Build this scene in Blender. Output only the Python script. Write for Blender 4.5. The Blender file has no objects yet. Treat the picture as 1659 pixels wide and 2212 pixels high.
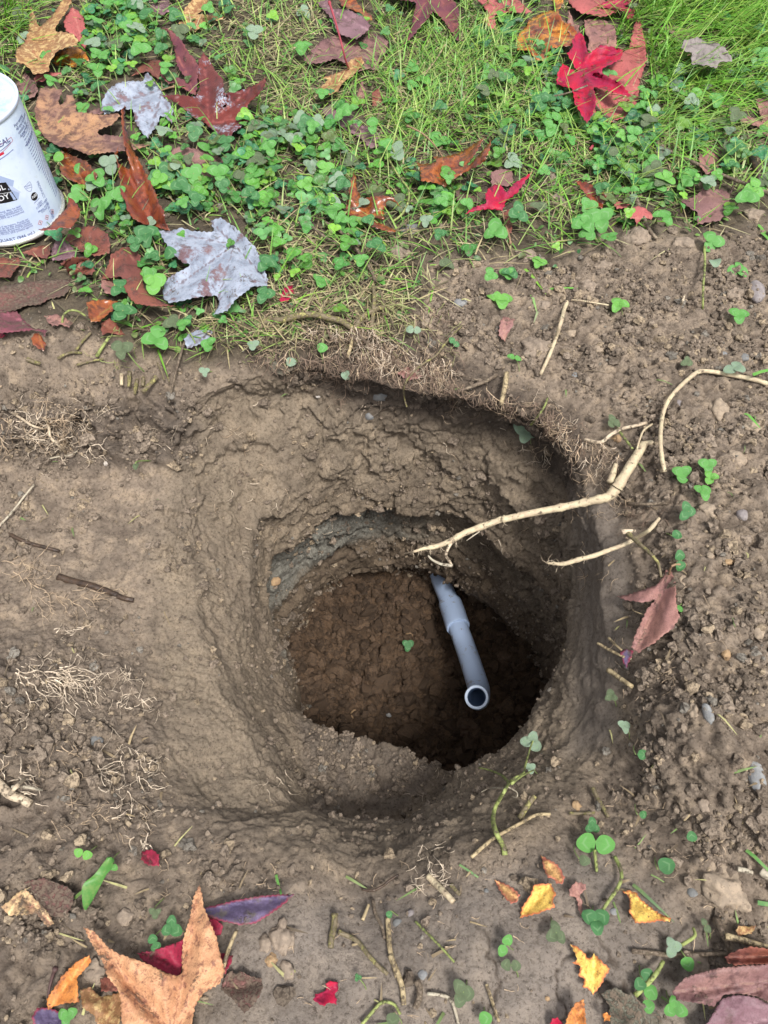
import bpy, math, random, re
import numpy as np
from mathutils import Vector, Matrix, Euler
from mathutils.bvhtree import BVHTree
from mathutils.geometry import delaunay_2d_cdt

# ------------------------------------------------------------------ camera, sky, sun, exposure
scene = bpy.context.scene
COL = scene.collection
H = 0.55                       # camera height over the lawn, metres
TILT = math.radians(31.0)      # away from straight down
FOC = 1661.0                   # focal length for a picture 1659 wide
cam_d = bpy.data.cameras.new('camera')
cam = bpy.data.objects.new('camera', cam_d)
COL.objects.link(cam)
cam.location = (0, 0, H)
cam.rotation_euler = (TILT, 0, 0)
cam_d.sensor_width = 36.0
cam_d.sensor_fit = 'AUTO'
cam_d.lens = FOC / 2212.0 * 36.0
cam_d.clip_start = 0.01
cam_d.clip_end = 500
scene.camera = cam
world = bpy.data.worlds.new('World')
scene.world = world
world.use_nodes = True
SUN_EL, SUN_AZ = math.radians(66), math.radians(150)     # azimuth clockwise from +Y: light from the right, behind the camera
wn = world.node_tree
wn.nodes.clear()
sky = wn.nodes.new('ShaderNodeTexSky')
sky.sky_type = 'NISHITA'
sky.sun_disc = False
sky.sun_elevation = SUN_EL
sky.sun_rotation = SUN_AZ
sky.air_density = 1.0
sky.dust_density = 4.0
sky.ozone_density = 1.0
hsv = wn.nodes.new('ShaderNodeHueSaturation')
hsv.inputs['Saturation'].default_value = 0.35           # overcast: the blue is mostly washed out
bg = wn.nodes.new('ShaderNodeBackground')
bg.inputs['Strength'].default_value = 0.08
wo = wn.nodes.new('ShaderNodeOutputWorld')
wn.links.new(sky.outputs[0], hsv.inputs['Color'])
wn.links.new(hsv.outputs[0], bg.inputs['Color'])
wn.links.new(bg.outputs[0], wo.inputs['Surface'])
sun_d = bpy.data.lights.new('sun', 'SUN')
sun_d.energy = 1.5
sun_d.angle = math.radians(12)
sun_d.color = (1.0, 0.985, 0.96)
sun = bpy.data.objects.new('sun', sun_d)
COL.objects.link(sun)
sd = Vector((math.sin(SUN_AZ) * math.cos(SUN_EL), math.cos(SUN_AZ) * math.cos(SUN_EL), math.sin(SUN_EL)))
sun.rotation_euler = sd.to_track_quat('Z', 'Y').to_euler()
sun.location = (0, 0, 3)
scene.view_settings.view_transform = 'Standard'
scene.view_settings.look = 'None'
scene.view_settings.gamma = 1.0
scene.view_settings.use_curve_mapping = False
scene.view_settings.exposure = 1.45
scene.render.engine = 'CYCLES'
scene.cycles.max_bounces = 6
scene.cycles.diffuse_bounces = 4
scene.cycles.use_denoising = True

# ------------------------------------------------------------------ helpers
rng = np.random.default_rng(7)
random.seed(7)
ST, CT = math.sin(TILT), math.cos(TILT)
CAM = np.array([0, 0, H])


def ray(px, py):
    u = (px - 829.5) / FOC
    v = (1106.0 - py) / FOC
    return np.array([u, ST + v * CT, -CT + v * ST])


def at(px, py, z=0.0):
    """where the line of sight of a picture point meets the height z"""
    d = ray(px, py)
    t = (z - H) / d[2]
    return CAM + d * t


def proj(P):
    P = np.asarray(P, float)
    q = P - CAM
    dep = q[..., 1] * ST - q[..., 2] * CT
    v = q[..., 1] * CT + q[..., 2] * ST
    return 829.5 + FOC * q[..., 0] / dep, 1106 - FOC * v / dep


CROPS = {'A': (0, 0, 1100), 'B': (1000, 0, 1100), 'C': (1950, 0, 1074), 'D': (0, 900, 1100), 'E': (1000, 900, 1100),
         'F': (1950, 900, 1074), 'G': (0, 1900, 1100), 'H': (1000, 1900, 1100), 'I': (1950, 1900, 1074),
         'J': (0, 2900, 1100), 'K': (1000, 2900, 1100), 'L': (1950, 2900, 1074), 'P': (0, 0, 3024)}


def pc(c, pts):
    ox, oy, w = CROPS[c]
    k = 1659.0 / 3024.0
    return [((ox + x * w / 1659.0) * k, (oy + y * w / 1659.0) * k) + tuple(r) for x, y, *r in pts]


def _hash(ix, iy, iz, seed):
    h = (ix.astype(np.int64) * 374761393 + iy.astype(np.int64) * 668265263 + iz.astype(np.int64) * 2147483647 * 3 + seed * 974634777)
    h = (h ^ (h >> 13)) * 1274126177
    h = h ^ (h >> 16)
    return (h & 0xFFFFFF).astype(np.float64) / float(0xFFFFFF)


def vnoise(P, scale, seed=0):
    p = P * scale + 1000.0
    i = np.floor(p).astype(np.int64)
    f = p - i
    f = f * f * (3 - 2 * f)
    r = 0
    for dx in (0, 1):
        wx = f[:, 0] if dx else 1 - f[:, 0]
        for dy in (0, 1):
            wy = f[:, 1] if dy else 1 - f[:, 1]
            for dz in (0, 1):
                wz = f[:, 2] if dz else 1 - f[:, 2]
                r = r + _hash(i[:, 0] + dx, i[:, 1] + dy, i[:, 2] + dz, seed) * wx * wy * wz
    return r * 2 - 1


def fbm(P, scale, octv=4, seed=0, gain=0.5):
    a, s, tot = 1.0, 0, 0
    for o in range(octv):
        s = s + a * vnoise(P, scale * 2 ** o, seed + o * 17)
        tot += a
        a *= gain
    return s / tot


def worley(P, cell, seed=0, fill=1.0):
    """rounded lumps: height 0..1 of the nearest ball of random size"""
    out = np.zeros(len(P))
    for s0 in range(0, len(P), 250000):
        p = P[s0:s0 + 250000] / cell + 500.0
        i = np.floor(p).astype(np.int64)
        best = np.zeros(len(p))
        for dx in (-1, 0, 1):
            for dy in (-1, 0, 1):
                for dz in (-1, 0, 1):
                    j0, j1, j2 = i[:, 0] + dx, i[:, 1] + dy, i[:, 2] + dz
                    h = _hash(j0, j1, j2, seed)
                    fx = (h * 7919.0) % 1.0
                    fy = (h * 104729.0) % 1.0
                    fz = (h * 1299709.0) % 1.0
                    rr = 0.35 + 0.6 * ((h * 523.0) % 1.0)
                    d2 = (p[:, 0] - j0 - fx) ** 2 + (p[:, 1] - j1 - fy) ** 2 + (p[:, 2] - j2 - fz) ** 2
                    q = rr * rr - d2
                    np.maximum(best, q, out=best)
        out[s0:s0 + 250000] = np.sqrt(best)
    return out


def chunks(P, cell, seed=0):
    """random step per voronoi cell: torn, blocky earth"""
    out = np.zeros(len(P))
    for s0 in range(0, len(P), 250000):
        p = P[s0:s0 + 250000] / cell + 300.0
        i = np.floor(p).astype(np.int64)
        best = np.full(len(p), 9.0)
        val = np.zeros(len(p))
        for dx in (-1, 0, 1):
            for dy in (-1, 0, 1):
                for dz in (-1, 0, 1):
                    j0, j1, j2 = i[:, 0] + dx, i[:, 1] + dy, i[:, 2] + dz
                    h = _hash(j0, j1, j2, seed)
                    d2 = (p[:, 0] - j0 - (h * 7919.0) % 1.0) ** 2 + (p[:, 1] - j1 - (h * 104729.0) % 1.0) ** 2 + (p[:, 2] - j2 - (h * 1299709.0) % 1.0) ** 2
                    m = d2 < best
                    val = np.where(m, (h * 523.0) % 1.0, val)
                    best = np.where(m, d2, best)
        out[s0:s0 + 250000] = val
    return out - .5


def smooth(e0, e1, x):
    t = np.clip((x - e0) / (e1 - e0), 0, 1)
    return t * t * (3 - 2 * t)


def inpoly_soft(px, py, poly, soft):
    """1 inside a polygon, fading over `soft` pixels outside it"""
    poly = np.array(poly, float)
    n = len(poly)
    inside = np.zeros(px.shape, bool)
    dist = np.full(px.shape, 1e9)
    for a in range(n):
        x1, y1 = poly[a]
        x2, y2 = poly[(a + 1) % n]
        c = ((y1 > py) != (y2 > py)) & (px < (x2 - x1) * (py - y1) / (y2 - y1 + 1e-9) + x1)
        inside ^= c
        t = np.clip(((px - x1) * (x2 - x1) + (py - y1) * (y2 - y1)) / ((x2 - x1) ** 2 + (y2 - y1) ** 2 + 1e-9), 0, 1)
        dist = np.minimum(dist, np.hypot(px - x1 - t * (x2 - x1), py - y1 - t * (y2 - y1)))
    sd_ = np.where(inside, dist, -dist)
    return smooth(-soft, soft, sd_)


def lin(r, g, b):
    f = lambda c: (c / 255.0 / 12.92) if c / 255.0 <= 0.04045 else ((c / 255.0 + 0.055) / 1.055) ** 2.4
    return (f(r), f(g), f(b))


def col4(c):
    return (c[0], c[1], c[2], 1)


def mesh_np(name, V, F, smooth_=True):
    me = bpy.data.meshes.new(name)
    V = np.asarray(V, np.float32)
    if isinstance(F, np.ndarray) and F.ndim == 2:
        me.vertices.add(len(V))
        me.vertices.foreach_set('co', V.ravel())
        k = F.shape[1]
        me.loops.add(F.size)
        me.loops.foreach_set('vertex_index', F.astype(np.int32).ravel())
        me.polygons.add(len(F))
        me.polygons.foreach_set('loop_start', np.arange(0, F.size, k, dtype=np.int32))
        me.update(calc_edges=True)
    else:
        me.from_pydata([tuple(v) for v in V], [], F)
    if smooth_:
        me.polygons.foreach_set('use_smooth', [True] * len(me.polygons))
    me.update()
    return me


def attr(me, name, vals):
    a = me.attributes.new(name, 'FLOAT', 'POINT')
    a.data.foreach_set('value', np.asarray(vals, np.float32))


def vcol(me, name, cols):
    a = me.attributes.new(name, 'FLOAT_COLOR', 'POINT')
    c = np.ones((len(cols), 4), np.float32)
    c[:, :3] = cols
    a.data.foreach_set('color', c.ravel())


def obj(name, me, mat=None, parent=None, loc=None):
    o = bpy.data.objects.new(name, me)
    COL.objects.link(o)
    if mat is not None:
        me.materials.append(mat)
    if parent is not None:
        o.parent = parent
    if loc is not None:
        o.location = loc
    return o


def tag(o, label=None, cat=None, group=None, kind=None):
    if label: o['label'] = label
    if cat: o['category'] = cat
    if group: o['group'] = group
    if kind: o['kind'] = kind
    return o


def empty(name, loc):
    o = bpy.data.objects.new(name, None)
    COL.objects.link(o)
    o.location = loc
    o.empty_display_size = 0.01
    return o


class N:
    """small node builder"""
    def __init__(self, name):
        self.m = bpy.data.materials.new(name)
        self.m.use_nodes = True
        self.t = self.m.node_tree
        self.b = self.t.nodes['Principled BSDF']
        self.out = self.t.nodes['Material Output']
        self.co = self.n('ShaderNodeTexCoord').outputs['Object']

    def n(self, typ, **kw):
        nd = self.t.nodes.new(typ)
        for k, v in kw.items():
            setattr(nd, k, v)
        return nd

    def l(self, a, b):
        self.t.links.new(a, b)

    def put(self, sock, v):
        if isinstance(v, bpy.types.NodeSocket):
            self.l(v, sock)
        elif isinstance(v, (tuple, list)) and len(v) == 3 and sock.type == 'RGBA':
            sock.default_value = col4(v)
        else:
            sock.default_value = v

    def noise(self, scale, detail=4, rough=0.55, dist=0.0, co=None):
        nd = self.n('ShaderNodeTexNoise')
        self.l(co or self.co, nd.inputs['Vector'])
        nd.inputs['Scale'].default_value = scale
        nd.inputs['Detail'].default_value = detail
        nd.inputs['Roughness'].default_value = rough
        nd.inputs['Distortion'].default_value = dist
        return nd.outputs['Fac']

    def voro(self, scale, feature='F1', rnd=1.0, co=None, out='Distance'):
        nd = self.n('ShaderNodeTexVoronoi', feature=feature)
        self.l(co or self.co, nd.inputs['Vector'])
        nd.inputs['Scale'].default_value = scale
        nd.inputs['Randomness'].default_value = rnd
        return nd.outputs[out]

    def attr(self, name, out='Fac'):
        nd = self.n('ShaderNodeAttribute', attribute_name=name)
        return nd.outputs[out]

    def math(self, op, a, b=0.0, c=None, clamp=False):
        nd = self.n('ShaderNodeMath', operation=op, use_clamp=clamp)
        self.put(nd.inputs[0], a)
        self.put(nd.inputs[1], b)
        if c is not None:
            self.put(nd.inputs[2], c)
        return nd.outputs[0]

    def ramp(self, v, a, b, lo=0.0, hi=1.0):
        nd = self.n('ShaderNodeMapRange', interpolation_type='SMOOTHSTEP')
        self.put(nd.inputs[0], v)
        for i, q in enumerate((a, b, lo, hi)):
            self.put(nd.inputs[i + 1], q)
        return nd.outputs[0]

    def mix(self, f, a, b, blend='MIX'):
        nd = self.n('ShaderNodeMix', data_type='RGBA', blend_type=blend)
        self.put(nd.inputs[0], f)
        self.put(nd.inputs[6], a)
        self.put(nd.inputs[7], b)
        return nd.outputs[2]

    def bump(self, h, dist, strength=1.0, normal=None):
        nd = self.n('ShaderNodeBump')
        nd.inputs['Distance'].default_value = dist
        nd.inputs['Strength'].default_value = strength
        self.l(h, nd.inputs['Height'])
        if normal is not None:
            self.l(normal, nd.inputs['Normal'])
        return nd.outputs[0]

    def done(self, base=None, rough=0.8, normal=None, spec=0.3):
        if base is not None:
            self.put(self.b.inputs['Base Color'], base)
        self.put(self.b.inputs['Roughness'], rough)
        self.put(self.b.inputs['Specular IOR Level'], spec)
        if normal is not None:
            self.l(normal, self.b.inputs['Normal'])
        return self.m


# ------------------------------------------------------------------ the ground with the dug hole
CX, CY = 0.0, 0.30
GP = [(0, 0, 0), (830, 0, 0), (1659, 0, 0), (-600, 300, 0), (2200, 300, 0), (0, 400, .0), (400, 300, .002), (800, 300, .0), (1200, 300, .004), (1659, 300, .0),
      (0, 650, -.002), (200, 600, .0), (400, 650, .0), (800, 600, .0), (1200, 550, .004), (1659, 500, .008), (830, 760, -.004), (600, 775, -.008),
      (700, 790, -.01), (980, 800, -.008), (1080, 840, -.006),
      (200, 790, -.006), (0, 810, -.006), (0, 880, -.040), (200, 930, -.058), (350, 885, -.040), (420, 850, -.02), (480, 830, -.02), (-200, 880, -.03),
      (0, 1000, -.07), (150, 1050, -.08), (300, 1080, -.082), (100, 1200, -.08), (250, 1300, -.085), (0, 1300, -.07), (300, 1400, -.082), (0, 1150, -.076),
      (-400, 1150, -.076), (350, 1200, -.084), (-300, 1350, -.07),
      (0, 1480, -.035), (150, 1500, -.045), (280, 1560, -.06), (0, 1700, -.005), (200, 1700, -.02), (330, 1700, -.04), (-300, 1600, -.01), (-300, 900, -.03),
      (0, 1900, .01), (200, 1950, .003), (400, 1950, -.002), (600, 1970, .0), (800, 2010, -.012), (780, 1900, -.036), (720, 1850, -.03), (1000, 1950, .0),
      (1200, 1900, .004), (1500, 1900, .012), (0, 2212, .012), (800, 2212, .002), (1659, 2212, .01), (450, 1860, -.016), (600, 1900, -.012),
      (-500, 2300, .01), (2000, 2300, .01), (2100, 1000, .02),
      (1430, 1000, .014), (1450, 1200, .026), (1460, 1400, .03), (1450, 1600, .026), (1600, 1200, .036), (1600, 1500, .042), (1659, 800, .016), (1300, 800, .008),
      (1200, 700, .004), (1350, 1300, -.01), (1340, 1500, -.022), (1340, 1100, -.012), (1370, 1650, -.016), (1420, 1750, .0), (1330, 950, -.006), (1900, 1400, .03),
      (1220, 880, -.01)]
gp = np.array([at(a, b, z) for a, b, z in GP])


def _kern(d):
    return np.sqrt(d * d + 0.0004)


_D = _kern(np.linalg.norm(gp[:, None, :2] - gp[None, :, :2], axis=2))
_A = np.zeros((len(gp) + 1, len(gp) + 1))
_A[:-1, :-1] = _D
_A[:-1, -1] = 1
_A[-1, :-1] = 1
_w = np.linalg.solve(_A + np.diag([1e-3] * len(gp) + [0]) * -1, np.append(gp[:, 2], 0))


def ground_height(X, Y):
    out = np.zeros(X.shape)
    for i in range(0, X.size, 60000):
        x = X.ravel()[i:i + 60000]
        y = Y.ravel()[i:i + 60000]
        d = _kern(np.hypot(x[:, None] - gp[None, :, 0], y[:, None] - gp[None, :, 1]))
        out.ravel()[i:i + 60000] = d @ _w[:-1] + _w[-1]
    R = np.hypot(X, Y - 0.5)
    k = 1 - smooth(0.75, 1.3, R)
    return out * k


RIM = [(750, 800, -.005), (850, 832, -.006), (940, 846, -.008), (1050, 872, -.01), (1180, 905, -.012), (1250, 1000, -.016), (1285, 1150, -.024), (1290, 1300, -.03), (1300, 1450, -.036), (1310, 1580, -.04),
       (1270, 1700, -.034), (1130, 1800, -.03), (1000, 1860, -.034), (900, 1880, -.04), (790, 1890, -.045), (650, 1850, -.036), (500, 1790, -.04), (370, 1680, -.05), (330, 1550, -.066),
       (325, 1400, -.08), (335, 1250, -.083), (345, 1100, -.08), (370, 960, -.05), (420, 880, -.03), (500, 822, -.015), (650, 795, -.009)]
LIP = [(830, 852, -.05), (960, 880, -.055), (1080, 920, -.065), (1180, 990, -.07), (1222, 1150, -.085), (1238, 1300, -.09), (1234, 1400, -.095), (1212, 1480, -.10), (1150, 1570, -.125),
       (1070, 1630, -.145), (980, 1662, -.15), (920, 1712, -.125), (870, 1752, -.11), (770, 1748, -.108), (690, 1722, -.105), (600, 1655, -.11), (520, 1550, -.10), (460, 1450, -.10),
       (425, 1300, -.10), (425, 1150, -.10), (425, 1030, -.08), (470, 920, -.06), (560, 865, -.05), (690, 845, -.04)]


def ring_px(pts, phi):
    W = np.array([at(a, b, z) for a, b, z in pts])
    ph = np.arctan2(W[:, 1] - CY, W[:, 0] - CX) % (2 * math.pi)
    r = np.hypot(W[:, 0] - CX, W[:, 1] - CY)
    o = np.argsort(ph)
    return np.interp(phi, ph[o], r[o], period=2 * math.pi), np.interp(phi, ph[o], W[o, 2], period=2 * math.pi)


def ring_tab(rs, zs, phi):
    a = np.radians([0, 45, 90, 135, 180, 225, 270, 315])
    if not isinstance(zs, (list, tuple)):
        zs = [zs] * 8
    # smooth periodic (cosine) interpolation
    def f(vals):
        vals = np.array(vals, float)
        k = (phi / (2 * math.pi) * 8) % 8
        i = np.floor(k).astype(int)
        t = k - i
        t = t * t * (3 - 2 * t)
        return vals[i % 8] * (1 - t) + vals[(i + 1) % 8] * t
    return f(rs), f(zs)


NPHI = 1500
u_ = np.linspace(0, 2 * math.pi, 4000, endpoint=False)
dens = 1.0 + 0.45 * np.maximum(0, np.cos(u_ + 0.9)) + 0.15 * np.maximum(0, -np.sin(u_))
cum = np.cumsum(dens)
phi = np.interp(np.linspace(0, cum[-1], NPHI, endpoint=False), cum, u_)
rim_r, rim_z0 = ring_px(RIM, phi)
lip_r, lip_z = ring_px(LIP, phi)
def blur(v, k=9):
    w = np.hanning(k + 2)[1:-1]; w /= w.sum()
    return np.convolve(np.concatenate([v[-k:], v, v[:k]]), w, 'same')[k:-k]
rim_r, lip_r, lip_z = blur(rim_r, 41), blur(lip_r, 25), blur(lip_z, 25)
rim_z = ground_height(CX + rim_r * np.cos(phi), CY + rim_r * np.sin(phi))
rings = []   # (r, z, samples up to this ring, roughness class)
rings.append((np.full(NPHI, .0008), np.full(NPHI, -.492), 0))
r, z = ring_tab([.12, .13, .14, .11, .08, .07, .07, .10], -.494, phi); rings.append((r, z, 40))
#             E    NE    N    NW   W    SW   S    SE
r, z = ring_tab([.228, .22, .225, .180, .118, .118, .12, .185], [-.475, -.48, -.485, -.48, -.47, -.47, -.47, -.47], phi); rings.append((r, z, 34))
r, z = ring_tab([.225, .217, .222, .172, .114, .116, .12, .185], -.435, phi); rings.append((r, z, 14))
r, z = ring_tab([.215, .19, .184, .160, .111, .114, .115, .182], [-.40, -.385, -.41, -.40, -.40, -.40, -.40, -.40], phi); rings.append((r, z, 22))
r, z = ring_tab([.205, .196, .200, .170, .108, .111, .110, .178], [-.26, -.25, -.24, -.24, -.26, -.26, -.26, -.26], phi); rings.append((r, z, 70))
r, z = ring_tab([.200, .174, .163, .152, .114, .112, .100, .172], [-.22, -.215, -.212, -.215, -.225, -.235, -.238, -.225], phi); rings.append((r, z, 22))
r, z = ring_tab([.186, .180, .180, .165, .134, .140, .176, .176], [-.15, -.14, -.13, -.14, -.155, -.19, -.215, -.18], phi); rings.append((r, z, 46))
rings.append((lip_r, lip_z, 44))
rings.append((rim_r, rim_z, 60))
prev = rim_r
for mult, ns in ((.06, 40), (.10, 60), (.14, 62), (.20, 54), (.28, 40), (.5, 34), (1.6, 18), (10, 10), (80, 6)):
    prev = prev + mult * (0.75 + 0.25 * 1) if mult > 0.3 else blur(prev, 61) + mult
    X, Y = CX + prev * np.cos(phi), CY + prev * np.sin(phi)
    rings.append((prev, None, ns))
Rr, Zz, Sidx = [], [], []
for k in range(1, len(rings)):
    r0, z0 = rings[k - 1][:2]
    r1, z1, ns = rings[k]
    for j in range(ns):
        t = (j + (0 if k > 1 else 0)) / ns
        rr = r0 * (1 - t) + r1 * t
        if z1 is None:
            zz = None
        else:
            zz = z0 * (1 - t) + z1 * t
        Rr.append(rr); Zz.append(zz); Sidx.append(k - 1 + t)
Rr.append(rings[-1][0]); Zz.append(None); Sidx.append(len(rings) - 1.0)
NS = len(Rr)
R = np.array(Rr)
S = np.array(Sidx)
X = CX + R * np.cos(phi)[None, :]
Y = CY + R * np.sin(phi)[None, :]
first_out = next(i for i, q in enumerate(Zz) if q is None)
Z = np.zeros_like(R)
for i in range(first_out):
    Z[i] = Zz[i]
Z[first_out:] = ground_height(X[first_out:], Y[first_out:])
# soften the creases between the rings
core = slice(0, first_out + 30)
for it in range(6):
    for Q in (R, Z):
        q = Q[core].copy()
        q[1:-1] = 0.25 * q[:-2] + 0.5 * q[1:-1] + 0.25 * q[2:]
        Q[core] = q
X = CX + R * np.cos(phi)[None, :]
Y = CY + R * np.sin(phi)[None, :]
P = np.stack([X.ravel(), Y.ravel(), Z.ravel()], 1)
SS = np.repeat(S[:, None], NPHI, 1).ravel()
PXX, PYY = proj(P)


def grid_normals(P):
    G = P.reshape(NS, NPHI, 3)
    du = np.roll(G, -1, 1) - np.roll(G, 1, 1)
    dv = np.empty_like(G)
    dv[1:-1] = G[2:] - G[:-2]
    dv[0] = G[1] - G[0]
    dv[-1] = G[-1] - G[-2]
    n = np.cross(dv, du)
    n /= np.linalg.norm(n, axis=2, keepdims=True) + 1e-12
    n[0] = (0, 0, 1)
    return n.reshape(-1, 3)


Nn = grid_normals(P)
if Nn[(NS - 20) * NPHI, 2] < 0:
    Nn = -Nn
# regions
wall = smooth(1.9, 2.6, SS) * (1 - smooth(8.6, 9.4, SS))
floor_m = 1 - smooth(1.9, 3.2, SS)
outside = smooth(8.7, 9.5, SS)
near = 1 - smooth(0.9, 1.5, np.hypot(P[:, 0], P[:, 1] - .4))
lawn_poly = [(-900, 735), (0, 700), (180, 715), (300, 765), (420, 800), (520, 785), (600, 770), (760, 765), (880, 730), (930, 560), (1080, 560), (1180, 590), (1300, 520), (1420, 500), (1560, 520),
             (1659, 470), (2600, 420), (3500, -2500), (-2500, -2500)]
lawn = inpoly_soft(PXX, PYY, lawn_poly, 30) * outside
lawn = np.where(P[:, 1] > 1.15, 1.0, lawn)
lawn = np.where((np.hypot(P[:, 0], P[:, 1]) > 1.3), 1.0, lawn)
smear_poly = [(-300, 1000), (60, 985), (200, 1030), (330, 1030), (420, 960), (560, 1060), (640, 1200), (640, 1500), (640, 1640), (900, 1800), (1150, 1600), (1250, 1400), (1270, 1600), (1100, 1760),
              (830, 1840), (600, 1800), (420, 1760), (370, 1640), (310, 1560), (330, 1450), (230, 1370), (100, 1310), (-300, 1330)]
smear = inpoly_soft(PXX, PYY, smear_poly, 40) * (1 - smooth(-.30, -.22, -P[:, 2]))
smear2 = inpoly_soft(PXX, PYY, [(1230, 1050), (1330, 1080), (1360, 1250), (1345, 1450), (1330, 1600), (1240, 1640), (1250, 1400)], 25)
smear = np.maximum(smear, smear2 * 0.8)
mound = inpoly_soft(PXX, PYY, [(1180, 560), (1900, 480), (2100, 2000), (1500, 1900), (1400, 1700), (1390, 1500), (1420, 1200), (1380, 950), (1150, 800), (900, 740), (930, 600)], 35) * outside
leftb = inpoly_soft(PXX, PYY, [(-300, 1390), (60, 1370), (300, 1440), (350, 1620), (330, 1800), (200, 1960), (150, 2300), (-300, 2300)], 35)
bank = inpoly_soft(PXX, PYY, [(-300, 840), (200, 870), (400, 850), (440, 920), (400, 1000), (200, 1010), (-300, 980)], 25)
flat_b = inpoly_soft(PXX, PYY, [(500, 1950), (1000, 1900), (1300, 1830), (1500, 2000), (1700, 2300), (420, 2300)], 60)
shelf_c = inpoly_soft(PXX, PYY, [(640, 1560), (760, 1590), (960, 1640), (900, 1725), (860, 1752), (770, 1748), (690, 1722)], 14)
crumb = np.clip(.45 * shelf_c + np.maximum.reduce([mound, leftb, bank * 0.9, 0.35 * outside, 0.16 * wall, .9 * floor_m]) - 0.6 * smear - 0.35 * flat_b, 0, 1)
# relief
big = fbm(P, 22, 4, 3)
mid = fbm(P, 75, 4, 11)
fine = fbm(P, 260, 3, 23)
ridged = 1 - np.abs(fbm(P * np.array([1, 1, 1.6]), 17, 4, 31)) * 3.6
strata = fbm(P * np.array([.8, .8, 1.7]) + .02 * big[:, None], 24, 4, 57)
far_wall = wall * smooth(-.25, .35, np.sin(np.arctan2(P[:, 1] - CY, P[:, 0] - CX)))
disp = near * (outside * (0.0035 * big + 0.0022 * mid) + wall * (1 - .6 * smear) * (0.0055 * big + 0.0022 * mid) + far_wall * (0.0025 * strata - 0.005 * smooth(.74, .98, ridged) * smooth(-.1, .3, big))
               + crumb * (0.0035 * np.abs(mid) + 0.0016 * fine) + floor_m * (0.008 * big + 0.007 * np.abs(mid)) + smear * 0.0012 * mid)
Pw = P + .012 * np.stack([big, mid, vnoise(P, 35, 8)], 1) + .006 * mid[:, None]
wsel = np.where((wall > .05) | (bank > .05))[0]
ch = np.zeros(len(P))
ch[wsel] = chunks(Pw[wsel] * np.array([1, 1, 1.3]), .042, 12) * .012 + chunks(Pw[wsel], .019, 14) * .0055
disp += near * (wall * (.35 + .65 * far_wall) * (1 - .75 * smear) + .8 * bank) * ch
disp += wall * near * (1 - .6 * smear) * .014 * fbm(P, 8, 2, 111)
disp += near * bank * (0.010 * mid + .006 * big - 0.012 * smooth(.5, 1, ridged) + .010 * worley(P, .022, 47))
crack = np.clip(1 - np.abs(fbm(P, 26, 4, 91)) * 26, 0, 1) * outside * near * (1 - crumb) * (1 - smear) * (1 - lawn) * smooth(.15, .4, vnoise(P, 13, 5))
disp -= crack * 0.002
sel = np.where((near > .3) & (lawn < .95))[0]
Ps = P[sel]
lump = np.zeros(len(P))
patch = smooth(-.35, .25, fbm(Ps, 45, 2, 61))
patch2 = smooth(-.3, .2, fbm(Ps, 70, 2, 63))
cs = crumb[sel]
fl = floor_m[sel]
lump[sel] = (fl * worley(Ps, .011, 49) * .007 + worley(Ps, .017, 41) * .0095 * np.maximum(.45 * cs * patch, fl) + worley(Ps, .0085, 42) * .0068 * cs * patch2 + worley(Ps, .0048, 43) * .0042 * np.clip(cs + .25 - .6 * smear[sel], 0, 1)
             - .0012 * cs)
disp += lump * near
# smeared spade strokes on the left wall
ang = np.arctan2(P[:, 1] - CY, P[:, 0] - CX)
stroke = vnoise(np.stack([ang * 3, P[:, 2] * 60 + ang * 2.0, ang * 0], 1), 2.0, 77)
disp += smear * wall * 0.0011 * stroke
P = P + Nn * disp[:, None]
grey = far_wall * smooth(-.235, -.245, P[:, 2]) * (1 - floor_m)
grey = np.clip(far_wall * (1 - smooth(-.236, -.228, P[:, 2] - 0.012 * big)) * smooth(-.345, -.305, P[:, 2] + .03 * big) * (1 - floor_m) * (1 - smooth(-.02, .09, P[:, 0] + .03 * mid) * .75), 0, 1)
idx = np.arange(NS * NPHI).reshape(NS, NPHI)
a_, b_ = idx[:-1], idx[1:]
F = np.stack([a_, np.roll(a_, -1, 1), np.roll(b_, -1, 1), b_], 2).reshape(-1, 4)
if True:
    p0, p1, p2 = P[F[-NPHI * 30, 0]], P[F[-NPHI * 30, 1]], P[F[-NPHI * 30, 2]]
    if np.cross(p1 - p0, p2 - p0)[2] < 0:
        F = F[:, ::-1]
me = mesh_np('ground', P, F)
attr(me, 'crumb', crumb)
attr(me, 'grey', grey)
attr(me, 'floorm', floor_m)
attr(me, 'smear', smear)
attr(me, 'lawn', lawn * near + (1 - near))
attr(me, 'crack', crack)
attr(me, 'lump', lump)
attr(me, 'bank', np.maximum(bank, leftb * .6))
humus_shade = inpoly_soft(PXX, PYY, [(520, 770), (600, 720), (750, 690), (930, 740), (1120, 835), (1260, 900), (1270, 1100), (1200, 1060), (1100, 960), (950, 920), (800, 890), (680, 850)], 22)
attr(me, 'humus_shade', humus_shade * .9)  # dark root soil below the turf, with the overhang's shadow painted in
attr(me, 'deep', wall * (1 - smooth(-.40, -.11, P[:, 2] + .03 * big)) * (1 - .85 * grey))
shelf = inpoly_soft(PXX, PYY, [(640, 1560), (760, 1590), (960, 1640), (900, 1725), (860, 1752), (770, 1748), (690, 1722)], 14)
attr(me, 'slope_tone', np.maximum(smear2, shelf))  # right inner slope and near shelf, coloured darker
attr(me, 'flatb', flat_b * outside)
attr(me, 'wallm', wall)
attr(me, 'mound', mound)

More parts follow.
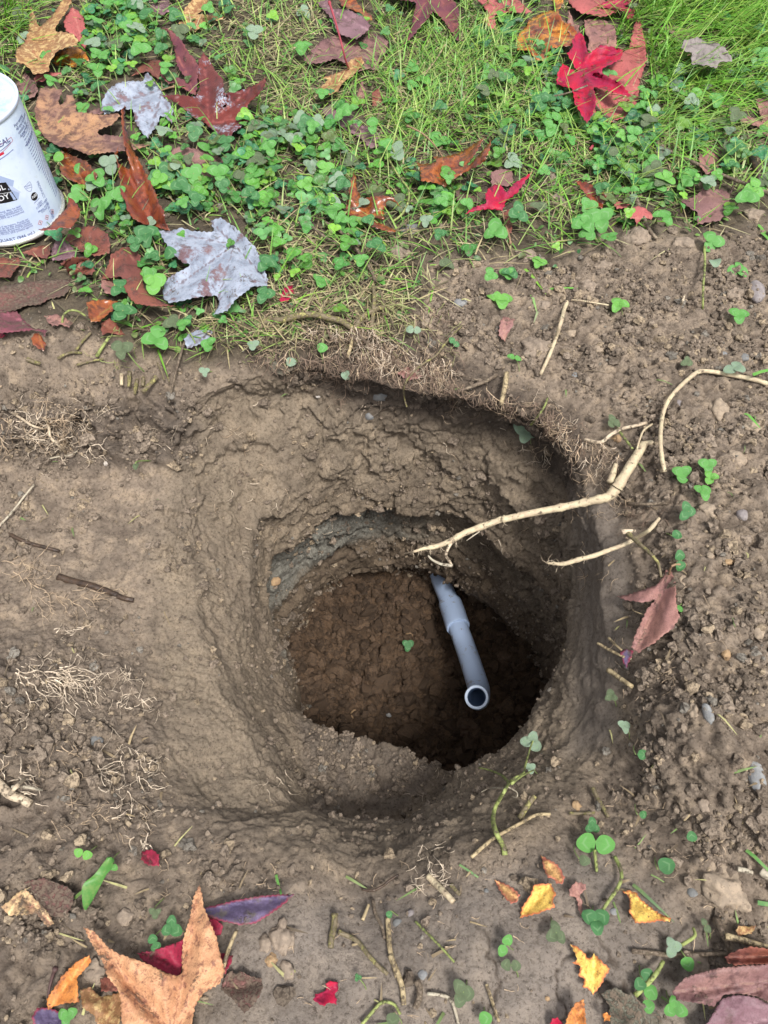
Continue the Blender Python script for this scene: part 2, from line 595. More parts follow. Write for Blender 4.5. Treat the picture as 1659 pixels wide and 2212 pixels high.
g = N('soil')
CC = g.co
n1 = g.noise(14, 5, .6)
n2 = g.noise(55, 6, .62)
n3 = g.noise(420, 4, .6)
n4 = g.noise(1500, 2, .6)
cA, gA, fA, sA, lA, kA, bA, wA, mA = [g.attr(q) for q in ('crumb', 'grey', 'floorm', 'smear', 'lawn', 'crack', 'bank', 'wallm', 'mound')]
base = g.mix(g.ramp(n1, .35, .68), (.196, .154, .116), (.262, .205, .153))
base = g.mix(g.ramp(n2, .45, .72), base, (.35, .27, .19))
base = g.mix(g.math('MULTIPLY', g.ramp(n2, .52, .3), .7), base, (.115, .088, .066))
base = g.mix(g.math('MULTIPLY', sA, .75), base, g.mix(g.ramp(g.noise(9, 5, .6, 1.5), .35, .65), (.245, .205, .162), (.305, .252, .196)))
base = g.mix(g.math('MULTIPLY', wA, .55), base, g.mix(g.ramp(g.noise(18, 6, .6), .4, .6), (.190, .152, .108), (.270, .215, .148)))
base = g.mix(g.math('MULTIPLY', bA, .7), base, (.120, .096, .078))
base = g.mix(g.attr('humus_shade'), base, g.mix(g.ramp(n2, .4, .6), (.060, .046, .036), (.11, .085, .065)))
base = g.mix(g.math('MULTIPLY', g.attr('slope_tone'), .8), base, (.150, .124, .102))
base = g.mix(g.math('MULTIPLY', g.attr('flatb'), .6), base, g.mix(g.ramp(n1, .4, .65), (.205, .178, .155), (.27, .235, .205)))
base = g.mix(gA, base, g.mix(g.ramp(g.noise(260, 3, .8), .35, .7), (.14, .134, .112), (.26, .25, .21)))
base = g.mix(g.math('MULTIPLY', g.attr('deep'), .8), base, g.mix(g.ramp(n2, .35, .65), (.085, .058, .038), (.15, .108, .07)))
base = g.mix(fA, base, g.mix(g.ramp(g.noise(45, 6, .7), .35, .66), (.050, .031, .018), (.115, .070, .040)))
base = g.mix(g.math('MULTIPLY', lA, .75), base, g.mix(g.ramp(n2, .4, .6), (.035, .030, .018), (.070, .058, .034)))  # soil under the plants darkened: shaded gaps painted in for depth
# grain: dark pores and pale sand specks
sp = g.voro(900, co=CC)
base = g.mix(g.math('MULTIPLY', g.ramp(n3, .52, .36), .6), base, g.mix(.62, base, (.05, .035, .025)))
speck = g.math('MULTIPLY', g.ramp(g.voro(520, out='Distance'), .17, .10), g.ramp(g.noise(300, 1, .5), .55, .62))
base = g.mix(g.math('MULTIPLY', speck, .55), base, (.44, .37, .29))
base = g.mix(g.math('MULTIPLY', kA, .8), base, (.06, .042, .03))
v2 = g.voro(480, 'F1')
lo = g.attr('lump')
base = g.mix(g.math('MULTIPLY', g.math('MULTIPLY', g.ramp(lo, .0022, -.0008), cA), .45), base, (.07, .05, .037))  # crevice shade painted into the low spots between lumps
nh = g.noise(330, 8, .78)
hh = g.math('ADD', g.math('MULTIPLY', nh, 1.6), g.math('MULTIPLY', g.math('MULTIPLY', g.math('SUBTRACT', .6, v2), .5), cA))
base = g.mix(g.math('MULTIPLY', g.ramp(nh, .47, .36), g.math('SUBTRACT', .75, g.math('MULTIPLY', fA, .6))), base, (.045, .032, .024))
base = g.mix(g.math('MULTIPLY', g.ramp(nh, .58, .68), .4), base, (.38, .31, .235))
hh = g.math('MULTIPLY', hh, g.math('SUBTRACT', 1.0, g.math('MULTIPLY', sA, .65)))
bn = g.bump(g.math('ADD', hh, g.math('MULTIPLY', n4, .35)), .0016, .9)
g.done(base, g.math('SUBTRACT', .92, g.math('MULTIPLY', sA, .22)), bn, .25)
SOIL = g.m
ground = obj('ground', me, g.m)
tag(ground, kind='structure')

# coarse copy of the surface for ray tests (not linked to the scene)
st_ = 3
ids = idx[::st_, ::st_]
Vc = P[ids.ravel()]
ni, nj = ids.shape
ii = np.arange(ni * nj).reshape(ni, nj)
Fc = np.stack([ii[:-1], np.roll(ii[:-1], -1, 1), np.roll(ii[1:], -1, 1), ii[1:]], 2).reshape(-1, 4)
BVH = BVHTree.FromPolygons([Vector(v) for v in Vc.tolist()], Fc.tolist())
CAMV = Vector((0, 0, H))


def hit(px, py, h=0.0):
    """point of the built ground seen at a picture point, raised h metres"""
    d = ray(px, py)
    dv = Vector(d)
    loc, nor, i, dist = BVH.ray_cast(CAMV, dv.normalized(), 20)
    if loc is None:
        return Vector(at(px, py, h)), Vector((0, 0, 1))
    if nor.dot(dv) > 0:
        nor = -nor
    if h:
        k = 1.0 / max(0.25, abs(dv.normalized().dot(nor)))
        loc = loc - dv.normalized() * h * k
    return loc, nor


def down(x, y, z=0.5):
    loc, nor, i, dist = BVH.ray_cast(Vector((x, y, z)), Vector((0, 0, -1)), 5)
    return (loc.z if loc is not None else 0.0), (nor if nor is not None else Vector((0, 0, 1)))

# ------------------------------------------------------------------ accumulators for mass geometry
class MB:
    def __init__(self):
        self.V, self.F, self.C, self.UV, self.n = [], [], [], [], 0

    def add(self, V, F, col=None, uv=None):
        V = np.asarray(V, float)
        self.V.append(V)
        self.F.extend([tuple(i + self.n for i in f) for f in F])
        self.n += len(V)
        if col is not None:
            c = np.asarray(col, float)
            self.C.append(np.tile(c, (len(V), 1)) if c.ndim == 1 else c)
        if uv is not None:
            self.UV.append(np.asarray(uv, float))

    def mesh(self, name, smooth_=True):
        V = np.concatenate(self.V)
        me = bpy.data.meshes.new(name)
        me.from_pydata(V.tolist(), [], self.F)
        if smooth_:
            me.polygons.foreach_set('use_smooth', [True] * len(me.polygons))
        if self.C:
            vcol(me, 'tint', np.concatenate(self.C))
        if self.UV:
            uv = np.concatenate(self.UV)
            z3 = np.zeros((len(uv), 3)); z3[:, :uv.shape[1]] = uv
            vcol(me, 'leafco', z3)
        me.update()
        return me


def tube(pts, rad, sides=5, cap=True):
    pts = [Vector(p) for p in pts]
    n = len(pts)
    if not hasattr(rad, '__len__'):
        rad = [rad] * n
    V, F = [], []
    ref = Vector((0.31, 0.17, 0.93))
    for i in range(n):
        t = (pts[min(i + 1, n - 1)] - pts[max(i - 1, 0)])
        if t.length < 1e-9:
            t = Vector((0, 0, 1))
        t.normalize()
        a = t.cross(ref)
        if a.length < 1e-3:
            a = t.cross(Vector((1, 0, 0)))
        a.normalize()
        b = t.cross(a)
        for k in range(sides):
            q = 2 * math.pi * k / sides
            V.append(pts[i] + (a * math.cos(q) + b * math.sin(q)) * rad[i])
    for i in range(n - 1):
        for k in range(sides):
            k2 = (k + 1) % sides
            F.append((i * sides + k, i * sides + k2, (i + 1) * sides + k2, (i + 1) * sides + k))
    if cap:
        F.append(tuple(range(sides))[::-1])
        F.append(tuple((n - 1) * sides + k for k in range(sides)))
    return V, F


def spline(pts, m):
    """Catmull-Rom through rows of numbers"""
    p = np.asarray(pts, float)
    if len(p) < 3:
        t = np.linspace(0, 1, m * (len(p) - 1) + 1)[:, None]
        return p[0] * (1 - t) + p[-1] * t
    q = np.vstack([2 * p[0] - p[1], p, 2 * p[-1] - p[-2]])
    out = []
    for i in range(1, len(q) - 2):
        for j in range(m):
            t = j / m
            out.append(0.5 * ((2 * q[i]) + (-q[i - 1] + q[i + 1]) * t + (2 * q[i - 1] - 5 * q[i] + 4 * q[i + 1] - q[i + 2]) * t * t
                              + (-q[i - 1] + 3 * q[i] - 3 * q[i + 1] + q[i + 2]) * t ** 3))
    out.append(p[-1])
    return np.array(out)


# ------------------------------------------------------------------ fallen leaves
def leaf_mat(name, c1, c2, spot, nscale=22, spot_amt=.4, spot_scale=90, mid=None, frost=0.0, dirt=.25, rough=.55, vein=None, edge=None, film=.25):
    g = N(name)
    n = g.noise(nscale, 5, .6, .6)
    b = g.mix(g.ramp(n, .38, .62), c1, c2)
    if mid is not None:
        b = g.mix(g.ramp(g.noise(nscale * 1.7, 4, .6), .52, .62), b, mid)
    if edge is not None:
        b = g.mix(g.ramp(g.attr('edge'), .0, .55, .85, 0), b, edge)
    s = g.noise(spot_scale, 5, .7)
    b = g.mix(g.ramp(s, .62 - .22 * spot_amt, .74 - .2 * spot_amt, 0, .8), b, spot)
    v = vein if vein is not None else tuple(min(1, x * 1.7 + .03) for x in c1)
    b = g.mix(g.ramp(g.attr('vein'), .25, .9, 0, .6), b, v)
    b = g.mix(g.math('MULTIPLY', g.ramp(g.noise(900, 2, .6), .55, .4), .35), b, g.mix(.6, b, (.03, .018, .012)))
    if frost > 0:
        f = g.math('MULTIPLY', g.ramp(g.noise(30, 5, .7), .62 - .3 * frost, .72 - .3 * frost), g.ramp(g.noise(330, 3, .7), .52 - .24 * frost, .60 - .22 * frost))
        b = g.mix(g.math('MULTIPLY', f, .9), b, g.mix(g.ramp(g.attr('vein'), .2, .8), g.mix(g.ramp(g.noise(60, 4, .7), .4, .6), (.20, .235, .29), (.31, .35, .42)), (.13, .12, .14)))
    d = g.math('MULTIPLY', g.ramp(g.noise(48, 5, .7), .68 - .35 * dirt, .78 - .3 * dirt), g.ramp(g.noise(420, 3, .7), .52 - .12 * dirt, .62 - .1 * dirt))
    b = g.mix(g.math('MULTIPLY', d, .9), b, (.13, .098, .072))
    bn = g.bump(g.math('ADD', g.math('MULTIPLY', g.noise(300, 4, .6), .5), g.math('ADD', g.math('MULTIPLY', g.attr('vein'), .5), d)), .0012, .8)
    rr = g.math('ADD', rough, g.math('MULTIPLY', d, .4), clamp=True)
    g.done(b, rr, bn, film)
    return g.m


# tree-leaf palettes, base colours as the leaves have them
PAL = {
    'tan': ((.42, .27, .11), (.50, .36, .17), (.20, .085, .04), dict(nscale=30, spot_amt=1.0, spot_scale=150, vein=(.25, .09, .05), dirt=.1)),
    'tanbrown': ((.38, .21, .11), (.19, .105, .09), (.10, .05, .045), dict(nscale=17, spot_amt=.8, vein=(.33, .2, .12), dirt=.25)),
    'purple': ((.115, .035, .05), (.17, .055, .055), (.06, .02, .03), dict(spot_amt=.3, vein=(.3, .10, .08), dirt=.15)),
    'purplebrown': ((.175, .09, .088), (.23, .125, .11), (.09, .045, .045), dict(spot_amt=.5, dirt=.35, vein=(.27, .16, .12))),
    'mauve': ((.21, .12, .135), (.16, .085, .10), (.11, .06, .06), dict(spot_amt=.4, dirt=.45)),
    'darkred': ((.14, .022, .012), (.22, .055, .012), (.05, .012, .010), dict(nscale=30, spot_amt=.5, rough=.3, dirt=.25, film=.7, vein=(.30, .07, .03))),
    'wetorange': ((.33, .09, .015), (.20, .045, .015), (.07, .018, .010), dict(nscale=40, spot_amt=.8, spot_scale=140, rough=.28, dirt=.2, film=.7, vein=(.35, .15, .04))),
    'amber': ((.55, .22, .02), (.24, .05, .015), (.05, .015, .01), dict(nscale=28, spot_amt=.7, rough=.3, dirt=.1, film=.7, vein=(.45, .2, .04))),
    'bright': ((.40, .007, .034), (.27, .012, .05), (.12, .01, .03), dict(nscale=26, spot_amt=.4, rough=.5, dirt=.35, vein=(.25, .02, .06))),
    'crimson': ((.30, .02, .05), (.22, .02, .045), (.10, .02, .03), dict(spot_amt=.4, dirt=.4)),
    'pink': ((.38, .10, .095), (.30, .085, .08), (.20, .05, .05), dict(spot_amt=.3, dirt=.3, vein=(.45, .18, .15))),
    'pinkbrown': ((.30, .15, .12), (.24, .12, .11), (.15, .075, .07), dict(spot_amt=.35, dirt=.4, vein=(.36, .2, .15))),
    'redbrown': ((.21, .07, .045), (.16, .055, .045), (.09, .035, .03), dict(spot_amt=.5, dirt=.4, vein=(.28, .12, .08))),
    'silver': ((.15, .09, .10), (.20, .13, .13), (.1, .06, .06), dict(frost=.9, dirt=.35, film=.15, rough=.6, vein=(.32, .26, .3))),
    'halfsilver': ((.15, .032, .026), (.12, .03, .03), (.06, .02, .02), dict(rough=.35, frost=.28, dirt=.2)),
    'grey': ((.21, .18, .17), (.26, .225, .21), (.09, .07, .065), dict(spot_amt=.3, dirt=.2, vein=(.10, .08, .075), rough=.7)),
    'rust': ((.53, .285, .15), (.43, .21, .11), (.15, .06, .045), dict(nscale=60, spot_amt=.5, spot_scale=240, dirt=.4, vein=(.20, .07, .04), rough=.6)),
    'orange': ((.50, .19, .045), (.40, .13, .035), (.14, .05, .03), dict(nscale=30, spot_amt=.5, dirt=.3)),
    'yellow': ((.66, .44, .10), (.60, .36, .08), (.16, .08, .03), dict(nscale=40, spot_amt=.35, spot_scale=300, dirt=.3, edge=(.45, .10, .05), rough=.6)),
    'yellowpink': ((.55, .33, .12), (.45, .18, .10), (.16, .08, .04), dict(nscale=22, spot_amt=.35, spot_scale=280, dirt=.3, edge=(.45, .12, .09), rough=.6)),
    'indigo': ((.085, .065, .125), (.12, .09, .16), (.13, .11, .09), dict(nscale=40, spot_amt=.45, dirt=.25, edge=(.25, .03, .05), rough=.55)),
    'muddy': ((.17, .075, .065), (.13, .07, .06), (.10, .07, .055), dict(spot_amt=.7, dirt=1.0, rough=.8)),
    'muddypale': ((.50, .38, .19), (.38, .15, .12), (.2, .13, .09), dict(spot_amt=.5, dirt=.5, rough=.8)),
    'magenta': ((.20, .055, .075), (.15, .055, .065), (.10, .05, .05), dict(spot_amt=.5, dirt=.6, rough=.7)),
    'greymud': ((.15, .14, .105), (.11, .11, .08), (.08, .08, .06), dict(spot_amt=.6, dirt=.8, rough=.8)),
}
MATS = {k: leaf_mat('leaf_' + k, v[0], v[1], v[2], **v[3]) for k, v in PAL.items()}
for _k, _c in (('stalk_tan', (.30, .19, .11)), ('stalk_red', (.36, .06, .08)), ('stalk_dark', (.09, .05, .045))):
    _g = N(_k)
    MATS[_k] = _g.done(_g.mix(_g.noise(300, 3), _c, tuple(x * .6 for x in _c)), .6)


def seg_dist(px, py, a, b):
    t = np.clip(((px - a[0]) * (b[0] - a[0]) + (py - a[1]) * (b[1] - a[1])) / ((b[0] - a[0]) ** 2 + (b[1] - a[1]) ** 2 + 1e-9), 0, 1)
    return np.hypot(px - a[0] - t * (b[0] - a[0]), py - a[1] - t * (b[1] - a[1])), t


def leaf(name, label, crop, outline, pal, org=None, stem=None, h=.006, fold=.004, curl=.006, pts=(), serr=1.6, stalk='stalk_tan', stemh=.008,
         step=6.0, group=None, cat='fallen leaf', settle=.0012, noise=.0025, veins=None, stem_r=.0009):
    """a dry leaf: its outline, veins and stalk are read off as points on the ground plane and given height, folds and thickness"""
    rs = random.Random(label)
    out = [p[:2] for p in pc(crop, outline)]
    n = len(out)
    # saw-toothed, slightly wavy edge
    edge_pts = []
    for i in range(n):
        a, b = np.array(out[i]), np.array(out[(i + 1) % n])
        L = np.hypot(*(b - a))
        k = max(1, int(L / 5.0))
        nrm = np.array([-(b - a)[1], (b - a)[0]]) / (L + 1e-6)
        for j in range(k):
            t = j / k
            o = (serr * (1 if j % 2 else -.4) + rs.uniform(-.6, .6)) if j else 0
            edge_pts.append(tuple(a + (b - a) * t + nrm * o))
    E = np.array(edge_pts)
    LEAF_POLYS.append((np.array(out), pal))
    c = E.mean(0)
    org_ = np.array(pc(crop, [org])[0][:2]) if org is not None else c
    # interior points
    x0, y0 = E.min(0); x1, y1 = E.max(0)
    gx, gy = np.meshgrid(np.arange(x0, x1, step), np.arange(y0, y1, step * .9))
    gx = gx + (np.arange(gx.shape[0])[:, None] % 2) * step * .5
    q = np.stack([gx.ravel(), gy.ravel()], 1) + rng.uniform(-.8, .8, (gx.size, 2))
    ins = inpoly_soft(q[:, 0], q[:, 1], E, .01) > .5
    q = q[ins]
    if len(q):
        dmin = np.min(np.hypot(q[:, None, 0] - E[None, :, 0], q[:, None, 1] - E[None, :, 1]), 1)
        q = q[dmin > step * .45]
    allp = np.vstack([E, q]) if len(q) else E
    res = delaunay_2d_cdt([Vector(p) for p in allp.tolist()], [], [list(range(len(E)))], 1, 1e-4)
    V2 = np.array([tuple(v) for v in res[0]])
    Fs = [tuple(f) for f in res[2]]
    # vein lines: from the base of the blade to the tips (farthest corners)
    if veins is None:
        dist = [math.hypot(p[0] - org_[0], p[1] - org_[1]) for p in out]
        tips = [i for i in range(n) if dist[i] >= dist[i - 1] and dist[i] > dist[(i + 1) % n] and dist[i] > .35 * max(dist)]
        tips = sorted(tips, key=lambda i: -dist[i])[:7]
        tips = [out[i] for i in tips]
    else:
        tips = [p[:2] for p in pc(crop, veins)]
    vd = np.full(len(V2), 1e9)
    vt = np.zeros(len(V2))
    side = np.full(len(V2), 1e9)
    for tp in tips:
        d, t = seg_dist(V2[:, 0], V2[:, 1], org_, tp)
        vt = np.where(d < vd, t, vt)
        vd = np.minimum(vd, d)
        ax = np.array(tp) - org_
        L = np.hypot(*ax); ax = ax / (L + 1e-6); nx = np.array([-ax[1], ax[0]])
        for s_ in (1, -1):
            for k in range(1, 5):
                st = org_ + ax * L * (.12 + .19 * k)
                en = st + (ax * .75 + nx * s_ * .65) * L * .26 * (1 - .14 * k)
                d2, _ = seg_dist(V2[:, 0], V2[:, 1], st, en)
                side = np.minimum(side, d2)
    vein = np.clip(1 - vd / (step * .62), 0, 1) + .45 * np.clip(1 - side / (step * .5), 0, 1)
    ed = np.min(np.hypot(V2[:, None, 0] - E[None, :, 0], V2[:, None, 1] - E[None, :, 1]), 1)
    r = np.hypot(V2[:, 0] - org_[0], V2[:, 1] - org_[1])
    rmax = r.max() + 1e-6
    # heights above the supporting plane
    sc = 1.0 / 100.0
    hh = h + fold * np.clip(vd / 22.0, 0, 1.3) - fold * .4 + curl * (r / rmax) ** 2
    P3 = np.stack([V2[:, 0] * .01, V2[:, 1] * .01, np.zeros(len(V2))], 1)
    sdd = rs.randint(0, 9999)
    hh = hh + noise * fbm(P3, 3.2, 3, sdd) + noise * .5 * fbm(P3, 9, 2, sdd + 5)
    for (x, y, dh, rad) in pts:
        cx, cy = pc(crop, [(x, y)])[0][:2]
        hh = hh + dh * np.exp(-((V2[:, 0] - cx) ** 2 + (V2[:, 1] - cy) ** 2) / (2 * (rad * .36) ** 2))
    hh = np.maximum(hh, .0008)
    # plane under the leaf
    samp = [hit(*p)[0] for p in E[::max(1, len(E) // 40)]] + [hit(*p)[0] for p in V2[::max(1, len(V2) // 40)]]
    A = np.array([[p.x, p.y, 1] for p in samp]); zz = np.array([p.z for p in samp])
    zmed = np.median(zz)
    k = zz > zmed - .025
    pl = np.linalg.lstsq(A[k], zz[k], rcond=None)[0]
    sl = math.hypot(pl[0], pl[1])
    if sl > .6:
        pl[:2] *= .6 / sl
        pl[2] = zz[k].mean() - pl[0] * A[k][:, 0].mean() - pl[1] * A[k][:, 1].mean()
    W = np.empty((len(V2), 3))
    for i in range(len(V2)):
        d = ray(*V2[i])
        # (H + t d_z) = a (t d_x) + b (t d_y) + c + hh
        t = (pl[2] + hh[i] - H) / (d[2] - pl[0] * d[0] - pl[1] * d[1])
        p = CAM + d * t
        W[i] = p
    if settle is not None:
        for i in range(len(W)):
            loc, nor, _, dd = BVH.ray_cast(CAMV, Vector(W[i] - CAM).normalized(), 10)
            if loc is not None and (loc - CAMV).length < np.linalg.norm(W[i] - CAM) + settle:
                dr = Vector(W[i] - CAM).normalized()
                W[i] = loc - dr * (settle + .3 * hh[i])
    # base point
    bp = pl[0] * 0
    oi = int(np.argmin(r))
    base = Vector(W[oi])
    root = empty(name, base)
    Fl = []
    for f in Fs:
        a, b, c_ = W[f[0]], W[f[1]], W[f[2]]
        Fl.append(f if np.cross(b - a, c_ - a)[2] > 0 else f[::-1])
    me = mesh_np(name + '_blade', W - np.array(base), Fl)
    attr(me, 'vein', np.clip(vein, 0, 1))
    attr(me, 'edge', ed / 12.0)
    bl = obj('blade', me, MATS[pal], root)
    sm = bl.modifiers.new('thickness', 'SOLIDIFY')
    sm.thickness = .00035
    sm.offset = -1
    tag(root, label, cat, group)
    if stem is not None:
        sp = pc(crop, stem)
        w = []
        for i, p in enumerate(sp):
            if i == 0:
                w.append(base)
            else:
                hgt = p[2] if len(p) > 2 else stemh
                w.append(hit(p[0], p[1], hgt)[0])
        w = spline([tuple(v) for v in w], 5)
        rr_ = np.linspace(stem_r * .8, stem_r * 1.3, len(w))
        rr_[-2:] *= 1.5
        V, Fq = tube([Vector(v) - base for v in w], rr_, 6)
        m2 = mesh_np(name + '_stalk', V, Fq)
        obj('stalk', m2, MATS[stalk], root)
    return root


LEAVES = []
LEAF_POLYS = []
def L_(*a, **k):
    LEAVES.append((a, k))


L_('star_leaf', 'tan and yellow speckled star leaf in the top left corner above the can', 'A',
   [(185, 35), (208, 90), (225, 145), (235, 158), (290, 110), (345, 40), (375, -10), (435, -10), (400, 60), (365, 110), (335, 150), (330, 185), (395, 188), (440, 205), (468, 245), (455, 270), (400, 280), (340, 305),
    (310, 345), (295, 380), (290, 425), (240, 437), (195, 440), (185, 420), (150, 385), (95, 370), (90, 330), (100, 285), (130, 262), (150, 240), (170, 150), (178, 80)], 'tan',
   org=(150, 248), stem=[(150, 248), (100, 210), (55, 180), (25, 165)], h=.016, pts=[(430, 230, .012, 80)])
L_('oval_leaf', 'pinkish red leaf lobe tucked behind the tan speckled star leaf', 'A', [(430, 40), (470, 70), (500, 110), (510, 180), (515, 260), (505, 300), (480, 260), (440, 210), (390, 185), (375, 130), (395, 80)], 'pink', org=(505, 300), h=.010, fold=.004)
L_('curled_leaf', 'yellow and dark red underside of a curled leaf below the tan speckled leaf', 'A', [(310, 370), (340, 310), (400, 283), (460, 278), (510, 310), (530, 360), (470, 380), (455, 410), (400, 385), (330, 390)], 'amber', org=(320, 380), h=.004)
L_('leaf_lobe', 'slim pink tipped leaf lobe under the tan speckled star leaf', 'A', [(200, 465), (215, 440), (270, 430), (350, 430), (410, 420), (400, 435), (320, 450), (250, 485), (210, 485)], 'pink', org=(410, 425), h=.005)
L_('brown_leaf', 'flat brown leaf pressed in the grass beside the top of the can', 'A', [(95, 500), (130, 450), (150, 425), (175, 460), (215, 490), (225, 540), (205, 575), (150, 590), (120, 560)], 'purplebrown', org=(120, 500), h=.003)
L_('star_leaf', 'large brown and tan star leaf touching the right side of the can', 'A',
   [(240, 520), (300, 510), (370, 535), (365, 560), (345, 600), (355, 625), (385, 600), (395, 560), (430, 565), (450, 600), (455, 660), (600, 680), (700, 672), (715, 690), (660, 745), (590, 768), (578, 785), (590, 800), (640, 800),
    (740, 810), (790, 850), (890, 862), (800, 890), (650, 905), (520, 920), (430, 880), (350, 870), (290, 840), (255, 805), (230, 770), (210, 690), (205, 640), (220, 580)], 'tanbrown',
   org=(260, 785), stem=[(260, 785), (290, 830), (340, 870), (375, 910)], h=.014, curl=.008, pts=[(870, 860, -.006, 60)])
L_('star_leaf', 'silver frosted star leaf between the large brown star leaf and the dark red one', 'A',
   [(880, 430), (905, 460), (920, 485), (955, 520), (970, 570), (1010, 610), (1030, 660), (1020, 735), (990, 700), (950, 685), (945, 720), (900, 790), (880, 825), (845, 790), (800, 720), (790, 650), (730, 650), (620, 680),
    (600, 640), (610, 590), (640, 530), (700, 490), (760, 480), (850, 480), (860, 440)], 'silver', org=(965, 530), stem=[(965, 530), (1000, 522), (1035, 515)], h=.012)
L_('leaf_lobe', 'dark narrow lobe poking out left of the silver frosted leaf', 'A', [(455, 640), (470, 610), (530, 655), (590, 640), (625, 675), (590, 680), (500, 665)], 'purplebrown', org=(620, 670), h=.006)
L_('star_leaf', 'upright plum purple leaf with two long lobes behind the dark red leaf', 'A',
   [(965, 160), (1020, 180), (1080, 240), (1120, 310), (1160, 350), (1180, 400), (1172, 500), (1165, 570), (1130, 555), (1040, 492), (1000, 500), (940, 435), (1000, 445), (1090, 470), (1098, 462), (1050, 390), (1035, 290), (1000, 200)],
   'purple', org=(1165, 560), veins=[(965, 160), (940, 435)], h=.010, curl=.02, fold=.006)
L_('star_leaf', 'dark red star leaf, frosted in its middle, with a curled right tip', 'A',
   [(1210, 310), (1240, 350), (1270, 400), (1290, 430), (1325, 470), (1330, 550), (1380, 550), (1450, 530), (1520, 500), (1580, 455), (1575, 510), (1530, 570), (1480, 610), (1470, 640), (1495, 690), (1450, 740), (1380, 790),
    (1375, 840), (1350, 915), (1310, 850), (1280, 790), (1230, 740), (1140, 690), (1060, 620), (1000, 590), (960, 565), (1060, 560), (1160, 575), (1185, 520), (1172, 420), (1180, 350)], 'halfsilver',
   org=(1240, 735), h=.012, fold=.007, pts=[(1570, 470, .025, 100), (1340, 550, .006, 60)])
L_('folded_leaf', 'tall folded maroon leaf standing on its edge right of the can', 'A',
   [(740, 625), (750, 640), (738, 700), (760, 800), (790, 880), (830, 960), (880, 1050), (920, 1130), (940, 1200), (975, 1250), (980, 1310), (1010, 1372), (900, 1340), (850, 1330), (790, 1300), (750, 1240), (745, 1200), (715, 1150),
    (715, 1080), (695, 960), (680, 910), (705, 870), (700, 960), (760, 1005), (772, 1000), (735, 850), (720, 720), (722, 650)], 'darkred', org=(900, 1330), veins=[(745, 650), (690, 880), (1000, 1368)], h=.012, fold=.012, curl=.03)
L_('brown_leaf', 'dull brown leaf under clover, right of the tall folded leaf', 'A', [(980, 910), (1060, 870), (1150, 880), (1240, 880), (1280, 920), (1380, 960), (1440, 1000), (1350, 1010), (1290, 1060), (1260, 1092), (1170, 1090), (1130, 1060), (1130, 1020), (1050, 950)], 'purplebrown', org=(1400, 990), h=.006)
L_('curled_leaf', 'glossy orange brown crumpled leaf between the can and the tall folded leaf', 'A',
   [(380, 880), (415, 850), (455, 865), (440, 885), (400, 900), (420, 920), (520, 960), (580, 1040), (560, 1090), (540, 1150), (500, 1100), (440, 1080), (400, 1060), (360, 1030), (350, 960), (358, 920)], 'wetorange', org=(375, 900), h=.010, fold=.010, noise=.006)
L_('pointed_leaf', 'dark red pointed leaf lying over the bottom edge of the can', 'A', [(400, 1160), (440, 1190), (480, 1240), (470, 1290), (420, 1360), (370, 1350), (320, 1365), (250, 1370), (228, 1360), (290, 1345), (330, 1300), (390, 1240), (405, 1200)],
   'darkred', org=(410, 1200), veins=[(240, 1362), (460, 1280)], h=.034, curl=.010, settle=None, noise=.001, fold=.002)
L_('brown_leaf', 'brown leaf with curved veins right below the foot of the can', 'D', [(420, 0), (440, -5), (560, -20), (640, 30), (655, 100), (650, 148), (560, 165), (470, 130), (410, 80), (370, 62), (400, 40)], 'redbrown', org=(370, 62), h=.008, fold=.006)
L_('leaf_strip', 'purple brown leaf strip at the foot of the can', 'D', [(300, 150), (320, 90), (345, 30), (400, 70), (450, 140), (440, 175), (350, 190), (310, 190)], 'mauve', org=(345, 35), h=.004)
L_('brown_leaf', 'pinkish tan leaf half under the bottom rim of the can', 'D', [(130, 140), (200, 110), (250, 100), (300, 92), (300, 150), (280, 180), (200, 165)], 'redbrown', org=(300, 95), h=.003)
L_('folded_leaf', 'small leaf folded over, orange outside, with purple inside, below the can', 'D', [(355, 205), (430, 165), (530, 175), (565, 250), (545, 275), (450, 268), (430, 275), (410, 280), (395, 240)], 'redbrown', org=(420, 275), h=.008, fold=.012)
L_('large_leaf', 'long reddish brown leaf sloping down between clovers to the silver leaf', 'D',
   [(600, 300), (640, 220), (660, 150), (730, 110), (800, 110), (835, 160), (830, 220), (850, 280), (855, 350), (900, 390), (970, 440), (1042, 462), (900, 462), (800, 445), (760, 400), (735, 345), (720, 285), (690, 290)],
   'redbrown', org=(740, 120), veins=[(1035, 460), (620, 290)], h=.010, fold=.008)
L_('leaf_piece', 'salmon leaf scrap beside a clover with a hole, below the long brown leaf', 'D', [(600, 300), (680, 280), (740, 320), (745, 370), (690, 400), (620, 380), (598, 340)], 'pinkbrown', org=(740, 330), h=.004)
L_('leaf_piece', 'triangular rust orange leaf scrap with dark edges at the lawn edge', 'D', [(513, 437), (560, 425), (620, 420), (700, 430), (690, 470), (640, 510), (595, 550), (540, 556), (525, 510)], 'wetorange', org=(690, 435), h=.010, curl=.006)
L_('leaf_piece', 'brown muddy leaf scrap under a clover at the lawn edge', 'D', [(600, 560), (650, 530), (690, 560), (720, 600), (745, 632), (700, 630), (650, 618), (608, 630), (598, 600)], 'redbrown', org=(745, 632), h=.003)
L_('large_leaf', 'large maroon leaf half covered with crumbs of soil at the left edge', 'D', [(-60, 360), (60, 330), (180, 315), (300, 300), (420, 300), (425, 350), (380, 400), (290, 420), (240, 450), (150, 460), (90, 487), (0, 500), (-60, 490)], 'muddy', org=(420, 310), h=.003)
L_('large_leaf', 'torn magenta brown leaf at the left edge just above the bare soil', 'D', [(-40, 480), (100, 490), (150, 550), (200, 590), (285, 600), (262, 645), (245, 612), (200, 602), (100, 612), (0, 622), (-40, 620)], 'magenta', org=(280, 605), h=.004)
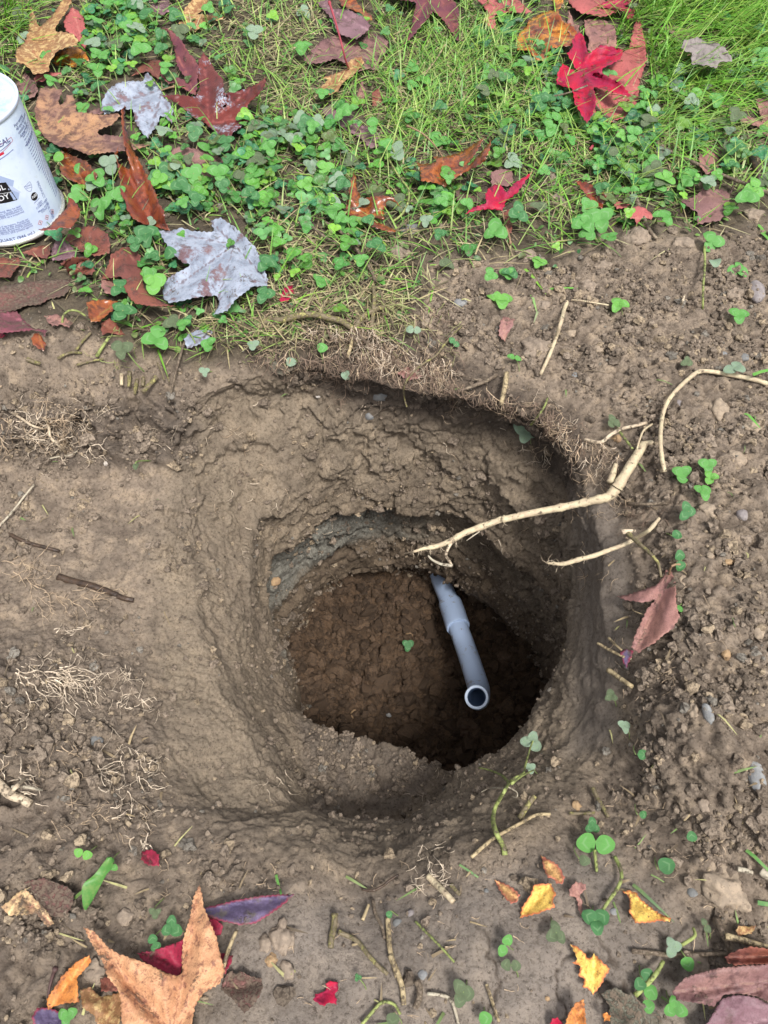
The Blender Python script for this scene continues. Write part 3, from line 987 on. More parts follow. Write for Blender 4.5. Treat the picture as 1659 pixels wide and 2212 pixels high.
L_('leaf_tip', 'bright pink leaf tip at the left edge of the bare soil', 'D', [(-20, 610), (10, 612), (32, 632), (10, 648), (-20, 655)], 'bright', org=(-20, 630), h=.003)
L_('brown_leaf', 'dark brown leaf in the left corner straight below the can', 'D', [(-40, 165), (50, 175), (110, 170), (128, 200), (90, 250), (60, 292), (0, 290), (-40, 290)], 'redbrown', org=(-40, 200), h=.004)
L_('leaf_piece', 'glossy amber brown leaf scrap alone on the bare soil at left', 'D', [(185, 650), (200, 625), (228, 612), (250, 650), (276, 690), (258, 728), (225, 712), (195, 690)], 'wetorange', org=(225, 615), h=.006, curl=.006)
L_('star_leaf', 'biggest silver white leaf, plum below, hanging over the lawn edge above the hole', 'D',
   [(940, 5), (1000, 13), (1080, -7), (1130, 13), (1240, 18), (1270, 13), (1250, -47), (1310, -67), (1400, -7), (1470, 63), (1520, 115), (1532, 140), (1560, 220), (1592, 300), (1588, 340), (1500, 345), (1400, 420), (1350, 490),
    (1265, 512), (1300, 450), (1290, 400), (1240, 400), (1160, 410), (1080, 430), (1000, 442), (970, 410), (965, 370), (980, 320), (1000, 290), (1100, 235), (1130, 215), (1080, 200), (1010, 130), (960, 50)], 'silver',
   org=(1390, 95), veins=[(945, 8), (1255, -40), (1590, 310), (1270, 508), (970, 400)], h=.018, fold=.007, curl=-.004, step=5)
L_('leaf_piece', 'salmon pink leaf scrap with mud in the left lawn edge', 'D', [(262, 518), (340, 508), (390, 530), (432, 562), (410, 590), (370, 570), (310, 580), (280, 550)], 'pinkbrown', org=(265, 520), h=.003)
L_('leaf_piece', 'lilac leaf scrap with white paint flecks at the lawn edge', 'D', [(1090, 655), (1130, 620), (1180, 602), (1258, 600), (1262, 620), (1220, 672), (1110, 716)], 'silver', org=(1260, 605), h=.004)
L_('large_leaf', 'large flat mauve leaf in the grass at the top centre', 'B', [(290, 345), (350, 290), (410, 230), (490, 205), (560, 215), (620, 240), (690, 190), (770, 220), (800, 250), (780, 320), (745, 370), (735, 420), (680, 410), (600, 430), (560, 380), (480, 350), (400, 375), (320, 380)],
   'purplebrown', org=(640, 215), h=.005)
L_('brown_leaf', 'rounded wine brown leaf overlapping the large flat mauve leaf', 'B', [(370, 10), (440, 0), (470, 50), (560, 55), (650, 100), (695, 150), (680, 180), (610, 236), (550, 220), (490, 190), (470, 120), (430, 80)], 'mauve', org=(400, 20), h=.010)
L_('curled_leaf', 'small orange brown curled leaf at the top edge, above the red stalk', 'B', [(503, -10), (600, -20), (612, 10), (640, 50), (700, 90), (705, 118), (670, 132), (640, 80), (590, 60), (555, 50), (515, 30)], 'wetorange', org=(510, 0), h=.008)
L_('curled_leaf', 'crumpled pale tan leaf with a long pink red stalk standing up', 'B', [(375, 560), (385, 520), (440, 475), (400, 460), (500, 430), (560, 402), (552, 370), (600, 340), (640, 335), (655, 370), (640, 400), (605, 430), (590, 455), (540, 480), (515, 510), (500, 545), (450, 562)],
   'tan', org=(565, 410), stem=[(565, 410), (545, 360, .02), (520, 260, .035), (490, 150, .045), (462, 60, .05), (447, 12, .052)], stalk='stalk_red', h=.010, noise=.006, stem_r=.0012)
L_('star_leaf', 'purple three pointed leaf hanging in from the top edge', 'B', [(740, -60), (830, -10), (950, 8), (965, 20), (945, 110), (930, 190), (890, 268), (980, 170), (1030, 110), (1060, 62), (1090, 80), (1150, 150), (1200, 235), (1243, 247), (1212, 215), (1215, 60), (1180, -10), (1250, -80), (1050, -200), (850, -160)],
   'purple', org=(1060, -90), veins=[(890, 265), (1240, 245), (745, -60), (1250, -80)], h=.018, curl=-.006)
L_('star_leaf', 'dusty rose red leaf at the top edge, right of the purple pointed leaf', 'C', [(-110, -5), (-80, -30), (0, -45), (130, -10), (225, 75), (190, 82), (80, 75), (0, 92), (5, 180), (-30, 175), (-75, 120), (-40, 80)], 'pink', org=(-20, -20), h=.010)
L_('star_leaf', 'amber and dark red wet leaf with a yellow lobe, left of the bright red leaf', 'C', [(118, 275), (130, 230), (160, 190), (195, 145), (205, 120), (300, 70), (365, 60), (345, 0), (380, -20), (425, -10), (385, 70), (400, 100), (420, 135), (460, 140), (500, 200), (465, 280), (400, 282), (330, 300), (320, 380), (250, 362), (205, 310), (135, 305)],
   'amber', org=(200, 135), veins=[(310, 378), (125, 280), (490, 210), (385, -10)], stem=[(200, 135), (180, 100), (165, 70)], stalk='stalk_dark', h=.010, fold=.008)
L_('curled_leaf', 'small pale pinkish curled leaf behind the top of the bright red leaf', 'C', [(450, 60), (470, 110), (478, 140), (512, 155), (505, 200), (480, 235), (442, 190), (438, 130)], 'pinkbrown', org=(450, 65), h=.012, fold=.012)
L_('star_leaf', 'rosy leaf with yellowish middle at the top edge above the bright red leaf', 'C', [(430, -10), (560, -60), (700, 20), (762, 60), (700, 92), (640, 105), (590, 90), (520, 80), (470, 45)], 'pink', org=(560, -60), h=.006)
L_('leaf_lobe', 'deep crimson leaf lobe at the top edge, right of the rosy leaf', 'C', [(600, 40), (700, -5), (830, -20), (830, 20), (780, 35), (850, 60), (840, 110), (800, 115), (790, 70), (720, 55)], 'crimson', org=(830, -10), h=.009)
L_('brown_leaf', 'pinkish brown worn leaf directly behind the bright red leaf', 'C', [(540, 120), (600, 108), (680, 130), (730, 165), (742, 280), (690, 300), (640, 270), (590, 325), (560, 300), (570, 240), (545, 190)], 'pinkbrown', org=(560, 115), h=.007)
L_('star_leaf', 'large dusty pink leaf with a red stalk lying under the bright red leaf', 'C',
   [(862, 108), (890, 150), (915, 260), (920, 370), (890, 470), (880, 530), (870, 600), (830, 700), (700, 742), (580, 770), (515, 752), (560, 740), (600, 650), (600, 560), (620, 470), (700, 400), (760, 320), (810, 300), (830, 220), (845, 150)],
   'pink', org=(878, 540), veins=[(865, 120), (520, 752), (640, 480)], stem=[(878, 540), (800, 620), (720, 710), (640, 820), (578, 908)], stalk='stalk_red', h=.007)
L_('star_leaf', 'bright scarlet star leaf, the reddest one, in the upper right lawn', 'C',
   [(510, 185), (540, 225), (555, 290), (570, 325), (640, 272), (720, 285), (782, 303), (762, 360), (700, 395), (655, 412), (650, 440), (700, 475), (765, 505), (832, 590), (720, 562), (660, 540), (600, 530), (612, 600), (608, 650),
    (590, 700), (556, 752), (520, 690), (480, 620), (470, 540), (400, 520), (370, 515), (380, 440), (410, 385), (450, 410), (492, 432), (470, 380), (435, 322), (470, 290), (468, 240)], 'bright', org=(512, 418), h=.024, fold=.010, curl=.006)
L_('lobed_leaf', 'grey brown lobed leaf lying face down in the bright grass at upper right', 'C', [(1130, 290), (1150, 240), (1190, 235), (1230, 222), (1255, 235), (1280, 252), (1330, 250), (1400, 290), (1440, 350), (1440, 375), (1370, 375), (1340, 418), (1300, 400), (1250, 395), (1195, 390), (1190, 350), (1195, 320), (1150, 310)],
   'grey', org=(1300, 255), veins=[(1340, 415), (1200, 385), (1440, 365), (1135, 290)], stem=[(1300, 255), (1270, 220), (1228, 178)], stalk='stalk_dark', h=.034, fold=.004)
L_('leaf_lobe', 'dark pinkish leaf lobe just left of the grey brown lobed leaf', 'C', [(1000, 155), (1090, 150), (1200, 200), (1225, 222), (1150, 240), (1130, 272), (1085, 215)], 'purplebrown', org=(1220, 225), h=.007)
L_('leaf_lobe', 'muted rose leaf tip peeping out below left of the grey lobed leaf', 'C', [(1080, 305), (1150, 310), (1195, 322), (1185, 345), (1120, 340)], 'pinkbrown', org=(1190, 335), h=.005)
L_('pointed_leaf', 'small fiery red pointed leaf with black specks on the right, above a big clover', 'C', [(482, 1095), (560, 1110), (630, 1150), (680, 1190), (665, 1230), (650, 1272), (600, 1240), (540, 1170)], 'darkred', org=(655, 1260), veins=[(485, 1097)], h=.016, fold=.008)
L_('leaf_piece', 'thin red and pink leaf scrap right of the fiery pointed leaf', 'C', [(712, 1215), (760, 1225), (820, 1220), (815, 1245), (800, 1262), (740, 1272), (722, 1250)], 'pink', org=(815, 1225), h=.008)
L_('leaf_piece', 'light pink torn leaf scrap beside a stick near the right soil', 'C', [(830, 1262), (870, 1250), (920, 1270), (968, 1312), (950, 1340), (905, 1320), (880, 1345), (858, 1372), (850, 1330), (820, 1332)], 'pink', org=(965, 1312), h=.010)
L_('lobed_leaf', 'dark wine leaf lying flat at the lawn edge on the right', 'C', [(1118, 1212), (1180, 1205), (1240, 1172), (1270, 1133), (1320, 1150), (1380, 1150), (1430, 1180), (1420, 1262), (1370, 1342), (1290, 1352), (1228, 1367), (1232, 1290), (1190, 1270)], 'purplebrown', org=(1430, 1185), stem=[(1430, 1185), (1440, 1150), (1455, 1120)], stalk='stalk_dark', h=.006)
L_('star_leaf', 'pinkish brown star leaf cut by the right edge of the picture', 'C', [(1575, 580), (1640, 610), (1720, 600), (1740, 800), (1659, 835), (1630, 810), (1600, 772), (1500, 742), (1412, 680), (1480, 682), (1580, 722), (1622, 742), (1600, 660)], 'pinkbrown', org=(1640, 770), veins=[(1578, 585), (1415, 682)], h=.008)
L_('brown_leaf', 'pinkish brown leaf under the long dry stick on the right', 'C', [(1235, 890), (1290, 895), (1330, 930), (1372, 970), (1352, 1050), (1280, 1060), (1240, 1000)], 'pinkbrown', org=(1370, 980), h=.004)
L_('star_leaf', 'orange brown cupped leaf with its long stalk up, at the middle of the lawn', 'B',
   [(958, 950), (990, 972), (1040, 972), (1085, 962), (1062, 925), (1120, 930), (1200, 912), (1280, 870), (1372, 808), (1330, 890), (1262, 980), (1290, 968), (1350, 900), (1412, 825), (1402, 890), (1370, 960), (1300, 1000), (1255, 1020),
    (1190, 1060), (1132, 1112), (1100, 1095), (1060, 1085), (990, 1072), (985, 1010)], 'wetorange', org=(1120, 928), veins=[(965, 955), (1370, 812), (1130, 1108), (1410, 830)],
   stem=[(1120, 928), (1070, 860, .015), (1010, 800, .02), (950, 765, .022), (908, 748, .02)], h=.014, fold=.008, pts=[(1400, 850, .02, 90), (1090, 950, .010, 60), (1200, 1000, -.008, 50)])
L_('star_leaf', 'orange edged rusty leaf with brown right lobe, lower centre of the lawn', 'B',
   [(595, 1010), (608, 1060), (612, 1120), (640, 1180), (700, 1165), (770, 1160), (830, 1175), (880, 1240), (830, 1200), (795, 1190), (775, 1240), (770, 1310), (742, 1300), (700, 1290), (740, 1320), (845, 1365), (838, 1378), (790, 1375),
    (690, 1340), (610, 1300), (550, 1272), (548, 1220), (570, 1165), (560, 1130), (582, 1060)], 'wetorange', org=(680, 1285), veins=[(595, 1015), (875, 1235), (555, 1250), (840, 1370)], h=.014, fold=.008, curl=.006)
L_('star_leaf', 'small bright red three lobed leaf right of the centre, its stalk pointing down', 'B',
   [(1430, 1095), (1462, 1090), (1500, 1142), (1540, 1090), (1600, 1055), (1655, 1018), (1625, 1062), (1560, 1150), (1500, 1192), (1476, 1252), (1400, 1242), (1330, 1250), (1252, 1272), (1300, 1230), (1380, 1205), (1373, 1150), (1400, 1112)],
   'bright', org=(1476, 1250), stem=[(1476, 1250), (1490, 1320, .012), (1515, 1400, .01), (1524, 1450, .006)], h=.018, fold=.007)
L_('brown_leaf', 'dull brown leaf scrap behind the small three lobed red leaf', 'B', [(1405, 1020), (1470, 1000), (1535, 1005), (1538, 1080), (1500, 1110), (1440, 1090), (1410, 1110)], 'purplebrown', org=(1530, 1010), h=.006)
L_('brown_leaf', 'muddy brown leaf patch left of the small three lobed red leaf', 'B', [(1195, 1130), (1240, 1115), (1290, 1130), (1335, 1160), (1370, 1180), (1330, 1210), (1290, 1195), (1205, 1190)], 'muddy', org=(1335, 1165), h=.004)
L_('leaf_lobe', 'rusty leaf lobe hanging down beside a clover, below the small three lobed red leaf', 'B', [(1480, 1265), (1540, 1220), (1540, 1300), (1530, 1385), (1482, 1385), (1500, 1320)], 'redbrown', org=(1540, 1225), h=.006)
L_('large_leaf', 'muddy mauve leaf sunk in the middle of the trampled grass', 'B', [(395, 650), (450, 620), (500, 600), (570, 620), (620, 700), (640, 740), (750, 790), (755, 860), (735, 872), (690, 880), (630, 820), (570, 790), (500, 740), (430, 700)], 'mauve', org=(500, 610), h=.003)
L_('leaf_piece', 'slim brown leaf scrap standing in grass above the muddy mauve leaf', 'B', [(600, 612), (620, 530), (640, 465), (662, 540), (650, 628), (620, 640)], 'pinkbrown', org=(620, 635), h=.006)
L_('leaf_piece', 'reddish brown leaf scrap half hidden by grass blades at the centre of the lawn', 'B', [(700, 545), (745, 525), (765, 620), (735, 640), (702, 628)], 'redbrown', org=(735, 635), h=.005)
L_('leaf_piece', 'brown leaf scrap at the far left of the trampled grass patch', 'B', [(105, 640), (130, 615), (175, 630), (165, 680), (125, 690)], 'purplebrown', org=(110, 650), h=.004)
L_('tan_leaf', 'pale speckled tan leaf at the top edge above the plum purple leaf', 'A', [(1060, 140), (1080, 70), (1120, 20), (1160, -20), (1235, -10), (1240, 50), (1170, 80), (1330, 100), (1320, 115), (1230, 130), (1160, 190), (1100, 180)], 'tan', org=(1070, 150), h=.006)
L_('brown_leaf', 'mauve brown leaf at the top edge left of the pale tan leaf', 'A', [(880, 0), (940, -20), (1005, 0), (1005, 70), (960, 90), (900, 70)], 'mauve', org=(885, 10), h=.005)
L_('brown_leaf', 'small reddish brown leaf behind the tip of the silver frosted leaf', 'A', [(860, 360), (920, 350), (975, 370), (960, 420), (940, 470), (905, 450), (880, 425), (780, 450), (800, 420)], 'redbrown', org=(870, 365), h=.005)
L_('leaf_piece', 'shiny red leaf scrap in the soil under the right tip of the big silver leaf', 'E', [(150, 420), (180, 350), (232, 330), (242, 390), (200, 432), (165, 440)], 'bright', org=(235, 335), h=.005)
L_('leaf_piece', 'ragged pinkish leaf scrap under the biggest clover on the right', 'F', [(30, 560), (50, 530), (120, 552), (102, 600), (72, 655), (60, 690), (20, 650)], 'pinkbrown', org=(50, 535), h=.008, curl=-.004)
L_('star_leaf', 'faded pink leaf with one side lobe hanging over the right rim of the hole', 'I',
   [(1040, 530), (1075, 542), (1100, 620), (1100, 720), (1122, 820), (1080, 890), (1040, 915), (960, 980), (905, 1010), (870, 1037), (825, 1002), (850, 930), (870, 880), (930, 760), (972, 712), (930, 725), (885, 728), (790, 715), (737, 690), (790, 685),
    (900, 650), (980, 620), (1020, 570)], 'pinkbrown', org=(1058, 552), veins=[(860, 1020), (742, 692)], stem=[(1058, 552), (1070, 515, .012), (1100, 498, .01), (1155, 500, .005)], stalk='stalk_tan', h=.012, fold=.006)
L_('leaf_piece', 'dark violet leaf scrap caught on the right rim below the faded pink leaf', 'I', [(760, 1030), (800, 1010), (840, 1025), (830, 1060), (795, 1130), (775, 1080)], 'indigo', org=(800, 1015), h=.004)
L_('star_leaf', 'largest rust orange star leaf lying at the bottom edge', 'J',
   [(1185, 870), (1200, 930), (1205, 1000), (1240, 1080), (1290, 1200), (1310, 1300), (1340, 1400), (1300, 1470), (1215, 1520), (1160, 1600), (1140, 1700), (1180, 1850), (1000, 1960), (800, 1930), (725, 1800), (715, 1570), (700, 1500), (640, 1430), (610, 1340),
    (550, 1240), (493, 1128), (560, 1160), (640, 1250), (700, 1290), (800, 1320), (900, 1360), (980, 1400), (1050, 1422), (1082, 1400), (1080, 1300), (1090, 1200), (1130, 1060), (1150, 950)], 'rust',
   org=(1020, 1760), veins=[(1186, 880), (497, 1132), (1330, 1400), (725, 1790), (1170, 1850)], h=.016, fold=.006, step=7, settle=.001)
L_('leaf_lobe', 'glowing orange leaf lobe left of the largest rust orange leaf', 'J', [(530, 1298), (540, 1340), (500, 1390), (460, 1430), (462, 1500), (472, 1580), (400, 1582), (330, 1600), (285, 1622), (275, 1560), (330, 1480), (370, 1420), (450, 1340)], 'orange', org=(300, 1600), stem=[(300, 1600), (290, 1520, .01), (310, 1430, .012), (330, 1375, .012)], stalk='stalk_dark', h=.010)
L_('crimson_leaf', 'crimson leaf between the two points of the largest rust orange leaf', 'J', [(815, 1285), (900, 1275), (1000, 1240), (1092, 1205), (1085, 1300), (1075, 1412), (1040, 1422), (960, 1392), (900, 1362), (850, 1335)], 'crimson', org=(1080, 1400), h=.005)
L_('tan_leaf', 'yellowish tan leaf at the bottom edge under the largest rust orange leaf', 'J', [(470, 1500), (540, 1490), (590, 1540), (715, 1520), (722, 1600), (700, 1800), (600, 1800), (560, 1660), (490, 1610)], 'tan', org=(700, 1530), h=.006)
L_('brown_leaf', 'dark rusty leaf peeping out left of the centre of the largest orange leaf', 'J', [(595, 1435), (650, 1425), (700, 1500), (690, 1515), (600, 1512)], 'redbrown', org=(600, 1440), h=.009)
L_('pointed_leaf', 'slim indigo blue leaf with reddish edges near the bottom, below the hole', 'J', [(1165, 1030), (1260, 1005), (1400, 970), (1560, 945), (1650, 937), (1750, 938), (1690, 990), (1620, 1045), (1520, 1110), (1420, 1120), (1330, 1100), (1240, 1070), (1180, 1050)],
   'indigo', org=(1167, 1031), veins=[(1745, 940)], h=.010, fold=.004)
L_('muddy_leaf', 'mud crusted red leaf right of the largest rust orange leaf', 'J', [(1340, 1410), (1380, 1390), (1400, 1410), (1420, 1388), (1480, 1420), (1555, 1440), (1560, 1490), (1540, 1545), (1500, 1600), (1450, 1645), (1380, 1560), (1310, 1500)], 'muddy', org=(1320, 1500), h=.004)
L_('leaf_lobe', 'dull red leaf lobe behind the right lobe of the largest orange leaf', 'J', [(1240, 1070), (1290, 1090), (1325, 1130), (1310, 1180), (1280, 1190), (1300, 1280), (1385, 1300), (1370, 1350), (1335, 1410), (1280, 1300)], 'crimson', org=(1290, 1200), h=.005)
L_('muddy_leaf', 'muddy yellow and pink leaf half buried at the lower left', 'J', [(5, 1010), (60, 970), (100, 930), (150, 900), (200, 960), (250, 1000), (290, 1050), (322, 1112), (280, 1130), (220, 1052), (130, 1062), (50, 1062)], 'muddypale', org=(130, 930), h=.004)
L_('muddy_leaf', 'grey mauve leaf covered by soil behind the muddy yellow leaf', 'J', [(140, 862), (260, 838), (400, 890), (442, 930), (430, 1000), (385, 1080), (300, 1062), (200, 950)], 'muddy', org=(150, 870), h=.002)
L_('leaf_piece', 'little pink and violet leaf scrap on the soil at the lower left', 'J', [(842, 682), (900, 668), (945, 700), (942, 770), (880, 766), (838, 730)], 'crimson', org=(845, 685), h=.006)
L_('leaf_piece', 'purple grey leaf scrap at the lower left corner among greens', 'J', [(190, 1660), (220, 1610), (300, 1610), (370, 1640), (390, 1720), (300, 1800), (210, 1760)], 'indigo', org=(380, 1650), h=.005)
L_('yellow_leaf', 'pink tipped yellow leaf scrap, leftmost of the three scraps right of the hole mouth', 'L', [(-5, 870), (50, 888), (110, 920), (152, 965), (130, 1005), (95, 1015), (60, 980), (20, 930)], 'yellowpink', org=(-2, 872), veins=[(140, 990)], h=.005)
L_('yellow_leaf', 'yellow speckled leaf scrap with straight edges, largest of the three below the hole', 'L', [(238, 900), (290, 895), (340, 895), (368, 965), (350, 990), (362, 1042), (300, 1060), (250, 1078), (148, 1103), (160, 1040), (205, 975)], 'yellow', org=(150, 1100), h=.005)
L_('yellow_leaf', 'narrow orange yellow leaf scrap with pink edge, upper one of the three', 'L', [(275, 718), (330, 750), (380, 778), (405, 820), (424, 855), (405, 895), (370, 892), (355, 865), (320, 858), (292, 800)], 'yellowpink', org=(278, 722), veins=[(405, 880)], h=.006)
L_('yellow_leaf', 'pale peach leaf scrap beside the dark clover at lower right', 'L', [(448, 930), (490, 880), (550, 898), (552, 930), (515, 960), (530, 1010), (530, 1105), (505, 1050), (495, 980), (452, 968)], 'pinkbrown', org=(530, 1090), h=.004)
L_('yellow_leaf', 'yellow orange leaf scrap with pointed red tips, right of the long clover stem', 'L', [(775, 938), (820, 935), (862, 952), (880, 985), (905, 1003), (960, 1050), (1010, 1080), (1070, 1103), (1060, 1127), (1000, 1120), (940, 1132), (850, 1137), (830, 1100), (812, 1060), (818, 1010), (808, 970)], 'yellow', org=(790, 945), h=.006)
L_('yellow_leaf', 'ragged bright yellow leaf piece near the bottom right with a stub above', 'L', [(455, 1262), (500, 1280), (552, 1322), (555, 1345), (590, 1340), (600, 1318), (650, 1370), (702, 1412), (670, 1460), (640, 1520), (595, 1572), (570, 1540), (530, 1520), (545, 1480), (505, 1450), (520, 1400), (470, 1375), (500, 1355), (488, 1330)],
   'yellow', org=(595, 1565), h=.007)
L_('leaf_lobe', 'orange red leaf tip at the bottom edge below the ragged yellow leaf', 'L', [(492, 1618), (540, 1600), (545, 1660), (555, 1749), (540, 1830), (430, 1830), (425, 1750), (450, 1680)], 'orange', org=(480, 1820), h=.012)
L_('leaf_tip', 'bright red leaf tip at the bottom edge left of the orange tip', 'L', [(335, 1749), (345, 1715), (380, 1710), (410, 1749), (400, 1800), (340, 1800)], 'bright', org=(380, 1790), h=.006)
L_('large_leaf', 'large purple brown leaf cut by the bottom right corner', 'L', [(1078, 1550), (1120, 1500), (1160, 1465), (1250, 1435), (1330, 1412), (1480, 1395), (1740, 1380), (1740, 1660), (1600, 1580), (1480, 1565), (1390, 1572), (1360, 1610), (1330, 1645), (1230, 1620), (1100, 1600)], 'purplebrown',
   org=(1740, 1480), veins=[(1085, 1550), (1335, 1640)], h=.014, fold=.005)
L_('large_leaf', 'mauve leaf lobe under the large purple leaf in the bottom right corner', 'L', [(1385, 1590), (1480, 1570), (1600, 1590), (1740, 1665), (1740, 1850), (1250, 1850), (1235, 1790), (1290, 1745), (1320, 1690), (1345, 1640)], 'mauve', org=(1700, 1700), h=.008)
L_('curled_leaf', 'red brown rolled leaf above the large purple leaf at the lower right edge', 'L', [(1395, 1340), (1440, 1315), (1490, 1295), (1560, 1278), (1640, 1290), (1740, 1300), (1740, 1378), (1560, 1385), (1450, 1388), (1410, 1370)], 'redbrown', org=(1740, 1340), veins=[(1400, 1345)], h=.014, fold=.016)
L_('yellow_leaf', 'small tan yellow leaf scrap at the lower right edge above the straw', 'L', [(1463, 1180), (1480, 1150), (1530, 1155), (1590, 1148), (1560, 1200), (1520, 1205), (1475, 1218)], 'tan', org=(1585, 1150), h=.005)
L_('leaf_piece', 'crimson and pink torn leaf scrap on the smooth soil at the bottom centre', 'K', [(350, 1560), (365, 1530), (400, 1520), (430, 1500), (425, 1470), (450, 1450), (500, 1460), (505, 1510), (480, 1530), (495, 1560), (490, 1592), (450, 1580), (420, 1600), (390, 1590)], 'bright', org=(500, 1465), h=.003)
L_('muddy_leaf', 'grey green mud coated leaf at the bottom edge, left of two clover leaflets', 'L', [(640, 1565), (690, 1540), (740, 1530), (790, 1560), (830, 1562), (880, 1610), (1000, 1680), (1015, 1749), (1010, 1820), (700, 1820), (690, 1700), (695, 1640)], 'greymud', org=(1000, 1800), h=.003)
L_('leaf_tip', 'orange yellow leaf tip beside the grey green muddy leaf', 'L', [(655, 1690), (680, 1680), (702, 1700), (695, 1730), (660, 1735)], 'orange', org=(660, 1730), h=.009)
L_('muddy_leaf', 'flat brown leaf scrap pasted on the top rim of the hole, left half', 'P', [(858, 805), (880, 792), (912, 798), (925, 806), (905, 818), (880, 822)], 'pinkbrown', org=(915, 800), h=.003)
L_('muddy_leaf', 'torn grey brown leaf scrap on the rim under the hanging lawn edge', 'P', [(565, 782), (590, 775), (612, 790), (635, 785), (632, 800), (610, 812), (590, 805)], 'greymud', org=(570, 785), h=.003)
for _a, _k in LEAVES:
    leaf(*_a, **_k)

# ------------------------------------------------------------------ paint can at the upper left
def plain(name, c, rough=.5, spec=.5, metal=0.0):
    g = N(name)
    g.b.inputs['Metallic'].default_value = metal
    return g.done(c, rough, None, spec)


def lathe(prof, seg=96):
    V, F = [], []
    for r, z in prof:
        for k in range(seg):
            a = 2 * math.pi * k / seg
            V.append((r * math.cos(a), r * math.sin(a), z))
    n = len(prof)
    for i in range(n - 1):
        for k in range(seg):
            k2 = (k + 1) % seg
            F.append((i * seg + k, i * seg + k2, (i + 1) * seg + k2, (i + 1) * seg + k))
    return V, F


CAN_R, CAN_H = .054, .124
CANX, CANY, CANZ = -.4005, .7030, .006
can = empty('paint_can', (CANX, CANY, CANZ))
tag(can, 'white metal quart can with printed label standing in the leaves at upper left', 'can')
g = N('can_label')
b = g.mix(g.ramp(g.noise(12, 5, .7), .45, .65), (.68, .77, .91), (.55, .65, .84))
b = g.mix(g.ramp(g.noise(60, 5, .7), .62, .75, 0, .5), b, (.42, .42, .42))
lab_m = g.done(b, g.ramp(g.noise(30, 3), .3, .7, .25, .45), g.bump(g.noise(40, 3), .0006, .3), .5)
V, F = lathe([(CAN_R, .0045), (CAN_R, .03), (CAN_R, .06), (CAN_R, .09), (CAN_R, CAN_H - .004)])
obj('label', mesh_np('can_body', V, F), lab_m, can)
g = N('tin')
g.b.inputs['Metallic'].default_value = .55
tin = g.done(g.mix(g.ramp(g.noise(40, 5, .7), .5, .7), (.66, .66, .64), (.38, .34, .28)), g.ramp(g.noise(90, 3), .3, .7, .22, .5))
V, F = lathe([(.050, .001), (.0535, .0), (.0560, .0008), (.0568, .0028), (.0560, .0048), (.0537, .0056), (.0537, .0062)])
obj('bottom_rim', mesh_np('can_rim', V, F), tin, can)
V, F = lathe([(.0536, CAN_H - .006), (.0548, CAN_H - .004), (.0552, CAN_H - .0015), (.0545, CAN_H), (.0530, CAN_H - .0002), (.0522, CAN_H - .002), (.0518, CAN_H - .006), (.0500, CAN_H - .0062)])
obj('top_rim', mesh_np('can_top_rim', V, F), plain('white_rim', (.50, .55, .66), .3), can)
g = N('dusty_lid')
b = g.mix(g.ramp(g.noise(35, 6, .7), .4, .62), (.50, .60, .66), (.30, .44, .54))
b = g.mix(g.ramp(g.voro(70), .10, .03, 0, .7), b, (.12, .20, .32))
lid_m = g.done(b, .7, g.bump(g.noise(60, 5, .7), .002, .6))
V, F = lathe([(.0505, CAN_H - .006), (.049, CAN_H - .0045), (.046, CAN_H - .0075), (.03, CAN_H - .0078), (.010, CAN_H - .0074), (.0002, CAN_H - .0075)])
obj('lid', mesh_np('can_lid', V, F), lid_m, can)

ink_blue = plain('ink_blue', (.10, .12, .26), .5)
ink_soft = plain('ink_soft_blue', (.20, .24, .44), .5)
ink_black = plain('ink_black', (.012, .012, .015), .35)
ink_red = plain('ink_red', (.62, .02, .05), .5)
ink_rose = plain('ink_rose', (.45, .16, .24), .5)
ink_white = plain('ink_white', (.8, .82, .85), .5)
ink_haze = plain('ink_pale_blue', (.36, .45, .66), .5)


def on_can(sx, sy):
    """angle and height on the can wall seen at a full-size picture point"""
    d = ray(sx * 1659 / 3024., sy * 1659 / 3024.)
    ox, oy = -CANX, -CANY
    a = d[0] ** 2 + d[1] ** 2
    b_ = 2 * (ox * d[0] + oy * d[1])
    c_ = ox * ox + oy * oy - CAN_R ** 2
    t = (-b_ - math.sqrt(max(0, b_ * b_ - 4 * a * c_))) / (2 * a)
    p = CAM + d * t
    return math.atan2(p[1] - CANY, p[0] - CANX), p[2] - CANZ


def wrap(u0, z0, pts2, lift=.00012, rot=0.0):
    """flat print coordinates laid round the can wall"""
    out = []
    cr_, sr_ = math.cos(rot), math.sin(rot)
    for x, y in pts2:
        xx, yy = x * cr_ - y * sr_, x * sr_ + y * cr_
        a = u0 + xx / CAN_R
        out.append(((CAN_R + lift) * math.cos(a), (CAN_R + lift) * math.sin(a), z0 + yy))
    return out


def text_on_can(txt, sx, sy, size, mat, rot=0.0, anchor='LEFT', lift=.00016, width=None, name='print'):
    cu = bpy.data.curves.new('txt', 'FONT')
    cu.body = txt
    cu.size = size
    cu.align_x = anchor
    cu.resolution_u = 3
    cu.offset = size * .012
    ob = bpy.data.objects.new('txt', cu)
    COL.objects.link(ob)
    dg = bpy.context.evaluated_depsgraph_get()
    dg.update()
    me = bpy.data.meshes.new_from_object(ob.evaluated_get(dg))
    bpy.data.objects.remove(ob)
    co = np.zeros(len(me.vertices) * 3, np.float32)
    me.vertices.foreach_get('co', co)
    co = co.reshape(-1, 3)
    if width is not None and len(co):
        co[:, 0] *= width / max(1e-6, co[:, 0].max() - co[:, 0].min())
    a0, z0 = on_can(sx, sy)
    W = wrap(a0, z0, co[:, :2], lift, rot)
    me.vertices.foreach_set('co', np.array(W, np.float32).ravel())
    me.update()
    me.materials.clear()
    obj(name, me, mat, can)


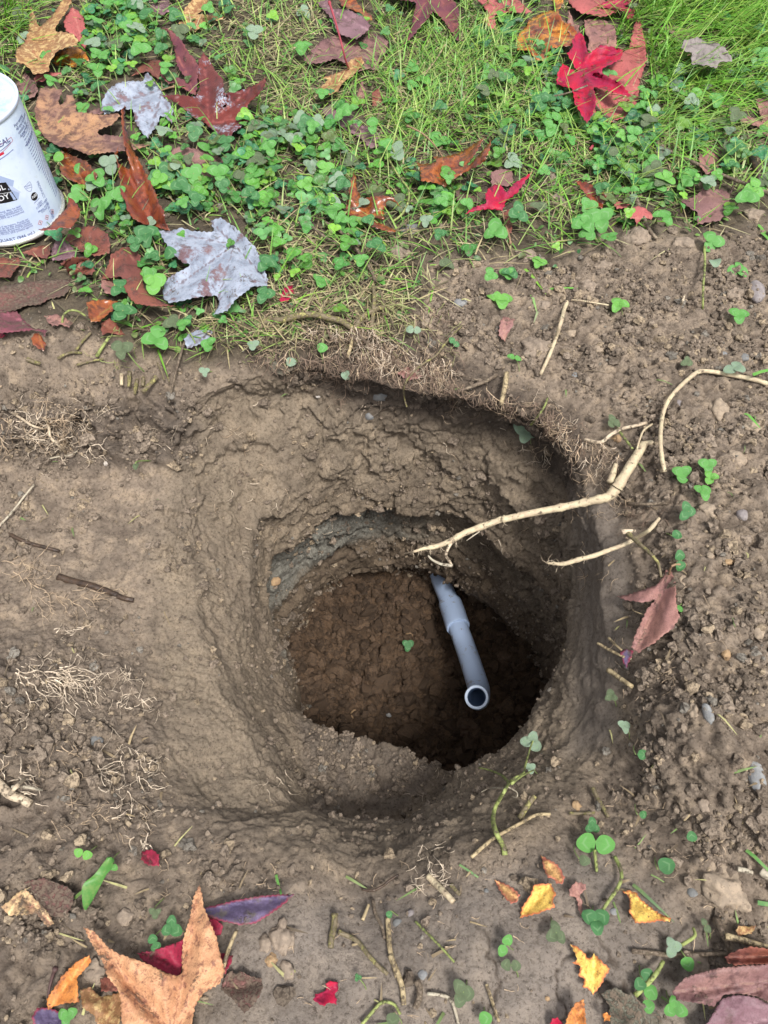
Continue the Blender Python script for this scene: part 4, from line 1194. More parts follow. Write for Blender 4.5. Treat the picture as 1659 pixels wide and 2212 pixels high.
def poly_on_can(pts_s, mat, lift=.0001, name='print_patch', local=None):
    """filled shape given by full-size picture points, refined so that it follows the curve"""
    q = [on_can(*p) for p in pts_s]
    V = [((CAN_R + lift) * math.cos(a), (CAN_R + lift) * math.sin(a), z) for a, z in q]
    return V


def quad_patch(corners, mat, lift=.0001, name='print_patch', n=8):
    q = np.array([on_can(*p) for p in corners])
    V, F = [], []
    for i in range(n + 1):
        for j in range(3):
            s, t = i / n, j / 2
            a, z = (q[0] * (1 - s) + q[1] * s) * (1 - t) + (q[3] * (1 - s) + q[2] * s) * t
            V.append(((CAN_R + lift) * math.cos(a), (CAN_R + lift) * math.sin(a), z))
    for i in range(n):
        for j in range(2):
            F.append((i * 3 + j, (i + 1) * 3 + j, (i + 1) * 3 + j + 1, i * 3 + j + 1))
    obj(name, mesh_np(name, V, F), mat, can)


def line_on_can(pts_s, mat, w=.0004, lift=.00014, name='print_line', closed=False, mb=None):
    q = [on_can(*p) for p in pts_s]
    if closed:
        q = q + [q[0]]
    own = mb is None
    mb = mb or MB()
    for (a0, z0), (a1, z1) in zip(q[:-1], q[1:]):
        du, dz = (a1 - a0) * CAN_R, z1 - z0
        L = math.hypot(du, dz) + 1e-9
        nu, nz = -dz / L * w / 2, du / L * w / 2
        k = max(1, int(L / .004))
        V, F = [], []
        for i in range(k + 1):
            t = i / k
            for s in (-1, 1):
                a = a0 + (a1 - a0) * t + s * nu / CAN_R
                z = z0 + dz * t + s * nz
                V.append(((CAN_R + lift) * math.cos(a), (CAN_R + lift) * math.sin(a), z))
        for i in range(k):
            F.append((2 * i, 2 * i + 2, 2 * i + 3, 2 * i + 1))
        mb.add(V, F)
    if own:
        obj(name, mb.mesh(name), mat, can)


# maker's badge, pale burst and black name panel, all partly outside the picture
def s1(x, y): return (x * 180 / 1171., 480 + y * 340 / 2212.)
def s2(x, y): return (80 + x * 200 / 1580., 680 + y * 280 / 2212.)
def s4(x, y): return (x * 180 / 1659., 780 + y * 220 / 2028.)


quad_patch([s1(-500, 1180), s1(360, 1500), s1(330, 1660), s1(-500, 1500)], ink_haze, .00005, 'pale_burst')
quad_patch([s1(-100, 1500), s1(330, 1660), s1(540, 1800), s1(200, 1900)], plain('ink_mist', (.50, .58, .76), .5), .00006, 'pale_burst')
quad_patch([s1(200, 1700), s1(500, 1820), s1(470, 1980), s1(300, 2000)], ink_haze, .00007, 'pale_burst')
quad_patch([s1(-500, 1560), s1(150, 1545), s1(445, 1995), s1(-500, 2120)], ink_black, .0001, 'name_panel')
line_on_can([s1(-500, 1850), s1(300, 1790)], ink_white, .0004, .0002)
text_on_can('633L', *s1(150, 1715), .0078, ink_white, anchor='RIGHT', lift=.0002)
text_on_can('MEDIUM BODY', *s1(258, 1945), .0078, ink_white, anchor='RIGHT', lift=.0002)
line_on_can([s1(-300, 740), s1(280, 388), s1(325, 475), s1(90, 745), s1(-300, 970)], ink_rose, .0005)
text_on_can('RECTORSEAL', *s1(265, 490), .0078, ink_blue, anchor='RIGHT')
line_on_can([s1(0, 750), s1(270, 520)], ink_blue, .0006)
quad_patch([s1(-200, 900), s1(90, 765), s1(110, 815), s1(-200, 980)], ink_red, .0001, 'red_bar')
line_on_can([s1(-10, 965), s1(190, 830), s1(335, 705)], ink_soft, .0009)
for t, x, y in (('Fast setting', 375, 150), ('40 and Schedule', 430, 235), ('conduit, for', 480, 325), ('Actual VOC', 530, 415)):
    text_on_can(t, *s1(x, y), .0042, ink_blue)
line_on_can([s1(650, 620), s1(815, 225)], ink_blue, .0011)
for t, x, y in (('Danger! Harmful if swallowed. May be fatal', 758, 305), ('Causes skin irritation. Causes serious', 805, 370), ('eye irritation. May cause drowsiness or', 838, 430), ('dizziness. Listed by the US EPA as a suspected', 882, 500),
                ('Nocivo si se ingiere. Puede ser', 1040, 770), ('penetraci\u00f3n en las v\u00edas respiratorias', 1075, 830), ('irritaci\u00f3n ocular grave. Puede causar', 1112, 890), ('somnolencia o mareos. Contiene', 1158, 945), ('por los EE.UU. EPA posible agente', 1195, 1005)):
    text_on_can(t, *s4(x, y), .0030, ink_soft, anchor='RIGHT')
text_on_can('CONTENTS: ONE U.S. QUART (946 mL)', *s4(1285, 1265), .0052, ink_blue, anchor='RIGHT')
# shield, round certification mark and compliance lines
mb = MB()
for ps in ([s2(120, 440), s2(290, 275), s2(340, 360), s2(360, 450), s2(335, 570), s2(260, 580), s2(180, 530), s2(120, 440)], [s2(130, 440), s2(335, 372)], [s2(165, 505), s2(355, 445)]):
    line_on_can(ps, ink_soft, .0004, mb=mb)
obj('shield_mark', mb.mesh('shield'), ink_soft, can)
text_on_can('U.P.C.', *s2(190, 478), .0022, ink_soft)
a0, z0 = on_can(*s2(437, 738))
circ = [(.0042 * math.cos(k * math.pi / 16), .0042 * math.sin(k * math.pi / 16)) for k in range(32)]
V = wrap(a0, z0, [(0, 0)] + circ, .0001)
obj('round_mark', mesh_np('nsf_disc', V, [(0, k + 1, (k + 1) % 32 + 1) for k in range(32)]), ink_black, can)
a0 -= .0
text_on_can('NSF', *s2(380, 815), .0042, ink_white, lift=.0002)
line_on_can([s2(430, 950), s2(590, 785)], ink_soft, .0006)
text_on_can('LEED', *s2(540, 1025), .0032, ink_soft)
text_on_can('COMPLIANT', *s2(505, 1150), .0032, ink_soft)
text_on_can('Meets ASTM', *s2(565, 1255), .0032, ink_soft)
text_on_can('D2564', *s2(665, 1265), .0032, ink_soft)
text_on_can('PRODUCT CODE 55905', *s2(500, 290), .0042, ink_soft, rot=-math.pi / 2)
# hazard diamonds drawn as small red-framed squares with a black sign each
for (cx_, cy_), kind in ((s2(620, 1555), 0), (s2(825, 1390), 1), (s2(1000, 1210), 2)):
    a0, z0 = on_can(cx_, cy_)
    hs = .0031
    q = [(0, -hs), (hs, 0), (0, hs), (-hs, 0)]
    V = wrap(a0, z0, q, .0001)
    obj('hazard_sign', mesh_np('hz', V, [(0, 1, 2, 3)], False), ink_rose, can)
    q = [(x * .78, y * .78) for x, y in q]
    V = wrap(a0, z0, q, .00016)
    obj('hazard_sign', mesh_np('hz', V, [(0, 1, 2, 3)], False), plain('ink_blush', (.72, .66, .76), .5), can)
    if kind == 0:
        q = [(-.0003, -.0004), (.0003, -.0004), (.0005, .0014), (-.0005, .0014)]
        q2 = [(-.0003, -.0013), (.0003, -.0013), (.0003, -.0008), (-.0003, -.0008)]
        V = wrap(a0, z0, q + q2, .0002); Fz = [(0, 1, 2, 3), (4, 5, 6, 7)]
    elif kind == 1:
        q = [(.0000, .0014), (-.0006, .0003), (-.0007, -.0004), (-.0003, -.0010), (.0004, -.0010), (.0008, -.0003), (.0006, .0006), (.0002, .0000)]
        V = wrap(a0, z0, q, .0002); Fz = [tuple(range(8))]
    else:
        q = [(-.0009, -.0012), (.0009, -.0012), (.0010, -.0002), (.0004, .0003), (-.0004, .0003), (-.0010, -.0002)]
        q2 = [(.0006 * math.cos(k * math.pi / 4), .0009 + .0006 * math.sin(k * math.pi / 4)) for k in range(8)]
        V = wrap(a0, z0, q + q2, .0002); Fz = [tuple(range(6)), tuple(range(6, 14))]
    obj('hazard_sign', mesh_np('hz', V, Fz, False), ink_black, can)
# the dense small print on the right side of the label
mb = MB()
rp = random.Random(4)
for k in range(26):
    z = .098 - k * .0031
    a_start = on_can(*s1(690 + k * 34, 640 + k * 70))[0] if k < 14 else on_can(*s2(860 + (k - 14) * 33, 380 + (k - 14) * 62))[0]
    u = a_start
    while u < .95:
        w_ = rp.uniform(.0018, .006) / CAN_R
        V, Fq = [], []
        for i in range(3):
            for s in (-.00045, .00045):
                a = u + w_ * i / 2
                V.append(((CAN_R + .00012) * math.cos(a), (CAN_R + .00012) * math.sin(a), z + s))
        mb.add(V, [(0, 2, 3, 1), (2, 4, 5, 3)])
        u += w_ + .0009 / CAN_R
pm = obj('small_print', mb.mesh('small_print'), ink_soft, can)

# ------------------------------------------------------------------ the water pipe in the hole
g = N('grey_blue_plastic')
b = g.mix(g.noise(30, 3), (.46, .58, .80), (.52, .64, .85))
st = g.ramp(g.noise(48, 6, .8), .56, .64)
b = g.mix(g.math('MULTIPLY', st, .7), b, (.20, .17, .13))
b = g.mix(g.ramp(g.noise(14, 4, .6), .5, .75, 0, .3), b, (.26, .33, .45))
pipe_m = g.done(b, .33, None, .5)
g = N('pipe_cut_end')
cut_m = g.done((.62, .72, .86), .5)
g = N('pipe_inside')
pin_m = g.done((.16, .24, .40), .5)


def at_depth(px, py, dep):
    return Vector(CAM + ray(px, py) * dep)


pp = [at_depth(915, 1165, 1.20), at_depth(940, 1225, 1.150), at_depth(955, 1262, 1.115), at_depth(974, 1308, 1.075), at_depth(988, 1350, 1.04), at_depth(1006, 1400, 1.01), at_depth(1022, 1448, .970), at_depth(1034, 1488, .932),
      at_depth(1033, 1508, .902), at_depth(1029.5, 1506, .872)]
cl = spline([tuple(p) for p in pp], 8)
pipe = empty('water_pipe', pp[0])
tag(pipe, 'blue grey plastic pipe with coupling rising from the bottom of the dug hole', 'pipe')
o0 = pp[0]
PR = .01335


def pipe_mesh(path, r_out, r_in, seg=40):
    V, F = [], []
    n = len(path)
    up = Vector((1, 0, 0))
    for i in range(n):
        t = Vector(path[min(i + 1, n - 1)]) - Vector(path[max(i - 1, 0)])
        t.normalize()
        a = up - t * up.dot(t); a.normalize()
        c = t.cross(a)
        ro = r_out[i] if hasattr(r_out, '__len__') else r_out
        ri = r_in[i] if hasattr(r_in, '__len__') else r_in
        for rr in (ro, ri):
            for k in range(seg):
                q = 2 * math.pi * k / seg
                V.append(Vector(path[i]) + (a * math.cos(q) + c * math.sin(q)) * rr)
    for i in range(n - 1):
        for L in (0, 1):
            for k in range(seg):
                k2 = (k + 1) % seg
                b0, b1 = (2 * i + L) * seg, (2 * i + 2 + L) * seg
                f = (b0 + k, b0 + k2, b1 + k2, b1 + k)
                F.append(f if L == 0 else f[::-1])
    return V, F, n, seg


pl_ = [Vector(v) - o0 for v in cl]
V, F, n, seg = pipe_mesh(pl_, PR, PR * .78)
outer = [f for i, f in enumerate(F) if (i // seg) % 2 == 0]
inner = [f for i, f in enumerate(F) if (i // seg) % 2 == 1]
mp = mesh_np('pipe_tube', V, outer)
obj('tube', mp, pipe_m, pipe)
obj('bore', mesh_np('pipe_bore', V, inner), pin_m, pipe)
# cut end: a bevelled ring
tend = (pl_[-1] - pl_[-3]).normalized()
a = Vector((1, 0, 0)); a = (a - tend * a.dot(tend)).normalized(); c = tend.cross(a)
V, F = [], []
prof = [(PR * 1.012, -.002), (PR * 1.012, .0004), (PR * .96, .0010), (PR * .84, .0010), (PR * .775, .0004), (PR * .775, -.002)]
for r_, z_ in prof:
    for k in range(48):
        q = 2 * math.pi * k / 48
        V.append(pl_[-1] + (a * math.cos(q) + c * math.sin(q)) * r_ + tend * z_)
for i in range(len(prof) - 1):
    for k in range(48):
        k2 = (k + 1) % 48
        F.append((i * 48 + k, i * 48 + k2, (i + 1) * 48 + k2, (i + 1) * 48 + k))
obj('cut_end', mesh_np('pipe_end', V, F), cut_m, pipe)
# coupling sleeve
i0 = int(np.argmin([abs(proj(v)[1] - 1300) for v in cl])); i1 = int(np.argmin([abs(proj(v)[1] - 1357) for v in cl]))
seg_pts = spline([tuple(pl_[i]) for i in range(i0, i1 + 1)], 3)
m_ = len(seg_pts)
ro = [PR * 1.22] * m_
ri = [PR * 1.005] * m_
ro[0] = PR * 1.19
ro[-1] = PR * 1.17; ro[-2] = PR * 1.22
V, F, n, seg = pipe_mesh([Vector(v) for v in seg_pts], ro, ri)
F = [f for i, f in enumerate(F) if (i // seg) % 2 == 0] + [(k, (k + 1) % seg, seg + (k + 1) % seg, seg + k) for k in range(seg)]
F += [((m_ - 1) * 2 * seg + k, (m_ - 1) * 2 * seg + (k + 1) % seg, ((m_ - 1) * 2 + 1) * seg + (k + 1) % seg, ((m_ - 1) * 2 + 1) * seg + k) for k in range(seg)]
me_c = mesh_np('pipe_coupling', V, F)
obj('coupling', me_c, pipe_m, pipe)
for o in bpy.data.objects:
    if o.name.startswith('coupling'):
        em = o.modifiers.new('edges', 'EDGE_SPLIT'); em.split_angle = math.radians(40)

# ------------------------------------------------------------------ green stuff: materials
def green_mat(name, c1, c2, mark=True, rough=.45, dust=.3):
    g = N(name)
    lc = g.n('ShaderNodeSeparateColor')
    g.l(g.attr('leafco', 'Color'), lc.inputs[0])
    u, v = lc.outputs[0], lc.outputs[1]
    tint = g.attr('tint', 'Color')
    b = g.mix(g.ramp(g.noise(70, 3), .35, .65), c1, c2)
    b = g.mix(1.0, b, tint, 'MULTIPLY')
    if mark:
        au = g.math('ABSOLUTE', g.math('SUBTRACT', u, .5))
        line = g.math('ADD', v, g.math('MULTIPLY', au, .75))
        line = g.math('ADD', line, g.math('MULTIPLY', g.math('SUBTRACT', g.noise(420, 2), .5), .22))
        band = g.math('MULTIPLY', g.ramp(g.math('ABSOLUTE', g.math('SUBTRACT', line, .66)), .09, .02), g.ramp(au, .36, .22))
        b = g.mix(g.math('MULTIPLY', band, .42), b, (.24, .40, .20))
        b = g.mix(g.math('MULTIPLY', g.ramp(au, .035, .008), .2), b, (.16, .34, .12))
    d = g.ramp(g.noise(160, 4, .7), .68 - dust * .4, .74 - dust * .3)
    b = g.mix(g.math('MULTIPLY', d, .7), b, (.14, .11, .075))
    g.b.inputs['Transmission Weight'].default_value = 0
    bn = g.bump(g.noise(500, 3), .0006, .5)
    g.done(b, g.math('ADD', rough, g.math('MULTIPLY', d, .3)), bn, .45)
    # thin leaves let some light through
    tr = g.n('ShaderNodeBsdfTranslucent')
    g.put(tr.inputs['Color'], g.mix(1.0, b, (1.0, 1.15, .5), 'MULTIPLY'))
    mx = g.n('ShaderNodeMixShader')
    mx.inputs[0].default_value = .22
    g.l(g.b.outputs[0], mx.inputs[1])
    g.l(tr.outputs[0], mx.inputs[2])
    g.l(mx.outputs[0], g.out.inputs['Surface'])
    return g.m


CLOVER = {'fresh': green_mat('clover_fresh', (.085, .28, .052), (.125, .345, .075)),
          'deep': green_mat('clover_deep', (.040, .155, .048), (.062, .205, .062)),
          'lime': green_mat('clover_lime', (.12, .34, .05), (.17, .42, .08)),
          'pale': green_mat('clover_pale', (.19, .29, .19), (.28, .37, .27), dust=.4, rough=.6),
          'muddy': green_mat('clover_muddy', (.05, .15, .055), (.09, .20, .09), dust=.75, rough=.6)}
MASS = green_mat('clover_mass', (.8, .8, .8), (1, 1, 1), dust=.3)
g = N('stalk_green')
STALKM = g.done(g.mix(g.noise(200, 3), (.12, .19, .05), (.22, .26, .10)), .5)


def leaflet_geo(nu=4, nv=6, notch=.05, cup=.10, fold=.12):
    """one clover leaflet, base at the origin, pointing to +Y, length 1"""
    V, UV, F = [], [], []
    for j in range(nv + 1):
        v = j / nv
        w = .47 * (math.sin(math.pi * min(1, v ** .72 * .93)) ** .62) if 0 < v < 1 else (.03 if v == 0 else .16)
        if v == 1: w = .20
        for i in range(nu + 1):
            u = i / nu
            s = (u - .5) * 2
            x = s * w
            y = v - (abs(s) ** 2) * .06 * v
            if j == nv:
                y = 1.0 - notch * (1 - abs(s)) - .07 * abs(s) ** 2
            z = fold * abs(x) + cup * math.sin(v * math.pi) * .6 - .10 * v * v
            V.append((x, y, z)); UV.append((.5 + x, v))
    for j in range(nv):
        for i in range(nu):
            a = j * (nu + 1) + i
            F.append((a, a + 1, a + nu + 2, a + nu + 1))
    return np.array(V), F, np.array(UV)


LV, LF, LUV = leaflet_geo(6, 8)
LV2, LF2, LUV2 = leaflet_geo(4, 4)


def rot_to(nrm, ang):
    """3x3: local Z to nrm, local Y turned by ang"""
    z = Vector(nrm).normalized()
    y = Vector((math.sin(ang), math.cos(ang), 0))
    x = y.cross(z).normalized()
    y = z.cross(x)
    return np.array([tuple(x), tuple(y), tuple(z)]).T


def leaflet_mesh(name, mat, V=LV, F=LF, UV=LUV, tint=(1, 1, 1), bite=None):
    me = mesh_np(name, V, list(F))
    vcol(me, 'tint', np.tile(tint, (len(V), 1)))
    z = np.zeros((len(V), 3)); z[:, :2] = UV
    vcol(me, 'leafco', z)
    me.materials.append(mat)
    return me


LEAFLET_ME = {}
for k, m in CLOVER.items():
    for j in range(3):
        q, f_, uv_ = leaflet_geo(6, 9, notch=(.02, .05, .0)[j], cup=(.10, .2, -.04)[j], fold=(.12, .28, .04)[j])
        if j == 2:
            q = q * np.array([1.12, 1, 1])
        LEAFLET_ME[k, j] = leaflet_mesh('leaflet', m, q, f_, uv_)
STALK_ME = []
for j in range(5):
    rs = random.Random(j)
    a = rs.uniform(0, 6.28)
    pts = [(math.cos(a) * .9 * t + .15 * math.sin(3 * t + j), math.sin(a) * .9 * t, -1.1 * t ** 1.3) for t in np.linspace(0, 1, 6)]
    V, F = tube(pts, [.035] * 6, 5)
    mm = mesh_np('stalk', V, F)
    mm.materials.append(STALKM)
    STALK_ME.append(mm)


def sprig(px, py, size, ang, tone, label, group=None, n=3, h=.012, tilt=.25, stem=True, missing=(), spread=120, name='clover_sprig', base=None, rs=None, jit=1.0):
    """a clover leaf of separate leaflets on a stalk; size = width in picture points at that place"""
    rs = rs or random.Random(int(px * 13 + py * 7))
    if base is None:
        loc, nor = hit(px, py, h)
        dep = (loc - CAMV).dot(Vector((0, ST, -CT)))
        s = size / FOC * dep * .5
    else:
        loc = base
        s = size
    root = empty(name, loc)
    tag(root, label, 'clover leaf', group)
    nrm0 = Vector((rs.uniform(-tilt, tilt), -.25 + rs.uniform(-tilt, tilt), 1)).normalized()
    for k in range(n):
        if k in missing:
            continue
        a = math.radians(ang + (k - (n - 1) / 2) * spread + rs.uniform(-10, 10) * jit)
        nr = (nrm0 + Vector((math.sin(a), math.cos(a), 0)) * rs.uniform(-.30, .12)).normalized()
        M = Matrix(rot_to(nr, a).tolist()).to_4x4()
        o = bpy.data.objects.new('leaflet', LEAFLET_ME[tone, rs.choice((0, 0, 1, 2))])
        COL.objects.link(o)
        o.parent = root
        sc = s * rs.uniform(.88, 1.08)
        o.matrix_local = M @ Matrix.Diagonal((sc, sc, sc, 1))
    if stem:
        o = bpy.data.objects.new('stalk', STALK_ME[rs.randrange(5)])
        COL.objects.link(o)
        o.parent = root
        o.scale = (max(h, .006) * 1.1,) * 3
    return root


# clover leaves that can be told apart, mostly on the bare soil (picture points of each, size, heading, tone)
SPR = [
    ('E', 1465, 425, 200, 60, 'lime', 'biggest bright clover leaf with pale marks, above the ragged pink scrap on the right soil'),
    ('E', 1405, 275, 120, 100, 'fresh', 'clover leaf straight above the biggest bright clover leaf on the soil edge'),
    ('E', 1520, 265, 130, 30, 'deep', 'darker clover leaf at the upper right of the biggest bright clover leaf'),
    ('E', 405, 315, 160, 70, 'fresh', 'bright clover leaf alone among dry straw, between the big silver leaf and the yellow root'),
    ('E', 135, 240, 90, 120, 'deep', 'small dark clover leaf touching the right tip of the big silver leaf'),
    ('E', 1145, 205, 140, 0, 'muddy', 'dusty clover leaf on the crumbly soil left of the biggest bright clover leaf'),
    ('E', 950, 600, 110, 180, 'pale', 'pale pinkish clover leaflet pair at the edge above the thin yellow stem'),
    ('E', 1185, 680, 100, 40, 'deep', 'clover leaflet pair on crumbly soil at the top of the thin yellow stem'),
    ('E', 1548, 770, 110, 0, 'fresh', 'two small bright leaflets one above the other near the right rim'),
    ('E', 375, 715, 110, 80, 'fresh', 'single green leaflet hanging at the top rim of the hole'),
    ('E', 235, 770, 100, 200, 'pale', 'pale withered leaflet hanging at the top left rim of the hole'),
    ('E', 540, 845, 100, 180, 'pale', 'pale folded leaflet hanging in the roots at the top of the hole'),
    ('B', 1435, 1370, 200, 10, 'fresh', 'large clover leaf with pale marks right below the small three lobed red leaf'),
    ('B', 1270, 1205, 110, 150, 'fresh', 'clover leaf left of the small three lobed red leaf'),
    ('B', 1555, 1295, 130, 90, 'fresh', 'clover leaf between the rusty lobe and the fiery pointed leaf'),
    ('B', 1120, 1190, 120, 30, 'fresh', 'clover leaf below the cupped orange leaf'),
    ('B', 1100, 1385, 110, 80, 'deep', 'clover leaf right of the round grey pebble'),
    ('B', 290, 290, 170, 60, 'fresh', 'large clover leaf at the left edge of the flat mauve leaf near the top'),
    ('B', 700, 750, 150, 90, 'fresh', 'pair of glossy leaflets beside the muddy mauve leaf in the trampled grass'),
    ('B', 840, 900, 190, 40, 'pale', 'pale greyish clover leaf left of the cupped orange leaf'),
    ('B', 500, 1075, 160, 0, 'pale', 'pale frosted clover leaf above the orange edged rusty leaf'),
    ('C', 1530, 1200, 190, 0, 'fresh', 'large clover leaf with white arcs right of the wine coloured flat leaf'),
    ('C', 1020, 1320, 190, 20, 'fresh', 'large clean clover leaf between a stick and the wine coloured flat leaf'),
    ('C', 640, 1335, 210, 60, 'fresh', 'largest round clover leaf right under the fiery pointed leaf'),
    ('C', 565, 1250, 150, -30, 'fresh', 'nibbled clover leaf left of the largest round clover leaf'),
    ('C', 560, 1420, 150, 150, 'fresh', 'jagged clover leaf below the nibbled one'),
    ('C', 700, 1440, 140, 60, 'fresh', 'clover leaf on the soil edge below the largest round clover leaf'),
    ('C', 345, 710, 140, 160, 'fresh', 'two big leaflets left of the dusty pink leaf'),
    ('C', 370, 300, 110, 100, 'deep', 'dark clover leaf between the amber leaf and the bright scarlet leaf'),
    ('C', 150, 390, 130, 150, 'fresh', 'clover leaf under the amber leaf in the top right lawn'),
    ('C', 1625, 330, 160, 180, 'fresh', 'tall clover leaf at the right edge beside the bright long grass'),
    ('C', 1630, 530, 160, 180, 'deep', 'dark clover leaf at the right edge, below the tall one'),
    ('C', 905, 560, 130, 60, 'fresh', 'clover leaf at the foot of the dusty pink leaf stalk'),
    ('C', 720, 950, 110, 0, 'muddy', 'brown mottled round leaflet in the middle of the right lawn'),
    ('C', 960, 990, 150, 20, 'fresh', 'clover leaf left of the long dry stick'),
    ('C', 990, 1130, 150, 150, 'fresh', 'broad clover leaf below the long dry stick'),
    ('C', 820, 1160, 130, 20, 'fresh', 'clover leaf pair right of the fiery pointed leaf'),
    ('C', 925, 740, 160, 90, 'muddy', 'yellowish mottled clover cluster leaf in the right lawn'),
    ('F', 750, 465, 170, 100, 'lime', 'bright clover leaf on a long pale stem lying over the crumbly mound'),
    ('F', 1475, 245, 160, 20, 'fresh', 'neat three part clover leaf on the crumbly soil at upper right'),
    ('F', 1320, 80, 170, 90, 'fresh', 'upright clover leaf on the crumbly soil below the wine coloured flat leaf'),
    ('F', 1330, 190, 110, 180, 'pale', 'pale clover leaflet just under the upright clover leaf at upper right'),
    ('F', 1480, 525, 170, 70, 'fresh', 'clover leaf below the grey purple stone at the right edge'),
    ('F', 1460, 845, 160, 20, 'pale', 'dust covered clover leaf beside the pale root on the right mound'),
    ('F', 265, 205, 120, 90, 'lime', 'lime green clover leaf at the left edge of the crumbly mound'),
    ('F', 80, 270, 130, 60, 'fresh', 'nibbled pale marked clover leaf above the biggest bright clover leaf'),
    ('F', 190, 1235, 200, 200, 'pale', 'pale whitish clover leaf hanging in the hole under the top right rim'),
    ('F', 715, 1180, 130, 100, 'muddy', 'muddy clover leaf on the right rim, left of the twig fork'),
    ('F', 1140, 1490, 150, -60, 'fresh', 'clover leaf on the right mound close to the root fork'),
    ('F', 1295, 1440, 140, 60, 'fresh', 'clover leaf with round leaflets right of the root fork, near the right mound clods'),
    ('F', 1310, 1515, 120, 90, 'lime', 'torn bright leaflet below the round leaflets on the right mound'),
    ('F', 1165, 810, 90, 120, 'muddy', 'tiny green sprout on the crumbly mound'),
    ('I', 1265, 50, 150, 60, 'fresh', 'torn bright clover leaf on the right mound above the twig tip'),
    ('I', 1165, 175, 150, 90, 'deep', 'clover leaf with dark round leaflets right of the twig over the hole'),
    ('I', 1075, 325, 100, 90, 'deep', 'single dark green oval leaflet on the right rim'),
    ('I', 1120, 475, 180, 80, 'deep', 'pair of dark green oval leaflets at the stalk of the faded pink leaf'),
    ('I', 1115, 745, 80, 180, 'fresh', 'small leaflet peeping out behind the faded pink leaf'),
    ('I', 705, 1300, 110, 120, 'muddy', 'small muddy green sprout on the right inner slope'),
    ('I', 785, 1480, 110, 180, 'pale', 'pale sprout with narrow leaves on the lower right inner slope'),
    ('L', 220, 30, 170, 20, 'pale', 'pale dusty clover leaf topping the long curved stem by the hole mouth'),
    ('L', 215, 190, 90, 60, 'pale', 'little pale clover leaf on the side branch of the long curved stem'),
    ('L', 865, 110, 110, 90, 'deep', 'dark green folded leaflet on the lower right slope'),
    ('L', 610, 640, 300, 180, 'fresh', 'widest clover leaf with two big leaflets, below the yellow stub on the lower right'),
    ('L', 590, 545, 130, 0, 'deep', 'small dark leaflets on top of the widest clover leaf'),
    ('L', 510, 745, 120, 100, 'muddy', 'mud smeared dull leaflet left under the widest clover leaf'),
    ('L', 615, 1120, 220, 60, 'deep', 'dark clover leaf at the lower end of the long curved green stem'),
    ('L', 1000, 810, 150, 60, 'deep', 'single blue green leaflet with bitten edge on the lower right soil'),
    ('L', 875, 475, 90, 90, 'deep', 'small dark green scrap leaflet on the lower right soil'),
    ('L', 1200, 640, 90, 0, 'deep', 'narrow dark leaflet on the crumbly lower right soil'),
    ('L', 60, 1270, 170, -60, 'fresh', 'green mottled leaflet pair below the largest yellow scrap, upper one'),
    ('L', 95, 1390, 150, 180, 'muddy', 'green mottled narrow leaflet just below that pair near the bottom'),
    ('L', 370, 1195, 190, 0, 'muddy', 'drooping muddy clover leaf above the ragged yellow leaf piece'),
    ('L', 1080, 1280, 150, 90, 'pale', 'silvery clover leaf at the lower right beside dry stems'),
    ('L', 1155, 1340, 120, 170, 'fresh', 'green folded leaflet touching the silvery clover leaf'),
    ('L', 905, 1480, 170, -40, 'deep', 'dark round clover leaflet, upper of the two above the bottom edge on the right'),
    ('L', 935, 1600, 190, 120, 'fresh', 'clover leaf with pale marks, lower of the two above the bottom edge on the right'),
    ('L', 1090, 1650, 170, 0, 'fresh', 'clover leaf at the bottom edge left of the big purple leaf'),
    ('L', 1275, 1150, 110, 60, 'muddy', 'muddy leaflet pair left of the small tan yellow scrap'),
    ('J', 490, 700, 130, 20, 'lime', 'tiny bright green sprout with two leaves at the lower left'),
    ('J', 665, 760, 110, 60, 'fresh', 'two small pale leaflets on top of the long narrow green leaf at lower left'),
    ('J', 910, 1230, 130, 60, 'deep', 'dark green leaflet pair behind the crimson leaf at the bottom'),
    ('J', 1020, 1130, 160, 0, 'deep', 'dark mottled clover leaf left of the top point of the rust orange leaf'),
    ('J', 920, 1045, 100, 60, 'muddy', 'small muddy clover leaf on the soil above the rust orange leaf'),
    ('J', 400, 1660, 150, 60, 'fresh', 'green clover leaf at the bottom left under the orange lobe'),
    ('K', 1230, 1520, 200, 90, 'muddy', 'blue green leaflets sunk in the smooth mud at the bottom centre'),
    ('K', 830, 1640, 120, 180, 'muddy', 'thin green leaflet at the bottom edge, centre'),
    ('K', 1335, 1680, 120, 90, 'fresh', 'green leaflet at the bottom edge right of the mud centre'),
    ('K', 615, 1430, 60, 90, 'deep', 'tiny green sprout above the torn crimson scrap'),
    ('K', 800, 1035, 60, 180, 'deep', 'tiny dark leaflet in the notch of the lower rim'),
    ('D', 715, 350, 190, 100, 'deep', 'clover leaf with a round hole, on the long reddish brown leaf'),
    ('D', 915, 320, 180, 60, 'lime', 'bright light green clover leaf left of the big silver leaf'),
    ('D', 975, 150, 140, 90, 'deep', 'dark clover leaflet with pale arc in the notch of the big silver leaf'),
    ('D', 930, 650, 210, 130, 'fresh', 'large clover leaf standing at the lawn edge, below the long brown leaf'),
    ('D', 720, 720, 180, 60, 'muddy', 'mud stained clover leaflets left of the large edge clover leaf'),
    ('D', 1240, 690, 140, 60, 'fresh', 'clover leaf at the lawn edge beside the lilac scrap'),
    ('D', 1085, 570, 130, 60, 'fresh', 'clover leaf under the lower tips of the big silver leaf'),
    ('D', 1215, 850, 90, 180, 'pale', 'frosted leaflets one with a dark hole, at the top left of the hole'),
    ('D', 820, 1395, 80, 180, 'muddy', 'fallen olive leaflet on the soil of the left trench bank'),
    ('D', 1500, 690, 100, 60, 'pale', 'pale clover leaf in the grass tufts at the hole rim'),
    ('A', 865, 1390, 210, 60, 'deep', 'dew covered dark clover leaf touching the top of the big silver leaf'),
